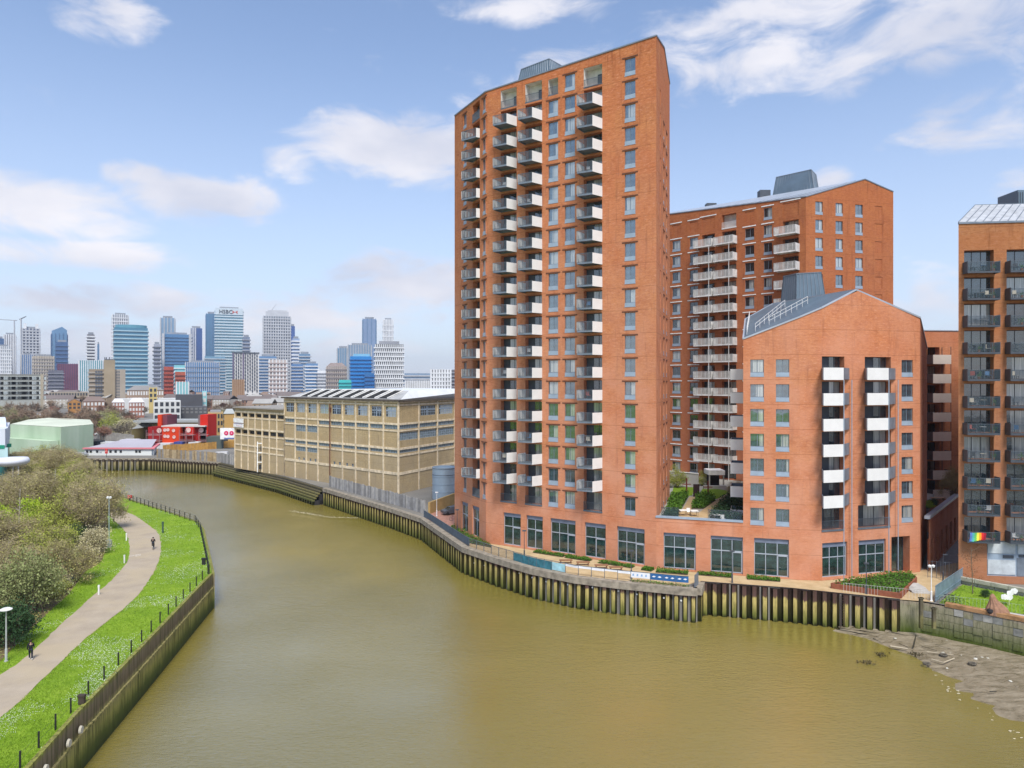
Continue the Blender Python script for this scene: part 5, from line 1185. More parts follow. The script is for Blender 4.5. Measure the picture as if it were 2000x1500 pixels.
# yellow hall with a mono pitch behind the red building
yh = thing('yellow_hall', 'long yellow brick hall with sloping end wall behind the red building', 'building', (*P(300,300), 0)); yc = cmat((.50,.38,.15)); q0, q1, q2 = P(257,292), P(284,310), P(404,300)
mb = MB(); z1, z2 = ZP(838,292), ZP(820,310)
mb.quad([(*q0, 0), (*q1, 0), (*q1, z2), (*q0, z1)]); mb.quad([(*q1, 0), (*q2, 0), (*q2, z2-.5), (*q1, z2)]); part('wall', mb, yc, yh)
mb = MB(); mb.quad([(*q0, z1), (*q1, z2), (q1.x, q1.y+22, z2), (q0.x, q0.y+40, z1)]); mb.box(q1.x, q2.x, 300, 302, z2-.6, z2+.3); mb.box(q1.x, q2.x, 302, 320, z2-.5, z2); part('roof', mb, cmat((.33,.34,.33)), yh)
for px in (288, 300): q = P(px, 308); mb = MB(); mb.box(q.x, q.x+2.2, 306.5, 307, 7, 8); mb.box(q.x, q.x+2.2, 306.5, 307, 3, 4); part('window', mb, w_dk, yh)
# red building of stacked units
red, dred = cmat((.55,.022,.012)), cmat((.30,.014,.015)); orr = cmat((.62,.05,.012))
rb = thing('red_building', 'bright red stacked unit studio building with two red towers', 'building', (*P(345,268), 0))
for (a, b, y0, y1, D0, mt, nm) in ((297,360,833,866,268,dred,'studio_body'),(317,352,834,866,265.5,orr,'studio_front'),(289,312,834,862,272,dred,'studio_wing'),(352,403,834,864,268,dred,'studio_wing'),(308,315.5,810,862,270,orr,'stair_tower_side'),(315.5,326.5,811,862,271,cmat((.18,.05,.07)),'stair_tower_side'),(391,406,810,862,268,red,'stair_tower'),(363,378,834,852,266,red,'studio_front'),(387,392,811,840,270,cmat((.17,.12,.12)),'stair_tower_side')):
    mb = MB(); mb.box(P(a,D0).x, P(b,D0).x, D0, D0+8, 0, ZP(y0 if y0 < 835 else 833, D0)); part(nm, mb, mt, rb)
mb = MB(); mb.box(P(314,266).x, P(400,266).x, 266.2, 277, ZP(834,266)+.02, ZP(831.5,266)); part('roof', mb, cmat((.52,.50,.47)), rb)
pm_ = MB().lathe([(0.01, 0), (.62, 0), (.62, .12), (.45, .14)], 10).mesh('porthole', cmat((.75,.55,.5))); 
for px, py, D0 in ((322,840,265.4),(328,839.5,265.4),(339,841,265.4),(322,852,265.4),(328,852.5,265.4),(340,853.5,265.4),(311,841,267.9),(368,840,265.9),(393,840,267.9)):
    o = link('porthole', pm_, rb, (*P(px,D0), ZP(py,D0)), rot=Matrix.Rotation(pi/2, 3, 'X'), scale=((1.5,1.5,1) if px in (311,368,393) else (1,1,1)))
for px in (356, 368, 394, 292, 304):
    mb = MB(); q = P(px, 266); 
    for k in range(3): mb.box(q.x, q.x+2.8, 263.5, 266, .6+k*2.2, .75+k*2.2); mb.box(q.x, q.x+2.8, 263.4, 263.5, 1.3+k*2.2, 1.4+k*2.2)
    mb.box(q.x, q.x+.12, 263.4, 263.6, 0, 7); mb.box(q.x+2.7, q.x+2.8, 263.4, 263.6, 0, 7); part('gallery', mb, cmat((.35,.22,.22)), rb)
# advertising hoarding with two pink discs
ad = thing('advertising_hoarding', 'white advertising hoarding with two pink discs beside the warehouse', 'billboard', (*P(446,262), 0)); q0, q1 = P(430,262), P(461,262)
mb = MB(); mb.box(q0.x, q1.x, 262, 262.5, ZP(858,262), ZP(836,262)); part('board', mb, white_paint, ad)
for px in (441.5, 452): q = P(px, 261.8); mb = MB(); mb.tube((q.x, 261.9, ZP(846,262)), (q.x, 261.99, ZP(846,262)), .82, .82, 14); part('pink_disc', mb, cmat((.62,.03,.12)), ad); mb = MB(); mb.tube((q.x, 261.82, ZP(846,262)), (q.x, 261.9, ZP(846,262)), .28, .28, 10); part('disc_mark', mb, cmat((.8,.4,.5)), ad)
mb = MB(); mb.box(q0.x+1.5, q1.x, 261.9, 262, ZP(857.5,262), ZP(855,262)); part('strip', mb, cmat((.12,.16,.35)), ad)
mb = MB(); mb.box(P(407,266).x, P(437,266).x, 264, 270, 0, ZP(852,266)); solo('netted_stack', mb, cmat((.09,.11,.10)), 'dark green netted stack below the pink disc hoarding', 'covered stack')
# pale green shed
gs = thing('green_shed', 'large pale green corrugated shed across the river', 'industrial shed', (*P(118,240), 0)); gm = NT('pale_green_sheeting', .6, .3); co = gm.coord('World', (1, 1, .15)); qn = gm.noise(co, .12, 3)
gm.col(gm.ramp(qn, [(.4, (.40,.52,.36)), (.6, (.50,.61,.45))])); wv = gm.n('ShaderNodeTexWave'); wv.inputs['Scale'].default_value = 1.2; gm.l(gm.coord('World'), wv.inputs['Vector']); gm.bump(wv.outputs['Fac'], .3, .05); gm_ = gm.m
a_, b_, c_ = P(20,252), P(119,237), P(182.5,252); d_ = c_+(a_-b_); za = ZP(835,237)+.1
zc_ = ZP(829,252); apex = ZP(815,280)
mb = MB(); mb.quad([(*a_,0),(*b_,0),(*b_,za),(*a_,zc_)]); mb.quad([(*b_,0),(*c_,0),(*c_,zc_),(*b_,za)]); mb.quad([(*a_,0),(*a_,zc_),(a_.x-14,a_.y+30,zc_),(a_.x-14,a_.y+30,0)]); mb.quad([(*c_,0),(c_.x-19,c_.y+30,0),(c_.x-19,c_.y+30,zc_),(*c_,zc_)]); part('wall', mb, gm_, gs)
mr_ = cmat((.60,.63,.50)); far = Vector((*P(95,282), ZP(816,282))); mb = MB(); A3, B3, C3 = Vector((*a_,zc_+.1)), Vector((*b_,za+.1)), Vector((*c_,zc_+.1)); mb.quad([A3, B3, far]); mb.quad([B3, C3, C3+Vector((-19,30,0)), far]); mb.quad([A3, far, A3+Vector((-14,30,0))]); part('roof', mb, mr_, gs)
mb = MB(); mb.quad([far+Vector((2,-6,-.1)), far+Vector((9,-9,-.4)), far+Vector((13,-5,-.4)), far+Vector((6,-2,-.1))]); part('roof_light', mb, cmat((.42,.40,.30)), gs)
mb = MB(); e_ = (b_-a_).normalized(); nn = Vector((e_.y, -e_.x)); p0, p1 = a_+nn*3, a_+e_*((b_-a_).length*.97)+nn*3
mb.prism([p0, p1, p1-nn*2.8, p0-nn*2.8], 0, ZP(859,240)); part('lean_to', mb, gm_, gs)
# green and white office with canopy at the left edge
gb = thing('canopy_building', 'white and green office building with projecting oval canopy at the left edge', 'office building', (*P(5,170), 0)); q1 = P(27,165); ww_ = cmat((.60,.64,.70)); grn = cmat((.02,.25,.16))
mb = MB(); mb.prism([(q1.x-40,160),(P(10,160).x,160),(q1.x,163),(q1.x*1.13,185),(q1.x*1.13-40,185)], ZP(871,163), ZP(836,163)); part('upper_storey', mb, ww_, gb)
mb = MB(); mb.prism([(q1.x-40,160.1),(P(10,160).x,160.1),(q1.x-.1,163.1),(q1.x*1.13-.1,185),(q1.x*1.13-40,185)], ZP(908,163), ZP(871,163)); part('glazed_storey', mb, gmat((.02,.12,.10)), gb)
mb = MB(); mb.prism([(q1.x-40,159.8),(P(10,160).x,159.8),(q1.x+.15,162.8),(q1.x+.15,164),(q1.x-40,162)], ZP(874,163), ZP(867,163)); part('green_fascia', mb, grn, gb)
mb = MB(); mb.prism([(q1.x-40,159.9),(P(10,160).x,159.9),(q1.x-.3,163.2),(q1.x*1.13-.3,185),(q1.x*1.13-40,185)], ZL, ZP(908,163)); part('lower_storey', mb, gmat((.03,.16,.16)), gb)
mb = MB(); mb.prism([(q1.x-40,168),(P(12,168).x,168),(P(10,186).x,186),(q1.x-40,186)], ZP(836,163), ZP(822,168)); part('roof_storey', mb, ww_, gb)
me = MB().box(-.9, .9, -.05, .1, -.7, .7).mesh('window', cmat((.45,.62,.62)))
for j in range(3):
    for i in range(2): q = P(2+i*5, 159.9); link('window', me, gb, (q.x, 159.95, ZP(880+j*10,160)))
mb = MB(); mb.box(q1.x-3, q1.x-.1, 162.9, 163, ZP(903,163), ZP(876,163)); part('window', mb, cmat((.10,.16,.13)), gb)
cc_ = P(27,158); mb = MB(); mb.lathe([(0.01, ZP(893,158)), (3.0, ZP(894,158)), (3.35, ZP(899,158)), (3.3, ZP(903,158)), (2.6, ZP(908,158)-.1), (.01, ZP(909,158))], 20, (cc_.x-.4, 158, 0)); part('canopy', mb, cmat((.66,.68,.74)), gb, smooth=True)
for px in (22, 36): q = P(px, 157); mb = MB(); mb.tube((q.x, 157, ZL), (q.x+(.5 if px == 22 else 0), 157, ZP(907,157)), .14, .14, 6); part('canopy_post', mb, LGR, gb)
# site cabin with pink edged roof
cb = thing('site_cabin', 'long white site cabin with pink edged grey roof by the far river wall', 'site cabin', (*P(235,240), 0)); q0, q1, q2 = P(165,240), P(300,240), P(306,256)
mb = MB(); zc = ZP(877,240); mb.prism([q0, q1, q2, (q0.x+3, 256)], 0, zc); part('wall', mb, cmat((.64,.66,.64)), cb)
mb = MB(); mb.prism([(q0.x-.4,239.5),(q1.x+.6,239.5),(q2.x+.8,257),(q0.x+4,257)], zc+.003, zc+.45); part('roof_edge', mb, cmat((.62,.20,.22)), cb)
mb = MB(); mb.quad([(q0.x+.4,240.5,zc+.47),(q1.x-1,240.5,zc+.47),(q2.x,256,zc+2.0),(q0.x+5,256,zc+2.0)]); part('roof', mb, cmat((.40,.38,.42)), cb)
for px in (170.5,177.5,190,196.5,216,226,236,266.5,273): q = P(px,240); mb = MB(); mb.box(q.x-.38, q.x+.38, 239.9, 240.1, ZP(884,240), ZP(879.5,240)); part('window', mb, black if px != 196.5 else LGR, cb)
mb = MB(); mb.box(P(296,239.8).x, P(299,239.8).x, 239.88, 240.1, 0.2, ZP(878,240)); part('door', mb, grey_metal, cb)
def container(label, px0, px1, y0, D, c, dd=5, name='storage_container'):
    mb = MB(); x0, x1 = P(px0,D).x, P(px1,D).x; h_ = ZP(y0,D); r_ = thing(name, label, 'container', ((x0+x1)/2, D, 0)); mb.box(x0, x1, D, D+dd, 0, h_); part('shell', mb, cmat(c), r_)
    n_ = max(3, int((x1-x0)/1.2)); mb = MB()
    for i in range(n_+1): x = x0+(x1-x0)*i/n_; mb.box(x-.08, x+.08, D-.07, D, 0, h_)
    part('ribs', mb, cmat(tuple(v*.8 for v in c)), r_, 'stuff')
container('white container at the right end of the site cabin', 305, 332, 866, 262, (.62,.63,.64)); container('blue container between the red building and the fence', 340, 356, 863, 262, (.06,.09,.30)); container('white container below the right red tower', 368, 388, 864, 262, (.62,.62,.62))
container('dark container on the roof line left of the site cabin', 182, 190, 862, 262, (.03,.04,.05)); container('long white container behind the site cabin roof', 190, 250, 864, 264, (.60,.62,.64)); container('red skip beside the green shed', 181, 191, 838, 330, (.45,.03,.03), name='skip')
container('pile of white covered material behind the site cabin', 234, 262, 859, 266, (.66,.67,.70), name='covered_stack')
# tower crane
cr_ = thing('tower_crane', 'thin tower crane with short jib beside the skeletal tower at the left', 'crane', (*P(41,1500), 0)); q = P(41,1500); mb = MB(); mb.box(q.x-1.2, q.x+1.2, 1499, 1501, 0, ZP(621,1500)); part('mast', mb, LGR, cr_)
mb = MB(); mb.tube((q.x-3, 1500, ZP(624,1500)), (P(51,1500).x, 1500, ZP(618,1500)), 1.3, .9, 4); part('jib', mb, DGR, cr_)
cr2 = thing('tower_crane', 'distant crane jib reaching in from the left edge of the picture', 'crane', (*P(28,1600), 0)); q = P(28,1600); mb = MB(); mb.box(q.x-1, q.x+1, 1599, 1601, 0, ZP(626,1600)); part('mast', mb, LGR, cr2); mb = MB(); mb.tube((P(-20,1600).x, 1600, ZP(623,1600)), (P(33,1600).x, 1600, ZP(626,1600)), .7, 1.2, 4); part('jib', mb, GRY, cr2)
# ---------------- filler: low houses that fill the plain between river and skyline
hr = random.Random(11); hcols = [(.28,.16,.11),(.36,.26,.17),(.45,.41,.35),(.24,.14,.10),(.33,.30,.27),(.5,.46,.40)]; rcols = [(.20,.15,.13),(.26,.25,.24),(.36,.35,.33),(.17,.14,.13),(.24,.17,.13)]; rnm = ['dark brown','grey','pale grey','near black','red brown']; wnm = ['red brick','tan brick','pale rendered','dark red brick','grey','cream']
hm = {}
def house_proto(i):
    w, d, h_ = [(9,9,6),(22,9,6.5),(14,11,9),(30,12,8.5),(17,12,7)][i % 5]; c = cmat(hcols[i % 6]); rc = cmat(rcols[i % 5]); mb = MB(); mb.box(-w/2, w/2, -d/2, d/2, 0, h_)
    r_ = MB(); hh_ = d*.3; r_.quad([(-w/2-.4,-d/2-.4,h_),(w/2+.4,-d/2-.4,h_),(w/2+.4,0,h_+hh_),(-w/2-.4,0,h_+hh_)]); r_.quad([(-w/2-.4,d/2+.4,h_),(w/2+.4,d/2+.4,h_),(w/2+.4,0,h_+hh_),(-w/2-.4,0,h_+hh_)])
    wv_ = MB(); n_ = int(w/3)
    for a in range(n_):
        for z in ([1.6, 4.4] if h_ < 8 else [1.6, 4.4, 7.2]): x = -w/2+w*(a+.5)/n_; wv_.box(x-.55, x+.55, -d/2-.06, -d/2+.02, z-.7, z+.7)
    return mb.mesh('wall', c), r_.mesh('roof', rc), wv_.mesh('windows', w_dk if i % 2 else w_wh)
protos = [house_proto(i) for i in range(10)]
for k in range(150):
    D = 1/hr.uniform(1/1250, 1/430); px = hr.uniform(-20, 905); y = 745+34700/D
    if D < 620 and px < 480: continue
    if D < 520 and px > 480: continue
    pi_ = hr.randrange(10); side = 'left of the warehouse' if px < 460 else 'behind the warehouse roof'
    r_ = thing('house', 'low %s house with %s roof in the plain %s' % (wnm[pi_ % 6], rnm[pi_ % 5], side), 'house', (*P(px, D), 0), hr.uniform(-.5, .5), 'low houses filling the plain before the skyline')
    a, b, c = protos[pi_]; link('wall', a, r_, world_space=False); link('roof', b, r_, world_space=False); o = link('windows', c, r_, world_space=False); o['kind'] = 'stuff'
# ================================================================ VEGETATION
vr = random.Random(5)
def leafmat(name, stops, sc=1.5, rough=.8):
    m = NT(name, rough, .15); oi = m.n('ShaderNodeObjectInfo').outputs['Random']; co = m.coord('World'); q = m.noise(co, sc, 5, .7); q2 = m.noise(co, sc*6, 3, .7)
    c = m.ramp(m.math('ADD', m.math('MULTIPLY', q, .6), m.math('MULTIPLY', q2, .4)), stops); m.col(c); return m.m
L_sage = leafmat('sage_leaf', [(.3,(.10,.125,.045)),(.5,(.23,.26,.10)),(.7,(.42,.44,.21))])
L_dark = leafmat('dark_leaf', [(.3,(.018,.04,.018)),(.5,(.035,.075,.028)),(.7,(.07,.12,.045))])
L_brown = leafmat('brown_bud', [(.3,(.17,.15,.05)),(.5,(.34,.31,.11)),(.7,(.50,.47,.19))])
L_yel = leafmat('yellow_green_leaf', [(.3,(.19,.29,.02)),(.5,(.34,.47,.03)),(.7,(.46,.58,.06))])
L_blos = leafmat('blossom', [(.3,(.30,.27,.12)),(.48,(.56,.50,.28)),(.65,(.75,.70,.52))])
L_olive = leafmat('olive_leaf', [(.3,(.18,.21,.035)),(.5,(.33,.37,.06)),(.7,(.48,.52,.13))])
L_hedge = leafmat('hedge_leaf', [(.3,(.035,.085,.012)),(.5,(.075,.17,.02)),(.7,(.15,.27,.04))])
bark = plain('bark', (.19,.155,.11), .95, .1, 0, .3, 3); bark_p = plain('pale_bark', (.40,.36,.30), .95, .1, 0, .2, 2); bark_b = plain('brown_twig', (.36,.30,.18), .95, .1, 0, .3, .8)
def leaf(mb, p, s, rg):
    a = Vector((rg.gauss(0,1), rg.gauss(0,1), rg.gauss(0,1))).normalized(); b = a.orthogonal().normalized(); c = a.cross(b)
    t = rg.uniform(0, 6.28); u = (b*cos(t)+c*sin(t))*s; v = (c*cos(t)-b*sin(t))*s*.6
    mb.quad([p-u, p-v, p+u, p+v])
def twig(mb, a, b, w):
    d = (b-a); n = d.orthogonal().normalized()*w; mb.quad([a-n, a+n, b])
def shrub_proto(R, Hh, nclump, nleaf, ls, ntwig, seed, spread=.22, lift=.12):
    rg = random.Random(seed); fo = MB(); stm = MB(); tw = MB(); cl = []
    for i in range(nclump):
        th = rg.uniform(0, 6.28); ph = math.acos(rg.uniform(-.15, 1)); rr = rg.uniform(.55, 1.0)*rg.choice((.85, 1, 1.12))
        cl.append(Vector((R*rr*sin(ph)*cos(th), R*rr*sin(ph)*sin(th), Hh*lift+Hh*(1-lift)*(.18+.80*rr*cos(ph)*rg.uniform(.8,1.05)))))
    for c in cl:
        base = Vector((rg.gauss(0,.12)*R, rg.gauss(0,.12)*R, 0)); m_ = base.lerp(c, .5)+Vector((0,0,Hh*.08)); stm.tube(base, m_, .05*R/2.5, .03*R/2.5, 4, cap=False); stm.tube(m_, c, .03*R/2.5, .012, 4, cap=False)
        sg = R*spread*rg.uniform(.7, 1.3)
        for k in range(nleaf//nclump):
            p = c+Vector((rg.gauss(0,sg), rg.gauss(0,sg), rg.gauss(0,sg*.8)))
            if p.z < .05: p.z = rg.uniform(.05, .5)
            leaf(fo, p, ls*rg.uniform(.6,1.4), rg)
        for k in range(ntwig//nclump):
            d = Vector((rg.gauss(0,1), rg.gauss(0,1), rg.gauss(.7,.8))).normalized(); a = c+Vector((rg.gauss(0,sg*.5), rg.gauss(0,sg*.5), rg.gauss(0,sg*.5))); twig(tw, a, a+d*rg.uniform(.5,1.1)*R*.28, .018*max(1, R/3))
    return fo, stm, tw
SP = {'sage': (shrub_proto(3,6,34,8200,.11,1500,1), L_sage), 'dark': (shrub_proto(2.4,4.5,22,5200,.12,200,2), L_dark), 'brown': (shrub_proto(3.4,7,40,5200,.085,5600,3,.26), L_brown),
      'yellow': (shrub_proto(2.6,5,24,5200,.11,500,4), L_yel), 'blossom': (shrub_proto(2.6,5,30,4600,.10,2600,6,.25), L_blos), 'olive': (shrub_proto(3,6.5,32,6600,.10,2400,7,.24), L_olive)}
SPM = {}
for k, ((fo, st_, tw), mt) in SP.items(): SPM[k] = (fo.mesh('foliage', mt), st_.mesh('stems', bark), tw.mesh('twigs', bark_b if k != 'blossom' else bark))
def shrub(kind, px, py, sc, label, zs=1.0, z=ZL, name='shrub', cat='shrub', group=None, pos=None):
    q = pos if pos is not None else G(px, py, z); r_ = tag(link(name, None, None, (q.x, q.y, z), vr.uniform(0, 6.28), (sc, sc, sc*zs)), label, cat, group)
    f_, s_, t_ = SPM[kind]; link('foliage', f_, r_, world_space=False); link('stems', s_, r_, world_space=False); o = link('twigs', t_, r_, world_space=False); o['kind'] = 'stuff'; return r_
for a in [('sage',58,1196,1.0,'large grey green shrub left of the path near the street lamp',1.12),('dark',22,1262,.95,'dark evergreen shrub behind the lower street lamp',.9),('brown',128,1138,.95,'wide brown twiggy shrub in the middle of the scrub above the path bin',.8),
          ('blossom',163,1100,.62,'white blossoming shrub at the right edge of the scrub',.8),('blossom',186,1082,.80,'cream blossoming shrub beside the tall lamp post',1.0),('dark',146,1070,.75,'dark green shrub between the two blossoming shrubs',1.0),('olive',100,1092,1.0,'olive green shrub in the middle of the scrub',.9),
          ('brown',172,1040,1.35,'tallest brown bush at the far end of the scrub',1.0),('yellow',70,1032,1.15,'bright yellow green bush at the back of the scrub',.95),('olive',112,1050,1.05,'yellow tinged bush right of the bright yellow green one',1.0),('brown',30,1100,1.1,'brown twiggy bush at the left edge halfway up',.9),
          ('yellow',-2,1040,1.1,'green bush at the left edge below the canopy building',.9),('brown',10,1150,1.0,'bare twiggy bush at the left edge above the grey green shrub',.8),('olive',60,1110,.9,'dull green bush behind the large grey green shrub',.9),
          ('brown',40,1015,1.3,'thin brown thicket below the canopy building',.8),('brown',100,1005,1.3,'brown thicket below the river wall, nearest the canopy post',.85),('olive',138,1000,1.2,'pale olive thicket left of the tallest brown bush',.95),('brown',205,998,.8,'small brown bush where the path bends out of sight',.9),
          ('sage',8,1200,.8,'grey shrub cut by the left edge of the picture',.9),('olive',100,1165,.55,'low olive tuft at the foot of the grey green shrub',.7),('blossom',120,1150,.45,'small pale flowering shrub under the wide brown shrub',.8),('brown',75,985,1.4,'far brown thicket at the river side of the scrub',.7),('olive',160,978,1.2,'far olive thicket behind the tallest bush',.8),('brown',20,985,1.4,'brown thicket beside the canopy building steps',.7),
          ('dark',30,1235,.6,'small dark evergreen below the grey green shrub',.7),('brown',-20,1110,1.2,'brown bush mostly outside the left edge',.9),('sage',140,1110,.5,'small grey green shrub under the blossom',.8)]:
    shrub(*a)
for i, (px, D, k) in enumerate(((30,170,'brown'),(62,178,'olive'),(92,186,'brown'),(120,182,'brown'),(48,196,'brown'),(80,203,'olive'),(112,200,'brown'),(142,176,'olive'),(160,172,'brown'),(12,188,'brown'),(136,192,'brown'))):
    shrub(k, 0, 0, vr.uniform(1.1,1.4), '%s thicket by the far water, %s' % (k, ['below the canopy','left of the pale sapling','behind the pale sapling','below the shed corner','lowest by the canopy post','at the wall below the parked cars','under the silver car','left of the tallest bush','right behind the tallest bush','under the canopy steps','near the bare river wall'][i]), .7, pos=P(px, D))
# pale bare saplings standing in the scrub
for px, py, yt, lab in ((36,1045,953,'pale birch like sapling rising from the scrub on the left'),(12,1125,1058,'thin pale sapling at the left edge of the scrub'),(106,985,915,'slim pale sapling against the far river wall')):
    q = G(px, py, ZL); h_ = (py-yt)/F*q.y; r_ = thing('sapling', lab, 'tree', (*q, ZL)); mb = MB(); top = Vector((q.x+.3, q.y, ZL+h_)); mb.tube((*q, ZL), top, .10, .03, 6); part('trunk', mb, bark_p, r_)
    mb = MB()
    for i in range(46):
        t = vr.uniform(.3, 1); a = Vector((*q, ZL)).lerp(top, t); d = Vector((vr.gauss(0,1), vr.gauss(0,1), vr.uniform(.5,1.6))).normalized(); twig(mb, a, a+d*vr.uniform(.5,1.6)*(1.3-t), .03)
    part('crown', mb, bark_p, r_)
# winter trees
def bare_tree(seed, Hh, R, mt_c, dens=900, bushy=1.0):
    rg = random.Random(seed); tr = MB(); cr = MB(); th_ = Hh*.32; tr.tube((0,0,0), (0,0,th_), Hh*.028, Hh*.02, 6)
    tips = []
    for i in range(11):
        a = rg.uniform(0, 6.28); e = rg.uniform(.2, 1.3); d = Vector((cos(a)*cos(e), sin(a)*cos(e), sin(e))); L = Hh*.5*rg.uniform(.7, 1.1); p0 = Vector((0,0,th_*rg.uniform(.7,1))); p1 = p0+Vector((d.x*R*.8, d.y*R*.8, d.z*L)); tr.tube(p0, p1, Hh*.011, Hh*.004, 4, cap=False)
        for j in range(4):
            q = p0.lerp(p1, rg.uniform(.4,1)); d2 = Vector((rg.gauss(0,1), rg.gauss(0,1), rg.uniform(0,1.5))).normalized(); p2 = q+d2*R*.45; tr.tube(q, p2, Hh*.005, Hh*.002, 3, cap=False); tips.append((q, p2))
    for i in range(dens):
        a, b = rg.choice(tips); p = a.lerp(b, rg.uniform(.2,1.1)); d = Vector((rg.gauss(0,1), rg.gauss(0,1), rg.gauss(.35,.8))).normalized(); twig(cr, p, p+d*rg.uniform(.08,.2)*Hh*bushy, .0075*Hh)
    return tr.mesh('trunk', bark), cr.mesh('crown', mt_c)
tw_b = plain('winter_twig_brown', (.25,.18,.125), .95, .1, 0, .35, .1); tw_g = plain('winter_twig_grey', (.27,.235,.185), .95, .1, 0, .3, .1); tw_o = plain('winter_twig_olive', (.26,.25,.12), .95, .1, 0, .3, .1); tw_r = plain('winter_twig_red', (.24,.13,.09), .95, .1, 0, .3, .1)
TP = [bare_tree(21, 12, 5, tw_b), bare_tree(22, 10, 5, tw_g), bare_tree(23, 11, 5.5, tw_o), bare_tree(24, 9, 4.5, tw_r)]; tp_names = ['brown','grey','olive tinged','reddish']
def tree(k, pos, sc, label, group=None):
    r_ = tag(link('bare_tree', None, None, (pos.x, pos.y, 0), vr.uniform(0, 6.28), (sc, sc, sc)), label, 'tree', group); a, b = TP[k]; link('trunk', a, r_, world_space=False); link('crown', b, r_, world_space=False); return r_
for (a, b, d0, d1, n, where) in ((-10,130,300,480,42,'behind the green shed'),(130,262,290,480,44,'between the green shed and the white block'),(405,480,330,640,18,'behind the left end of the warehouse'),(-20,300,480,1000,60,'below the brutalist tower'),(300,480,560,1000,24,'below the lettered skyscraper'),(480,900,420,1000,50,'above the warehouse roof')):
    for i in range(n):
        k = vr.choice((0,0,1,1,2,3)); D = 1/vr.uniform(1/d1, 1/d0)
        tree(k, P(vr.uniform(a, b), D), vr.uniform(.75, 1.15), '%s bare winter tree standing %s' % (tp_names[k], where), 'winter trees '+where)
r_ = shrub('blossom', 0, 0, 1.9, 'round cream blossoming tree left of the yellow gable', .9, 0, 'blossoming_tree', 'tree', pos=P(247,322)); shrub('dark', 0, 0, 1.9, 'dark evergreen clump behind the green shed roof', .95, 0, 'evergreen_tree', 'tree', pos=P(182,345)); shrub('dark', 0, 0, 1.5, 'second dark evergreen right of the evergreen clump', .9, 0, 'evergreen_tree', 'tree', pos=P(200,340)); shrub('olive', 0, 0, 1.7, 'olive green tree between the evergreens and the cream blossoming tree', 1, 0, 'leafy_tree', 'tree', pos=P(222,330))
# ---- grass blades and daisies on the near bank
def inpoly(p, poly):
    c = False; n = len(poly)
    for i in range(n):
        a, b = poly[i], poly[(i+1) % n]
        if (a[1] > p.y) != (b[1] > p.y) and p.x < (b[0]-a[0])*(p.y-a[1])/(b[1]-a[1])+a[0]: c = not c
    return c
pathpoly = PR+list(reversed(PL)); bankpoly = lb+[Vector((-200,250)), Vector((-200,-30))]; litpoly = lit
gb_ = MB(); dz = MB(); bladem = leafmat('grass_blade', [(.3,(.10,.19,.014)),(.5,(.20,.33,.022)),(.7,(.33,.45,.06))], .6)
from mathutils import noise as mnoise
n_ = 0
while n_ < 52000:
    D = 1/vr.uniform(1/135, 1/40); x = vr.uniform(-.74, -.24)*D
    p = Vector((x, D))
    if not inpoly(p, bankpoly) or inpoly(p, pathpoly): continue
    if inpoly(p, litpoly) and vr.random() < .93: continue
    n_ += 1; s = vr.uniform(.05, .14); a = vr.uniform(0, 3.14); k = D/70
    gb_.quad([(p.x-cos(a)*.03*k, p.y-sin(a)*.03*k, ZL), (p.x+cos(a)*.03*k, p.y+sin(a)*.03*k, ZL), (p.x+vr.gauss(0,.05), p.y+vr.gauss(0,.05), ZL+s)])
    nv = mnoise.noise(Vector((p.x*.13, p.y*.13, 2)))+.35*mnoise.noise(Vector((p.x*.7, p.y*.7, 5)))
    if nv > .02 and vr.random() < min(.32, (nv-.02)*1.0):
        r = .028*k; z = ZL+vr.uniform(.05,.1); dz.quad([(p.x-r, p.y, z), (p.x, p.y-r, z), (p.x+r, p.y, z), (p.x, p.y+r, z+.02)])
solo('grass', gb_, bladem, 'short bright green grass on the riverside bank', 'grass', kind='stuff'); solo('daisies', dz, plain('daisy_white', (.66,.70,.58), .8), 'scattered white daisies in the bank grass', 'flowers', kind='stuff')
mb = MB()
for i in range(9000):
    D = 1/vr.uniform(1/150, 1/58); x = vr.uniform(-.78, -.5)*D; p = Vector((x, D))
    if inpoly(p, litpoly): leaf(mb, Vector((p.x, p.y, ZL+.06)), vr.uniform(.08,.22)*D/80, vr)
solo('undergrowth', mb, L_brown, 'brown dead undergrowth between the shrubs', 'undergrowth', kind='stuff')
# ================================================================ LEFT BANK FURNITURE
def fence_posts(name, label, pts, step, h, mt, rails, z, off, tube=.035, rr=.012, dirs=-1):
    rs = resample(pts, step); root = thing(name, label, 'fence', (*rs[0], z)); out = []
    for i, p in enumerate(rs):
        t = (rs[min(i+1, len(rs)-1)]-rs[max(i-1, 0)]).normalized(); out.append(p+Vector((-t.y, t.x))*off)
    me = MB().box(-tube, tube, -tube, tube, 0, h).mesh('post', mt)
    for p in out: link('post', me, root, (p.x, p.y, z))
    for hh_ in rails:
        mb = MB()
        for a, b in zip(out, out[1:]): mb.tube((a.x, a.y, z+hh_), (b.x, b.y, z+hh_), rr, rr, 4, cap=False)
        part('rail', mb, mt, root)
    return out
near = [lb[1]-(lb[2]-lb[1])*.6, lb[1], lb[2], lb[3], lb[4]]
fence_posts('post_fence', 'low fence of thin black posts along the near river wall', near, 2.75, 1.15, black, (.95,.5), ZL, .55, .045, .008)
fence_posts('park_railing', 'black three bar railing curving along the far edge of the bank', lb[4:12], 2.2, 1.25, black, (1.2,.8,.4), ZL, .4, .05, .022)
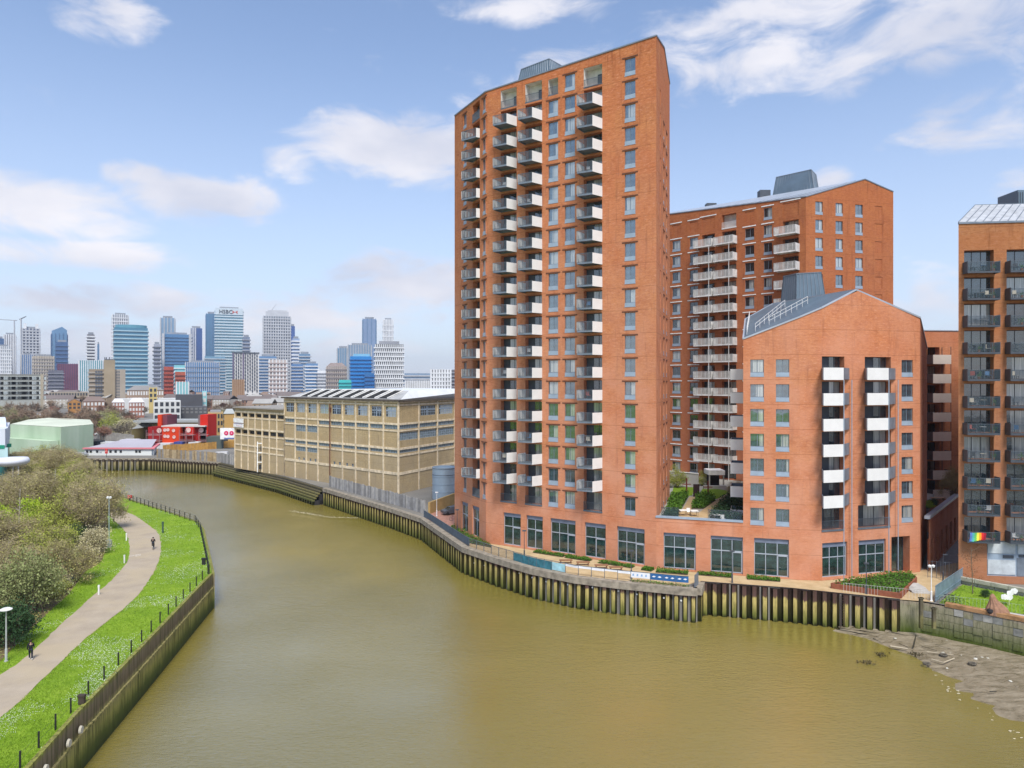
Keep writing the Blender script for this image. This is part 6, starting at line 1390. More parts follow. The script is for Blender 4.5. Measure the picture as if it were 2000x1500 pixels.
def lamp(name, label, px, py, yt, z, mt, head='disc', head_m=None, r=.07):
    q = G(px, py, z); h_ = (py-yt)/F*q.y; r_ = thing(name, label, 'street lamp', (*q, z)); mb = MB(); mb.lathe([(.16,0),(.16,.08),(.1,.1),(.1,1.1),(r,1.15),(r*.7,h_)], 8, (q.x, q.y, z)); part('post', mb, mt, r_)
    mb = MB()
    if head == 'disc': mb.lathe([(.02,-.1),(.12,-.05),(.48,.0),(.48,.06),(.3,.16),(.01,.2)], 14, (q.x, q.y, z+h_))
    elif head == 'box': mb.box(q.x-.28, q.x+.28, q.y-.12, q.y+.12, z+h_-.05, z+h_+.12)
    elif head == 'arm': mb.box(q.x-.05, q.x+.5, q.y-.08, q.y+.08, z+h_-.06, z+h_+.04)
    elif head == 'twin':
        for s_ in (-1, 1): mb.lathe([(.01,-.12),(.16,-.1),(.2,.1),(.01,.2)], 10, (q.x+s_*.2, q.y, z+h_))
    part('lamp_head', mb, head_m or white_paint, r_); return r_
pole_g = plain('pole_blue_grey', (.30,.37,.38), .5, .4)
r_ = lamp('street_lamp', 'tall blue grey lamp post beside the bend of the path', 213, 1069, 972, ZL, pole_g, 'twin'); q = G(213,1069,ZL); mb = MB(); mb.box(q.x-.3, q.x+.3, q.y-.25, q.y+.25, ZL, ZL+1.1); part('base_cabinet', mb, pole_g, r_)
lamp('street_lamp', 'white headed lamp post at the lower left beside the walker', 12, 1292, 1191, ZL, plain('pole_grey', (.42,.43,.42), .5), 'disc')
def bollard(label, px, py, yt, z, mt, name='bollard', w=.08, cat='bollard'):
    q = G(px, py, z); h_ = (py-yt)/F*q.y; r_ = thing(name, label, cat, (*q, z)); mb = MB(); mb.box(q.x-w, q.x+w, q.y-w*.6, q.y+w*.6, z, z+h_); part('post', mb, mt, r_); mb = MB(); mb.box(q.x-w*1.2, q.x+w*1.2, q.y-w*.8, q.y+w*.8, z+h_*.82, z+h_+.02); part('cap', mb, mt, r_)
bollard('white marker post left of the path near the lower bend', 193, 1162, 1143, ZL, white_paint); bollard('white marker post beside the cycle marking', 243, 1100, 1084, ZL, white_paint); bollard('slim white marker post at the inside of the bend', 247, 1056, 1042, ZL, white_paint)
bollard('short dark post at the left edge of the path above the tall lamp', 222, 1020, 1013, ZL, black)
bollard('dark green info post in the grass right of the path bend', 318, 1041, 1019, ZL, plain('dark_green_post', (.05,.10,.07), .5), 'info_post', .12, 'post')
bollard('dark litter bin in the brown undergrowth left of the path', 137, 1142, 1128, ZL, plain('bin_green', (.02,.05,.06), .5), 'litter_bin', .28, 'bin'); bollard('black litter bin by the railing on the far bend', 398, 1103, 1090, ZL, black, 'litter_bin', .22, 'bin'); bollard('brown life ring housing fixed to the near fence', 160, 1376, 1357, ZL, plain('housing_brown', (.06,.045,.035), .7), 'life_ring_housing', .22, 'life ring housing')
def ring_stand(label, px, py, yt, z):
    q = G(px, py, z); h_ = (py-yt)/F*q.y; r_ = thing('life_ring_stand', label, 'life ring stand', (*q, z)); mb = MB(); mb.box(q.x-.05, q.x+.05, q.y-.05, q.y+.05, z, z+h_*.6); part('post', mb, black, r_)
    mb = MB(); mb.box(q.x-.42, q.x+.42, q.y-.15, q.y, z+h_*.45, z+h_); part('housing', mb, cmat((.55,.03,.03)), r_); mb = MB(); ring_pts = [(.22*cos(t), .22*sin(t)) for t in [2*pi*i/12 for i in range(13)]]
    for a, b in zip(ring_pts, ring_pts[1:]): mb.tube((q.x+a[0], q.y-.2, z+h_*.74+a[1]), (q.x+b[0], q.y-.2, z+h_*.74+b[1]), .06, .06, 5, cap=False)
    part('life_ring', mb, cmat((.7,.35,.3)), r_)
ring_stand('red life ring stand on the railing at the far left bend', 254, 978, 967, ZL); ring_stand('red life ring stand on the far river wall below the green shed', 78, 896, 884, 0); ring_stand('red life ring stand in front of the white site cabin', 208, 893, 877, 0)
# ================================================================ PEOPLE
def skin_mesh(name, joints, edges, mt, sub=1):
    me = bpy.data.meshes.new(name); me.from_pydata([j[:3] for j in joints], edges, []); o = bpy.data.objects.new(name, me); COL.objects.link(o)
    md = o.modifiers.new('s', 'SKIN'); sv = me.skin_vertices[0].data
    for i, j in enumerate(joints): sv[i].radius = (j[3], j[4] if len(j) > 4 else j[3]); sv[i].use_root = (i == 0)
    ms = o.modifiers.new('u', 'SUBSURF'); ms.levels = sub
    dg = bpy.context.evaluated_depsgraph_get(); ev = bpy.data.meshes.new_from_object(o.evaluated_get(dg)); bpy.data.objects.remove(o); ev.name = name
    ev.materials.clear(); ev.materials.append(mt); ev.polygons.foreach_set('use_smooth', [True]*len(ev.polygons)); return ev
skin_m = plain('skin', (.42,.26,.19), .6, .3); cloth_b = plain('black_cloth', (.014,.015,.018), .9); cloth_n = plain('dark_navy_cloth', (.02,.025,.035), .9); hair_m = plain('dark_hair', (.02,.015,.012), .8); shoe_w = plain('white_shoe', (.6,.58,.55), .6)
def figure(pose):
    """joints for a 1.72 m adult facing -Y (towards the camera); pose overrides leg and arm points"""
    J = dict(pelvis=(0,0,.93), belly=(0,0,1.08), chest=(0,0,1.30), neck=(0,.01,1.47), head0=(0,0,1.55), head1=(0,0,1.66), hl=(.09,0,.90), hr=(-.09,0,.90), kl=(.10,-.14,.50), kr=(-.10,.05,.50), al=(.10,-.22,.09), ar=(-.10,.24,.13), tl=(.11,-.38,.04), tr=(-.10,.14,.03),
             sl=(.18,0,1.41), sr=(-.18,0,1.41), el=(.24,.08,1.14), er=(-.24,-.05,1.14), wl=(.23,-.06,.92), wr=(-.24,-.22,.96), fl=(.23,-.10,.84), fr=(-.24,-.29,.90))
    J.update(pose); return J
def person(label, loc, rz, pose={}, jacket=cloth_b, trousers=cloth_n, name='person'):
    J = figure(pose); r_ = thing(name, label, 'person', loc, rz)
    def mk(nm, spec, mt, sub=1):
        names = []; ed = []
        for a, b in spec:
            for n in (a, b):
                if n not in names: names.append(n)
            ed.append((names.index(a), names.index(b)))
        return skin_mesh(nm, [(*J[n[0]], *n[1:]) for n in names], ed, mt, sub)
    pv, be, ch, nk, h0, h1 = ('pelvis',.14,.10), ('belly',.13,.10), ('chest',.16,.11), ('neck',.055), ('head0',.07,.085), ('head1',.08,.095)
    S_ = {s: (('s'+s,.06), ('e'+s,.045), ('w'+s,.03), ('f'+s,.035)) for s in 'lr'}; L_ = {s: (('h'+s,.085), ('k'+s,.06), ('a'+s,.038), ('t'+s,.035)) for s in 'lr'}
    spec = [(pv, be), (be, ch), (ch, nk), (nk, h0), (h0, h1)]
    for s in 'lr': spec += [(ch, S_[s][0])]+list(zip(S_[s], S_[s][1:]))+[(pv, L_[s][0])]+list(zip(L_[s], L_[s][1:]))
    link('body', mk('body', spec, skin_m), r_, world_space=False)
    g = lambda t, k: (t[0], *[v*k+.012 for v in t[1:]])
    sp = [(g(be,1.08), g(pv,1.05)), (g(be,1.08), g(ch,1.06)), (g(ch,1.06), ('neck',.07))]
    for s in 'lr': sp += [(g(ch,1.06), g(S_[s][0],1.15)), (g(S_[s][0],1.15), g(S_[s][1],1.2)), (g(S_[s][1],1.2), g(S_[s][2],1.15))]
    link('jacket', mk('jacket', sp, jacket), r_, world_space=False)
    sp = []
    for s in 'lr': sp += [(g(pv,1.0), g(L_[s][0],1.1)), (g(L_[s][0],1.1), g(L_[s][1],1.15)), (g(L_[s][1],1.15), g(L_[s][2],1.15))]
    link('trousers', mk('trousers', sp, trousers), r_, world_space=False)
    for s in 'lr':
        a, t = Vector(J['a'+s]), Vector(J['t'+s]); mb = MB(); mb.tube(a-(t-a)*.3+Vector((0,0,-.02)), t, .05, .045, 6); link('shoe', mb.mesh('shoe', shoe_w), r_, world_space=False)
    h = Vector(J['head1']); mb = MB(); mb.lathe([(.01,.11),(.07,.09),(.105,.03),(.11,-.04),(.09,-.08)], 10, (h.x, h.y+.015, h.z)); link('hair', mb.mesh('hair', hair_m, True), r_, world_space=False)
    fc = MB()
    for s_ in (-1, 1): fc.box(h.x+s_*.032-.012, h.x+s_*.032+.012, h.y-.105, h.y-.09, h.z-.035, h.z-.022); 
    fc.box(h.x-.025, h.x+.025, h.y-.10, h.y-.088, h.z-.10, h.z-.092); fc.box(h.x-.012, h.x+.012, h.y-.118, h.y-.09, h.z-.075, h.z-.04); link('face', fc.mesh('face', plain('face_dark', (.12,.06,.05), .7) if 'face_dark' not in MAT else MAT['face_dark']), r_, world_space=False); return r_
q = G(60,1289,ZL); person('walker in black jacket and dark shorts on the path, seen from behind', (*q, ZL+.035), radians(212))
def bicycle(label, loc, rz, mt=black, group=None):
    r_ = thing('bicycle', label, 'bicycle', loc, rz, group)
    for y in (-.52, .52):
        mb = MB(); n = 16
        for i in range(n): a, b = 2*pi*i/n, 2*pi*(i+1)/n; mb.tube((0, y+.33*cos(a), .34+.33*sin(a)), (0, y+.33*cos(b), .34+.33*sin(b)), .022, .022, 5, cap=False)
        o = link('wheel', mb.mesh('wheel', black), r_, world_space=False); mb = MB()
        for i in range(6): a = pi*i/6; mb.tube((0, y-.32*cos(a), .34-.32*sin(a)), (0, y+.32*cos(a), .34+.32*sin(a)), .004, .004, 3, cap=False)
        link('spokes', mb.mesh('spokes', rail_grey), o, world_space=False)
    mb = MB(); bb, st_, hd_, hb = (0,.1,.3), (0,.22,.78), (0,-.36,.84), (0,-.30,.62)
    for a, b in ((bb, st_), (st_, hd_), (bb, hb), (hb, hd_), (bb, (0,.52,.34)), (st_, (0,.52,.34)), (hb, (0,-.52,.34)), (hd_, (0,-.40,.98))): mb.tube(a, b, .02, .02, 6)
    link('frame', mb.mesh('frame', mt), r_, world_space=False); mb = MB(); mb.tube((-.28,-.42,1.0), (.28,-.42,1.0), .016, .016, 6); link('handlebar', mb.mesh('handlebar', black), r_, world_space=False)
    mb = MB(); mb.prism([(-.03,.10), (.03,.10), (.08,.36), (-.08,.36)], .90, .96); mb.tube((0,.22,.78), (0,.24,.9), .015, .015, 5); link('saddle', mb.mesh('saddle', black), r_, world_space=False); return r_
q = G(299,1073,ZL); bicycle('dark bicycle ridden round the bend of the path', (*q, ZL+.035), radians(205))
person('cyclist in black riding round the bend of the path', (*q, ZL+.035), radians(205), dict(pelvis=(0,.22,1.0), belly=(0,.12,1.14), chest=(0,-.04,1.32), neck=(0,-.12,1.46), head0=(0,-.16,1.54), head1=(0,-.18,1.65), hl=(.09,.2,.98), hr=(-.09,.2,.98), kl=(.12,-.12,.78), kr=(-.12,-.05,.62), al=(.11,.05,.42), ar=(-.11,.16,.22), tl=(.11,-.08,.38), tr=(-.11,.02,.17), sl=(.18,-.06,1.42), sr=(-.18,-.06,1.42), el=(.25,-.22,1.18), er=(-.25,-.22,1.18), wl=(.24,-.36,1.04), wr=(-.24,-.36,1.04), fl=(.23,-.42,1.02), fr=(-.23,-.42,1.02)), name='person')
# ================================================================ RIVERSIDE TERRACE
capi = [p for p in c1]; fr_line = [F3_, F2_, F1_, F0, C, B]
inn = []
for i, p in enumerate(c1):
    t = (c1[min(i+1, len(c1)-1)]-c1[max(i-1, 0)]).normalized(); inn.append(p+Vector((-t.y, t.x))*.5)
dk = inn[5:-1]+[G(1364,1136), G(1420,1140)+Vector((0,.3)), G(1544,1149)+Vector((0,.3)), G(1640,1159)+Vector((0,.3)), G(1758,1171), G(1822,1176), G(1875,1140), Vector((63,99)), Vector((56,95)), F3_+Vector((0,.5)), F2_+Vector((0,.5)), F1_+Vector((0,.5)), F0+Vector((0,.5)), C+Vector((0,.5)), B+Vector((0,.5)), G(925,1050)]
m = NT('tan_resin_paving', .9, .2); co = m.coord('World'); q1_ = m.noise(co, .7, 5, .6); q2_ = m.noise(co, 9, 3); m.col(m.mix(m.rng(q2_, .3, .7, 0, .3), m.ramp(q1_, [(.35, (.44,.32,.17)), (.65, (.56,.43,.25))]), (.36,.27,.16)))
sheet('terrace', dk, .010, m.m)
gq = sheet('alley', [Vector((56,95)), Vector((63,99)), Vector((73,112.5)), Vector((71,113))], .014, plain('alley_paving', (.30,.28,.25), .95))
def bed(name, label, poly, z, h_, mt, n, ls=.10, cat='planting bed', soil=True):
    pts = [Vector(p) for p in poly]; cx_ = sum(pts, Vector((0,0)))/len(pts); r_ = thing(name, label, cat, (cx_.x, cx_.y, z)); xs = [p.x for p in pts]; ys = [p.y for p in pts]
    if soil: mb = MB(); mb.prism(pts, z, z+.06); part('soil', mb, plain('soil', (.09,.06,.04), .95) if 'soil' not in MAT else MAT['soil'], r_)
    mb = MB(); k = 0; tries = 0
    while k < n and tries < n*20:
        tries += 1; p = Vector((vr.uniform(min(xs), max(xs)), vr.uniform(min(ys), max(ys))))
        if not inpoly(p, pts): continue
        k += 1; hh_ = h_*(.55+.45*mnoise.noise(Vector((p.x*.9, p.y*.9, 1)))+.2); leaf(mb, Vector((p.x, p.y, z+.06+vr.uniform(0, max(.08, hh_)))), ls*vr.uniform(.6,1.5), vr)
    part('foliage', mb, mt, r_); return r_
def strip(pa, pb, f, o0, o1):
    a, b = f.at(pa), f.at(pb); return [f.w(a, o1)[:2], f.w(b, o1)[:2], f.w(b, o0)[:2], f.w(a, o0)[:2]]
for (pa, pb, f, o0, o1, lab) in ((1050,1108,f1,.4,1.4,'low hedge strip in front of the third shopfront of the tower'),(1112,1160,f1,.4,1.5,'low hedge strip in front of the fourth shopfront of the tower'),(1178,1243,f1,.4,1.6,'low hedge strip in front of the widest tower shopfront'),(1262,1281,f1,.4,1.7,'short hedge strip at the right corner of the tall tower'),(1284,1345,fp,.4,1.9,'hedge strip below the first podium shopfront'),(1362,1430,fp,.4,1.5,'hedge strip below the second podium shopfront'),(1458,1522,fa,.5,1.6,'hedge strip below the shopfront of the gabled block')):
    bed('planting_bed', lab, strip(pa, pb, f, o0, o1), .012, .45, L_hedge, 900, .09)
bed('planting_bed', 'grassy planted bank at the left foot of the tall tower', [G(878,1034), G(893,1022), G(952,1057), G(960,1070), G(920,1062)], .012, .6, L_hedge, 1600, .11)
pts = [G(1624,1149), G(1758,1169), G(1789,1137), G(1778,1129), G(1752,1127)]; r_ = bed('raised_planter', 'brick edged raised planter with low hedges in front of the gabled block', pts, .45, .7, L_hedge, 3200, .10); mb = MB()
for a, b in zip(pts, pts[1:]+pts[:1]): sweep(mb, [Vector(a), Vector(b)], -.12, .12, .012, .62)
part('brick_edge', mb, plain('planter_brick', (.26,.095,.055), .9, .1, 0, .2, 3), r_)
# steps, blue grey screen fence, lawn
st_ = thing('terrace_steps', 'pale stone steps between the planter and the blue grey fence', 'steps', (*G(1800,1160), 0)); pA, pB = G(1786,1160), G(1822,1162)
for k in range(4): mb = MB(); dd_ = .38*k; mb.prism([pA+Vector((0,.2+dd_)), pB+Vector((0,.2+dd_)), pB+Vector((.2,3.4)), pA+Vector((0,3.4))], .01, .11*(k+1)); part('step', mb, plain('step_stone', (.45,.43,.40), .9) if 'step_stone' not in MAT else MAT['step_stone'], st_)
bg_m = plain('blue_grey_fence', (.17,.235,.29), .5, .4); pA, pB = G(1827,1176), G(1880,1138); bf = thing('panel_fence', 'tall blue grey metal panel fence between terrace and lawn', 'fence', (*pA, 0)); rs = resample([pA, pB], .62)
for a, b in zip(rs, rs[1:]): d = b-a; link('slat', MB().box(.02, d.length-.02, -.03, .03, .05, 1.85).mesh('slat', bg_m), bf, (a.x, a.y, 0), math.atan2(d.y, d.x))
mb = MB(); 
for z in (.5, 1.84): sweep(mb, [pA, pB], -.09, -.035, z, z+.08)
part('rail', mb, bg_m, bf)
fence_posts('gate_railing', 'tall thin grey railing across the alley mouth', [G(1812,1128), G(1846,1131), G(1876,1132)], .45, 2.2, rail_grey, (2.1,.15), 0, 0, .02, .02)
fence_posts('terrace_railing', 'thin pale railing along the right hand pile wall in front of the planter', [G(1648,1158), G(1758,1169), G(1826,1176)], .32, 1.1, offwhite_rail, (1.08,), 0, .35, .009, .014)
lawn = [G(1834,1178), G(1880,1142), G(2010,1168), G(2120,1200), G(2080,1222), G(2000,1200), G(1930,1190)]
sheet('lawn', lawn, .016, grass_m); bed('lawn_grass', 'small green lawn below the black balcony block', lawn, .016, .08, bladem, 2500, .06, 'lawn', False)
sheet('wall_walk', [G(1850,1184), G(1930,1189), G(2000,1201), G(2140,1232), G(2180,1262), G(2000,1213)], .022, plain('pale_walk', (.45,.43,.40), .9))
fence_posts('lawn_railing', 'light green thin railing along the edge of the small lawn', [G(1836,1180), G(1930,1190), G(2000,1201), G(2080,1222)], .35, 1.0, plain('pale_green_rail', (.35,.45,.30), .6), (1.0,), 0, .1, .01, .016)
sw = thing('sleeper_wall', 'low retaining wall of pale stacked blocks below the black balcony block', 'wall', (*G(1880,1141), 0)); rs = resample([G(1878,1140), G(2010,1166), G(2100,1190)], 1.9)
for r in range(2):
    for i, (a, b) in enumerate(zip(rs, rs[1:])): d = b-a; link('stone_block', MB().box(.03, d.length-.03, 0, .5, r*.46+.01, r*.46+.43+vr.uniform(0,.02)).mesh('stone_block', plain('pale_sleeper', (.42,.40,.33), .95, .1, 0, .2, 1) if 'pale_sleeper' not in MAT else MAT['pale_sleeper']), sw, (a.x-(.4 if r else 0), a.y, 0), math.atan2(d.y, d.x)+vr.uniform(-.015,.015))
q = G(1900,1160); r_ = thing('young_tree', 'slender young tree with few reddish leaves on the small lawn', 'tree', (*q, 0)); mb = MB(); mb.tube((*q, 0), (q.x-.2, q.y, 5.6), .06, .02, 6)
tips = []
for i in range(16): z = vr.uniform(1.6, 5.3); a = vr.uniform(0, 6.28); e = Vector((q.x+cos(a)*vr.uniform(.7,1.5), q.y+sin(a)*1.0, z+vr.uniform(.3,1.0))); mb.tube((q.x-.04*z, q.y, z), e, .02, .006, 4, cap=False); tips.append((Vector((q.x, q.y, z)), e))
part('trunk', mb, bark, r_); mb = MB()
for i in range(260): a, b = vr.choice(tips); leaf(mb, a.lerp(b, vr.uniform(.3,1.1))+Vector((vr.gauss(0,.15), vr.gauss(0,.15), vr.gauss(0,.15))), .07, vr)
part('crown', mb, plain('reddish_leaf', (.16,.08,.04), .9), r_)
for i, (px, py, rz) in enumerate(((1862,1184,1.3),(1869,1184,1.45),(1877,1185,1.2))): bicycle(('first','middle','last')[i]+' dark bicycle in the cluster parked behind the stone wall', (*(G(px,py)+Vector((0,1.0))), .03), rz, [black, grey_metal, dark_grey][i], 'bicycles parked behind the stone wall')
q = G(1957,1204)+Vector((0,.7)); r_ = thing('covered_mound', 'brown ribbed covered mound with a peaked top on the river wall', 'covered sculpture', (*q, .03)); mb = MB(); n = 26; prof = [(1.15,0,.0),(1.1,.4,-.02),(.92,.9,-.12),(.66,1.35,-.3),(.42,1.75,-.5),(.30,2.1,-.62),(.26,2.35,-.66),(.12,2.6,-.66),(.01,2.68,-.66)]; k = len(mb.v)
for (r, z, dx) in prof:
    for i in range(n): t = 2*pi*i/n; rr_ = r*(1+.09*(i % 2)); mb.v.append((q.x+dx*.8+rr_*cos(t), q.y+rr_*sin(t)*.75, .03+z*.82))
for a in range(len(prof)-1):
    for i in range(n): j = (i+1) % n; mb.f.append((k+a*n+i, k+a*n+j, k+(a+1)*n+j, k+(a+1)*n+i)); mb.uv.append(None); mb.mi.append(0)
part('cover', mb, plain('brown_sacking', (.30,.17,.11), .95, .1, 0, .25, 2.5), r_); mb = MB(); mb.lathe([(.01,.3),(.25,.25),(.32,0),(.2,-.2)], 8, (q.x-1.0, q.y-.3, .4)); part('dark_hem', mb, void, r_)
q = G(1971,1184); r_ = thing('cloud_sign', 'white scalloped cloud shaped panels on a short post on the lawn', 'sign', (*q, .02)); mb = MB(); mb.tube((*q, .02), (q.x, q.y, 1.2), .04, .04, 6); part('post', mb, plain('pale_post', (.6,.55,.35), .8), r_)
for dx, dz_ in ((-.55,.55),(.1,.95),(.55,1.2),(.0,.5)):
    mb = MB(); 
    for a in range(5): mb.tube((q.x+dx+.22*cos(a*1.256), q.y-.03-.01*a, .5+dz_+.13*sin(a*1.256)), (q.x+dx+.22*cos(a*1.256), q.y+.03-.01*a, .5+dz_+.13*sin(a*1.256)), .2, .2, 10)
    part('cloud_panel', mb, white_paint, r_)
shrub('dark', 0, 0, .22, 'small dark shrub in a pale pot on the small lawn', .9, .02, 'potted_shrub', 'potted plant', pos=G(1925,1167))
# ---- quay edge railing: dark mesh, clear run, blue netting, white and blue banners
qr = thing('quay_railing', 'curved quay railing hung with dark mesh panels, blue netting and banners', 'railing', (*inn[3], 0))
def line_at(px):
    best = None
    for a, b in zip(inn, inn[1:]):
        k = (px-1000)/F; d = b-a; den = d.x-k*d.y
        if abs(den) < 1e-9: continue
        t = (k*a.y-a.x)/den
        if -.001 <= t <= 1.001: best = a+d*t
    return best
mesh_m = plain('dark_mesh_panel', (.085,.115,.15), .6); net_m = plain('blue_netting', (.045,.16,.20), .85, .2, 0, .4, 1.5); pale_net = plain('pale_blue_sheet', (.35,.60,.66), .7, .2, 0, .2, 2); ban_w = plain('white_banner', (.72,.73,.76), .6, .2, 0, .06); ban_b = plain('blue_banner', (.03,.12,.30), .6, .2, 0, .2, .8); mesh_c = clear_g
runs = [(828,916,mesh_m,.1,1.25,'mesh_panel'),(916,1003,mesh_c,.1,1.2,'clear_panel'),(1003,1078,net_m,.05,1.15,'blue_netting'),(1078,1104,pale_net,.1,1.1,'pale_sheet'),(1104,1232,ban_w,.92,1.22,'white_banner'),(1232,1270,ban_w,.5,1.25,'white_banner'),(1270,1345,ban_b,.45,1.22,'blue_banner')]
for a, b, mt, z0, z1, nm in runs:
    n = max(1, int((b-a)/(14 if a < 1100 else 22)))
    for i in range(n):
        p0, p1 = line_at(a+(b-a)*i/n), line_at(a+(b-a)*(i+1)/n)
        if p0 is None or p1 is None: continue
        d = p1-p0; M = Matrix.Translation((p0.x, p0.y, .06)) @ Matrix.Rotation(math.atan2(d.y, d.x), 4, 'Z'); mb = MB()
        sg = vr.uniform(-.07,.05) if nm in ('blue_netting','pale_sheet','white_banner') and a < 1232 else 0
        mb.box(0.01, d.length-.01, -.015, .015, z0+sg, z1+sg*.4, M); part(nm, mb, mt, qr); mb = MB(); mb.box(-.03, .03, -.03, .05, 0, 1.28, M); part('post', mb, rail_grey, qr)
        if nm == 'blue_banner':
            mb = MB()
            for s_ in range(2):
                x0 = d.length*(.12+.45*s_); mb.quad([M @ Vector((x0, -.019, z0+.38)), M @ Vector((x0+.28, -.019, z0+.30)), M @ Vector((x0+.5, -.019, z0+.42)), M @ Vector((x0+.25, -.019, z0+.52))])
            part('white_print', mb, ban_w, qr, 'stuff')
        if nm == 'white_banner' and a >= 1232:
            mb = MB()
            for s_ in range(4): x0 = d.length*(.08+.22*s_); mb.quad([M @ Vector((x0, -.019, z0+.2)), M @ Vector((x0+.22, -.019, z0+.22)), M @ Vector((x0+.2, -.019, z0+.5)), M @ Vector((x0+.02, -.019, z0+.46))])
            part('blue_print', mb, plain('pale_blue_print', (.25,.38,.58), .7) if 'pale_blue_print' not in MAT else MAT['pale_blue_print'], qr, 'stuff')
mb = MB(); pts_ = [line_at(828+(1345-828)*i/40) for i in range(41)]; pts_ = [p for p in pts_ if p is not None]; sweep(mb, pts_, -.03, .03, 1.27, 1.33); part('handrail', mb, rail_grey, qr)
p = c1[-1]+Vector((-.25,.3)); mb = MB(); M = Matrix.Translation((p.x, p.y, .06)) @ Matrix.Rotation(radians(60), 4, 'Z'); mb.box(0, 1.6, -.03, .03, 0, 1.5, M); part('end_panel', mb, grey_metal, qr)
mb = MB(); e0, e1 = line_at(1232), line_at(1345); dd_ = (e1-e0); 
for i in range(520):
    p = e0+dd_*vr.random()+Vector((0, -.25+vr.uniform(-.12,.12))); leaf(mb, Vector((p.x, p.y, .12+vr.uniform(0,.3))), .07, vr)
solo('weeds', mb, L_hedge, 'green weeds growing on the wall edge under the blue banner', 'weeds', kind='stuff')
for i, (px, py) in enumerate(((1106,1103),(1140,1107),(1176,1113),(1205,1117))):
    q = G(px, py)+Vector((0,.8)); r_ = thing('timber_bench', ('leftmost','second','third','rightmost')[i]+' brown timber bench behind the white banner', 'bench', (*q, .012)); mb = MB(); mb.box(q.x-.9, q.x+.9, q.y-.3, q.y+.3, .38, .48); part('seat', mb, cmat((.25,.13,.07)), r_)
    for s_ in (-1, 1): mb = MB(); mb.box(q.x+s_*.7-.06, q.x+s_*.7+.06, q.y-.25, q.y+.25, .012, .38); part('leg', mb, cmat((.2,.1,.06)), r_)
lamp('lamp_post', 'dark lamp post on the quay in front of the second tower shopfront', 1024, 1090, 1037, 0, dark_grey, 'box', dark_grey, .05); lamp('lamp_post', 'dark lamp post beside the printed end of the banner', 1233, 1130, 1076, 0, dark_grey, 'box', dark_grey, .05); lamp('lamp_post', 'dark lamp post in front of the second podium shopfront', 1430, 1138, 1077, 0, dark_grey, 'box', dark_grey, .06); lamp('lamp_post', 'dark lamp post in front of the raised planter', 1692, 1160, 1101, 0, dark_grey, 'box', dark_grey, .06)
lamp('camera_pole', 'white pole with security cameras at the right end of the terrace', 1819, 1174, 1106, 0, white_paint, 'twin', white_paint, .05); lamp('lamp_post', 'dark lamp post at the mouth of the alley', 1842, 1134, 1083, 0, dark_grey, 'arm', dark_grey, .05); lamp('lamp_post', 'pale lamp post by the ochre wall below the grey tank', 853, 1008, 962, 0, white_paint, 'box', white_paint, .05); lamp('lamp_post', 'dark lamp post near the parked bicycle left of the tower', 893, 1040, 996, 0, dark_grey, 'box', dark_grey, .05)
bicycle('lone bicycle parked on the red paving left of the tall tower', (*G(886,1018), .02), 1.2, cmat((.35,.10,.08)))
q = G(884,1004); r_ = thing('parked_car', 'dark car with pale roof parked on the red paving behind the tower corner', 'car', (*q, .02))
CARM = {}
def car_meshes(c, van=False):
    key = (c, van)
    if key not in CARM:
        pm = plain('car_paint_%d_%d_%d' % tuple(int(v*99) for v in c), c, .3, .6, .1, .03) ; b = MB()
        pr_ = [(-2.1,.35),(-2.1,.78),(-1.25,.92),(-.65,1.42 if not van else 2.05),(1.0,1.45 if not van else 2.1),(1.75,1.0 if not van else 2.05),(2.1,.9 if not van else 1.0),(2.12,.35)]
        if van: pr_ = [(-2.4,.35),(-2.4,.95),(-1.7,1.2),(-1.2,2.0),(2.4,2.1),(2.45,.35)]
        n = len(pr_); w0 = .88; k = len(b.v)
        for s_ in (-1, 1):
            for x, z in pr_: ww_ = w0 if z < 1.05 else w0-.12; b.v.append((x, s_*ww_, z))
        for i in range(n): j = (i+1) % n; b.f.append((i, j, n+j, n+i)); b.uv.append(None); b.mi.append(0)
        b.f.append(tuple(range(n))); b.f.append(tuple(reversed(range(n, 2*n)))); b.uv += [None]*2; b.mi += [0]*2
        w = MB(); 
        if not van:
            for s_ in (-1, 1): w.quad([(-.95,s_*.83,1.0),(1.35,s_*.83,1.0),(.95,s_*.775,1.38),(-.6,s_*.775,1.38)])
            w.quad([(-1.22,-.74,.965),(-1.22,.74,.965),(-.70,.66,1.4),(-.70,-.66,1.4)]); w.quad([(1.72,-.74,1.06),(1.72,.74,1.06),(1.1,.66,1.42),(1.1,-.66,1.42)])
        else:
            for s_ in (-1, 1): w.quad([(-1.5,s_*.885,1.25),(-.6,s_*.885,1.25),(-.6,s_*.80,1.85),(-1.25,s_*.80,1.85)])
            w.quad([(-1.69,-.78,1.26),(-1.69,.78,1.26),(-1.25,.72,1.93),(-1.25,-.72,1.93)])
        wh_ = MB(); wh_.tube((0,-.1,0), (0,.1,0), .32, .32, 12)
        CARM[key] = (b.mesh('body', pm), w.mesh('windows', pane_d), wh_.mesh('wheel', black))
    return CARM[key]
def car(label, pos, rz, c, van=False, r_=None, group=None):
    r_ = r_ or thing('parked_van' if van else 'parked_car', label, 'van' if van else 'car', (*pos, .02), rz, group); b, w, wh_ = car_meshes(c, van); link('body', b, r_, world_space=False); link('windows', w, r_, world_space=False)
    for x in (-1.35, 1.35):
        for y in (-.8, .8): link('wheel', wh_, r_, (x, y, .32), world_space=False)
    return r_
r_.matrix_basis = Matrix.Translation((*q, .02)) @ Matrix.Rotation(.5, 4, 'Z'); WM[r_] = r_.matrix_basis.copy(); car('', None, 0, (.10,.11,.13), r_=r_)
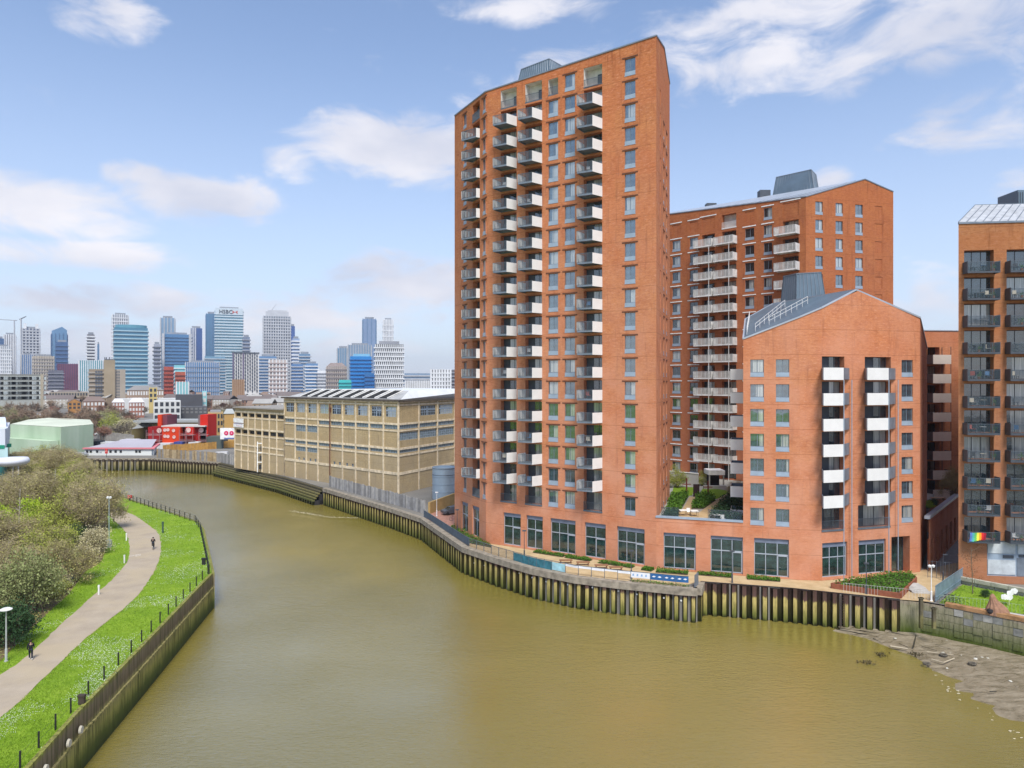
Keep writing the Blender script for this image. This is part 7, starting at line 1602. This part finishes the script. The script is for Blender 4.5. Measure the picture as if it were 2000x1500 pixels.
cc_ = [(34,'black',(.015,.015,.017)),(44,'dark blue',(.02,.03,.07)),(54,'black',(.02,.02,.022)),(66,'dark green',(.02,.06,.035)),(92,'charcoal',(.05,.05,.055)),(102,'silver',(.35,.36,.37)),(112,'navy',(.02,.03,.08)),(124,'grey',(.2,.2,.21)),(148,'white',(.65,.65,.65)),(158,'silver',(.4,.41,.42))]
for px, cn, c in cc_: car('%s car on the far quay, %s' % (cn, 'beside the canopy building' if px < 40 else 'by the green shed\'s %s' % {44:'left corner',54:'lean-to door',66:'lean-to middle',92:'lean-to end',102:'middle bay',112:'main corner',124:'right bay'}.get(px,'right end, beside the cabin')), P(px, 236.5), vr.uniform(-.1,.1), c)
car('white van parked on the yard left of the warehouse', P(430, 232), .1, (.68,.68,.68), True); car('white van parked beyond the green shed', P(196,330), .4, (.66,.66,.66), True)
for px, D, cn, c in ((205,325,'red',(.5,.03,.03)),(213,335,'blue',(.05,.08,.3)),(200,345,'silver',(.4,.4,.41)),(222,340,'black',(.02,.02,.02)),(228,350,'white',(.65,.65,.65))): car('%s car on the road behind the green shed' % cn, P(px, D), vr.uniform(0,3), c)
# ================================================================ PODIUM ROOF GARDEN
ZG = ZPOD; g = lambda px, py: G(px, py, ZG)
def gpoly(*a): return [g(*p) for p in a]
sheet('garden_path', gpoly((1326,1008),(1345,1008),(1361,971),(1347,970)), ZG+.02, deck_tan); sheet('garden_path', gpoly((1362,1004),(1380,1012),(1408,981),(1446,958),(1446,950),(1398,977)), ZG+.024, deck_tan); sheet('garden_terrace', gpoly((1318,1014),(1384,1020),(1384,1002),(1326,1000)), ZG+.012, deck_tan)
sheet('garden_lawn', gpoly((1310,972),(1352,968),(1356,952),(1316,950)), ZG+.016, grass_m); sheet('garden_lawn', gpoly((1362,972),(1400,975),(1430,960),(1400,955),(1372,955)), ZG+.016, grass_m)
bed('garden_bed', 'dark green planting left of the garden path beside the tower', gpoly((1300,1006),(1328,1000),(1345,970),(1310,972)), ZG, 1.3, L_hedge, 3600, .12); bed('garden_bed', 'rounded green shrubs between the two garden paths', gpoly((1350,994),(1374,994),(1398,978),(1388,972),(1362,972)), ZG, 1.2, L_hedge, 2600, .12)
bed('garden_bed', 'dense dark shrubs at the right of the roof garden beside the gabled block', gpoly((1384,1018),(1450,1024),(1452,965),(1440,962),(1408,984)), ZG, 1.6, L_dark, 4200, .12); bed('garden_bed', 'hedge clipped behind the glass balustrade at the left end of the parapet', gpoly((1292,1010),(1324,1013),(1326,1004),(1300,1002)), ZG, .9, L_dark, 900, .09)
def pan(root, nm, pa, pb, z0, h_, mt, t=.04):
    a, b = Vector(pa), Vector(pb); d = b-a; M = Matrix.Translation((a.x, a.y, z0)) @ Matrix.Rotation(math.atan2(d.y, d.x), 4, 'Z'); mb = MB(); mb.box(0, d.length, -t, t, 0, h_, M); return part(nm, mb, mt, root)
for lab, pa, pb in (('glass balustrade along the parapet beside the tall tower', 1290, 1326), ('glass balustrade along the parapet beside the gabled block', 1382, 1450)):
    a, b = fp.at(pa), fp.at(pb); r_ = thing('glass_balustrade', lab, 'balustrade', fp.w(a, -.3, ZG)); n = max(2, int((b-a)/1.4))
    for i in range(n): pan(r_, 'glass_panel', fp.w(a+(b-a)*i/n, -.35)[:2], fp.w(a+(b-a)*(i+1)/n-.04, -.35)[:2], ZG+.5, 1.15, clear_g, .012)
    pan(r_, 'handrail', fp.w(a, -.35)[:2], fp.w(b, -.35)[:2], ZG+1.65, .05, dark_grey)
for i, (px, py, nm) in enumerate(((1334,1007,'table'),(1345,1006,'chair'),(1356,1008,'table'),(1400,1016,'table'),(1412,1020,'chair'))):
    q = g(px, py); r_ = thing('garden_'+nm, ['low wooden garden table at the left end of the roof terrace','white garden chair between the two left garden tables','white garden table beside the central garden path','round pale garden table behind the right balustrade','white garden chair behind the right balustrade'][i], nm, (*q, ZG+.03)); mb = MB(); hh_ = .72 if nm == 'table' else .45; s_ = .5 if nm == 'table' else .25; mb.box(q.x-s_, q.x+s_, q.y-s_, q.y+s_, ZG+hh_, ZG+hh_+.05); part('top' if nm == 'table' else 'seat', mb, white_paint, r_)
    for dx in (-1, 1):
        for dy in (-1, 1): mb = MB(); mb.box(q.x+dx*s_*.85-.03, q.x+dx*s_*.85+.03, q.y+dy*s_*.85-.03, q.y+dy*s_*.85+.03, ZG+.03, ZG+hh_); part('leg', mb, cmat((.35,.25,.16)), r_)
    if nm == 'chair': mb = MB(); mb.box(q.x-s_, q.x+s_, q.y+s_-.04, q.y+s_, ZG+hh_+.05, ZG+hh_+.5); part('backrest', mb, white_paint, r_)
r_ = thing('garden_wall', 'white garden wall at the back of the roof garden', 'wall', (*g(1330,955), ZG)); pan(r_, 'wall_panel', g(1306,944), g(1364,950), ZG, 2.2, cmat((.52,.51,.49)), .12); pan(r_, 'coping', g(1306,944), g(1364,950), ZG+2.2, .1, white_paint, .2)
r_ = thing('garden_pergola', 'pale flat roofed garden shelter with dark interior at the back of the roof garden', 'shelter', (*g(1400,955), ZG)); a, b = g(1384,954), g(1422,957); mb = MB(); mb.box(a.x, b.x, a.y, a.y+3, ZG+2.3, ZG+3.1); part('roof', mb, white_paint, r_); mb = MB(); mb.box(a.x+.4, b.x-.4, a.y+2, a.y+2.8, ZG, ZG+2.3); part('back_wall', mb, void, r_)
for x in (a.x+.2, b.x-.2): mb = MB(); mb.box(x-.1, x+.1, a.y+.1, a.y+.3, ZG, ZG+2.3); part('post', mb, cmat((.45,.44,.4)), r_)
mb = MB(); mb.box(a.x-1, b.x, a.y-.8, a.y-.1, ZG+.01, ZG+.55); part('bench_wall', mb, cmat((.5,.48,.45)), r_)
r_ = thing('dark_screen', 'dark brown slatted screen in the middle of the roof garden', 'screen', (*g(1360,970), ZG))
for k in range(6): q = g(1355+k*2, 970); mb = MB(); mb.box(q.x-.08, q.x+.08, q.y-.05, q.y+.05, ZG, ZG+2.0); part('slat', mb, cmat((.05,.03,.03)), r_)
for lab, px, py in (('left dark red timber post sculpture in the roof garden', 1341, 962), ('right dark red cross shaped post in the roof garden', 1383, 968)):
    q = g(px, py); r_ = thing('garden_sculpture', lab, 'sculpture', (*q, ZG)); mb = MB(); mb.box(q.x-.1, q.x+.1, q.y-.1, q.y+.1, ZG, ZG+2.4); part('post', mb, cmat((.18,.05,.04)), r_); mb = MB(); mb.box(q.x-.7, q.x+.7, q.y-.06, q.y+.06, ZG+1.3, ZG+1.45); part('arm', mb, cmat((.28,.10,.09)), r_)
tree_p = TP[3]
shrub('olive', 0, 0, .55, 'small bushy tree at the back left of the roof garden', 1.1, ZG, 'garden_shrub', 'shrub', pos=g(1322,952)); shrub('olive', 0, 0, .4, 'round shrub at the back right of the roof garden', 1.0, ZG, 'garden_shrub', 'shrub', pos=g(1372,948)); shrub('brown', 0, 0, .45, 'reddish shrub near the balcony at the right of the roof garden', 1.0, ZG, 'garden_shrub', 'shrub', pos=g(1440,975))
shrub('brown', 0, 0, .5, 'bare twiggy bush on the terrace beside the black balcony block', 1.4, ZG, 'garden_shrub', 'shrub', pos=P(1862,113)); shrub('yellow', 0, 0, .35, 'green clump on the terrace behind the gabled block', .7, ZG, 'garden_shrub', 'shrub', pos=P(1812,103)); shrub('dark', 0, 0, .35, 'dark clump by the coping on the terrace behind the gabled block', .7, ZG, 'garden_shrub', 'shrub', pos=P(1822,105))
q = P(1832,110); r_ = thing('garden_bench', 'pale timber bench on the terrace behind the gabled block', 'bench', (*q, ZG)); mb = MB(); mb.box(q.x-1, q.x+1, q.y-.3, q.y+.3, ZG+.4, ZG+.5); part('seat', mb, cmat((.5,.33,.2)), r_)
for s_ in (-1, 1): mb = MB(); mb.box(q.x+s_*.8-.05, q.x+s_*.8+.05, q.y-.28, q.y+.28, ZG, ZG+.4); part('leg', mb, cmat((.4,.26,.16)), r_)
# ================================================================ FLAG, BALCONY LIFE
fl_z = z0_[10]; a = fk.at(1884); r_ = thing('rainbow_flag', 'rainbow flag draped over the lowest black balcony rail', 'flag', fk.w(a, 1.35, fl_z+.2))
rc = [(.12,.22,.55),(.10,.45,.45),(.15,.5,.12),(.85,.75,.08),(.9,.35,.03),(.65,.03,.03),(.35,.02,.04)]
for k, c in enumerate(rc):
    mb = MB(); n = 5
    for i in range(n):
        z_a, z_b = fl_z+1.05-.22*i, fl_z+1.05-.22*(i+1)
        if z_b < fl_z-.1+.09*k*.6: z_b = fl_z-.1+.09*k*.6
        u0 = a+.26*k; mb.quad([fk.w(u0, 1.33+.04*sin(i+k), z_a), fk.w(u0+.26, 1.33+.04*sin(i+k+1), z_a), fk.w(u0+.26-.02*i, 1.33+.04*sin(i+k+2), z_b), fk.w(u0-.02*i, 1.33+.04*sin(i+k+1), z_b)])
    part('stripe', mb, cmat(c), r_)
def clutter(label, f, u, out, z, kind):
    p = f.w(u, out, z); c = vr.choice([(.5,.5,.5),(.08,.08,.09),(.35,.1,.08),(.1,.2,.35),(.55,.5,.4)])
    if kind == 'chair':
        r_ = thing('balcony_chair', label, 'chair', p, f.rz+vr.uniform(-1,1)); mb = MB(); mb.box(-.25,.25,-.25,.25,.42,.47); link('seat', mb.mesh('seat', cmat(c)), r_, world_space=False); mb = MB(); mb.box(-.25,.25,.21,.25,.47,.95); link('backrest', mb.mesh('backrest', cmat(c)), r_, world_space=False)
        for dx in (-.22,.22):
            for dy in (-.22,.22): link('leg', MB().box(dx-.02, dx+.02, dy-.02, dy+.02, 0, .42).mesh('leg', dark_grey), r_, world_space=False)
    elif kind == 'plant':
        r_ = thing('potted_plant', label, 'potted plant', p, 0); mb = MB(); mb.lathe([(.12,0),(.18,.3),(.15,.3),(.01,.25)], 10); link('pot', mb.mesh('pot', cmat((.4,.18,.1))), r_, world_space=False); mb = MB()
        for i in range(60): leaf(mb, Vector((vr.gauss(0,.16), vr.gauss(0,.16), .5+vr.gauss(0,.18))), .07, vr)
        link('foliage', mb.mesh('foliage', L_hedge), r_, world_space=False)
    else:
        r_ = thing('balcony_table', label, 'table', p, f.rz); mb = MB(); mb.lathe([(.01,.7),(.35,.7),(.35,.74),(.01,.74)], 12); link('top', mb.mesh('top', cmat(c)), r_, world_space=False); mb = MB(); mb.tube((0,0,0),(0,0,.7),.03,.03,6); link('leg', mb.mesh('leg', dark_grey), r_, world_space=False)
fl_n = ['top','second','third','fourth','fifth','sixth','seventh','eighth','ninth','tenth','lowest']
for k in range(11):
    for ci, (p0, cn) in enumerate(((1883,'left'),(1966,'right'))):
        u = fk.at(p0)
        for kind, du in vr.sample([('chair',.7),('plant',1.4),('table',1.9),('chair',2.5),('plant',3.1)], 3 if ci == 0 else 2):
            if ci == 1 and du > 1.9: continue
            clutter('%s on the %s balcony of the %s column of the black balcony block' % ({'chair':'chair' if du < 1 else 'second chair','plant':'potted plant' if du < 2 else 'end potted plant','table':'small table'}[kind], fl_n[k], cn), fk, u+du, .6, z0_[k]+.02, kind)
nth = ['first','second','third','fourth','fifth','sixth','seventh','eighth','ninth','tenth','eleventh','twelfth','thirteenth','fourteenth','fifteenth','sixteenth','seventeenth','eighteenth']
for (p0, cn), ks in (((978,'left'),(4,6,13,17)), ((1026,'middle'),(5,12,16,18)), ((1140,'right'),(4,10,14,16))):
    for k in ks:
        z = lv(k)+.25-2.62+.06; clutter('chair on the %s balcony from the top in the tower front\'s %s column' % (nth[k-1], cn), f1, f1.at(p0)+1.2, .9, z, 'chair')
# ================================================================ MUD DEBRIS
def mud_z(p): return ZW+.28
def tyre(label, px, py):
    q = G(px, py, ZW+.3); r_ = thing('old_tyre', label, 'tyre', (*q, ZW+.28)); mb = MB(); n = 16
    for i in range(n): a, b = 2*pi*i/n, 2*pi*(i+1)/n; mb.tube((q.x+.3*cos(a), q.y+.3*sin(a), ZW+.36), (q.x+.3*cos(b), q.y+.3*sin(b), ZW+.36), .1, .1, 8, cap=False)
    part('tread', mb, plain('muddy_rubber', (.13,.115,.09), .9) if 'muddy_rubber' not in MAT else MAT['muddy_rubber'], r_)
tyre('muddy tyre at the water edge of the mud bank', 1810, 1297); tyre('half sunk tyre in the middle of the mud bank', 1899, 1297); tyre('tyre near the timber frame on the mud bank', 1843, 1280)
def plank(label, pa, pb, w=.10, c=(.42,.36,.26)):
    a, b = G(*pa, ZW+.35), G(*pb, ZW+.35); mb = MB(); mb.tube((*a, ZW+.36), (*b, ZW+.40), w, w*.8, 5); solo('driftwood', mb, cmat(c), label, 'driftwood')
plank('long pale plank lying on the mud near the water', (1739,1262), (1773,1268), .10); plank('dark post leaning out of the mud below the wall', (1784,1264), (1789,1242), .07, (.05,.045,.03)); plank('thin pale pole forming the top of a broken frame', (1810,1273), (1862,1280), .05); plank('right side of the broken timber frame', (1864,1286), (1843,1295), .07); plank('lower side of the broken timber frame', (1820,1288), (1843,1295), .07); plank('dark stick near the middle of the mud', (1933,1351), (1947,1351), .05, (.05,.05,.04)); plank('long dark line of rope on the upper mud', (1800,1262), (1830,1272), .03, (.08,.07,.05))
stm_ = [cmat((.42,.40,.33)), cmat((.20,.17,.12)), cmat((.12,.10,.07)), cmat((.55,.53,.46))]; rp_ = []
for i in range(6):
    mb = MB(); n = 7; mb.lathe([(.01,0),(.9,.05),(.8,.45),(.4,.7),(.01,.75)], n); mb.v = [(x*vr.uniform(.8,1.2), y*vr.uniform(.7,1.1), z*vr.uniform(.7,1.2)) for x, y, z in mb.v]; rp_.append(mb.mesh('stone', stm_[i % 4]))
for i in range(90):
    k = vr.randrange(4, len(grid)-6); j = vr.randrange(1, N-1) if i > 45 else vr.randrange(max(1, N-9), N-1); p = Vector(grid[k][j]); s_ = vr.uniform(.07, .26)
    if p.y < 50: continue
    o = link('stone', rp_[vr.randrange(6)], None, (p.x+vr.uniform(-.5,.5), p.y+vr.uniform(-.5,.5), p.z-.02), vr.uniform(0,6.28), (s_, s_, s_*.7)); tag(o, 'loose stone or lump of rubble lying on the grey mud bank', 'stone', 'rubble on the mud bank')
mb = MB()
for (px, py) in ((1786,1279),(1792,1283),(1717,1279),(1726,1283),(1690,1297),(1700,1297)):
    q = G(px, py, ZW); 
    for i in range(26): leaf(mb, Vector((q.x+vr.gauss(0,.35), q.y+vr.gauss(0,.2), ZW+.08+abs(vr.gauss(0,.12)))), .12, vr)
solo('weed_clump', mb, cmat((.08,.065,.03)), 'dark clumps of weed and branches stranded in the shallow water', 'weed', kind='stuff')

# ================================================================ THE AIR
hz = MB(); hz.box(-7100, 7100, -450, 7100, -7.0, 262)
m = bpy.data.materials.new('thin_haze'); m.use_nodes = True; nt = m.node_tree; nt.nodes.clear(); vo = nt.nodes.new('ShaderNodeVolumePrincipled'); mo = nt.nodes.new('ShaderNodeOutputMaterial'); nt.links.new(vo.outputs[0], mo.inputs['Volume'])
vo.inputs['Color'].default_value = (.80, .87, 1, 1); vo.inputs['Density'].default_value = .0001; vo.inputs['Anisotropy'].default_value = .2
solo('haze', hz, m, 'thin pale haze in the air over the river and city', 'haze', kind='stuff')
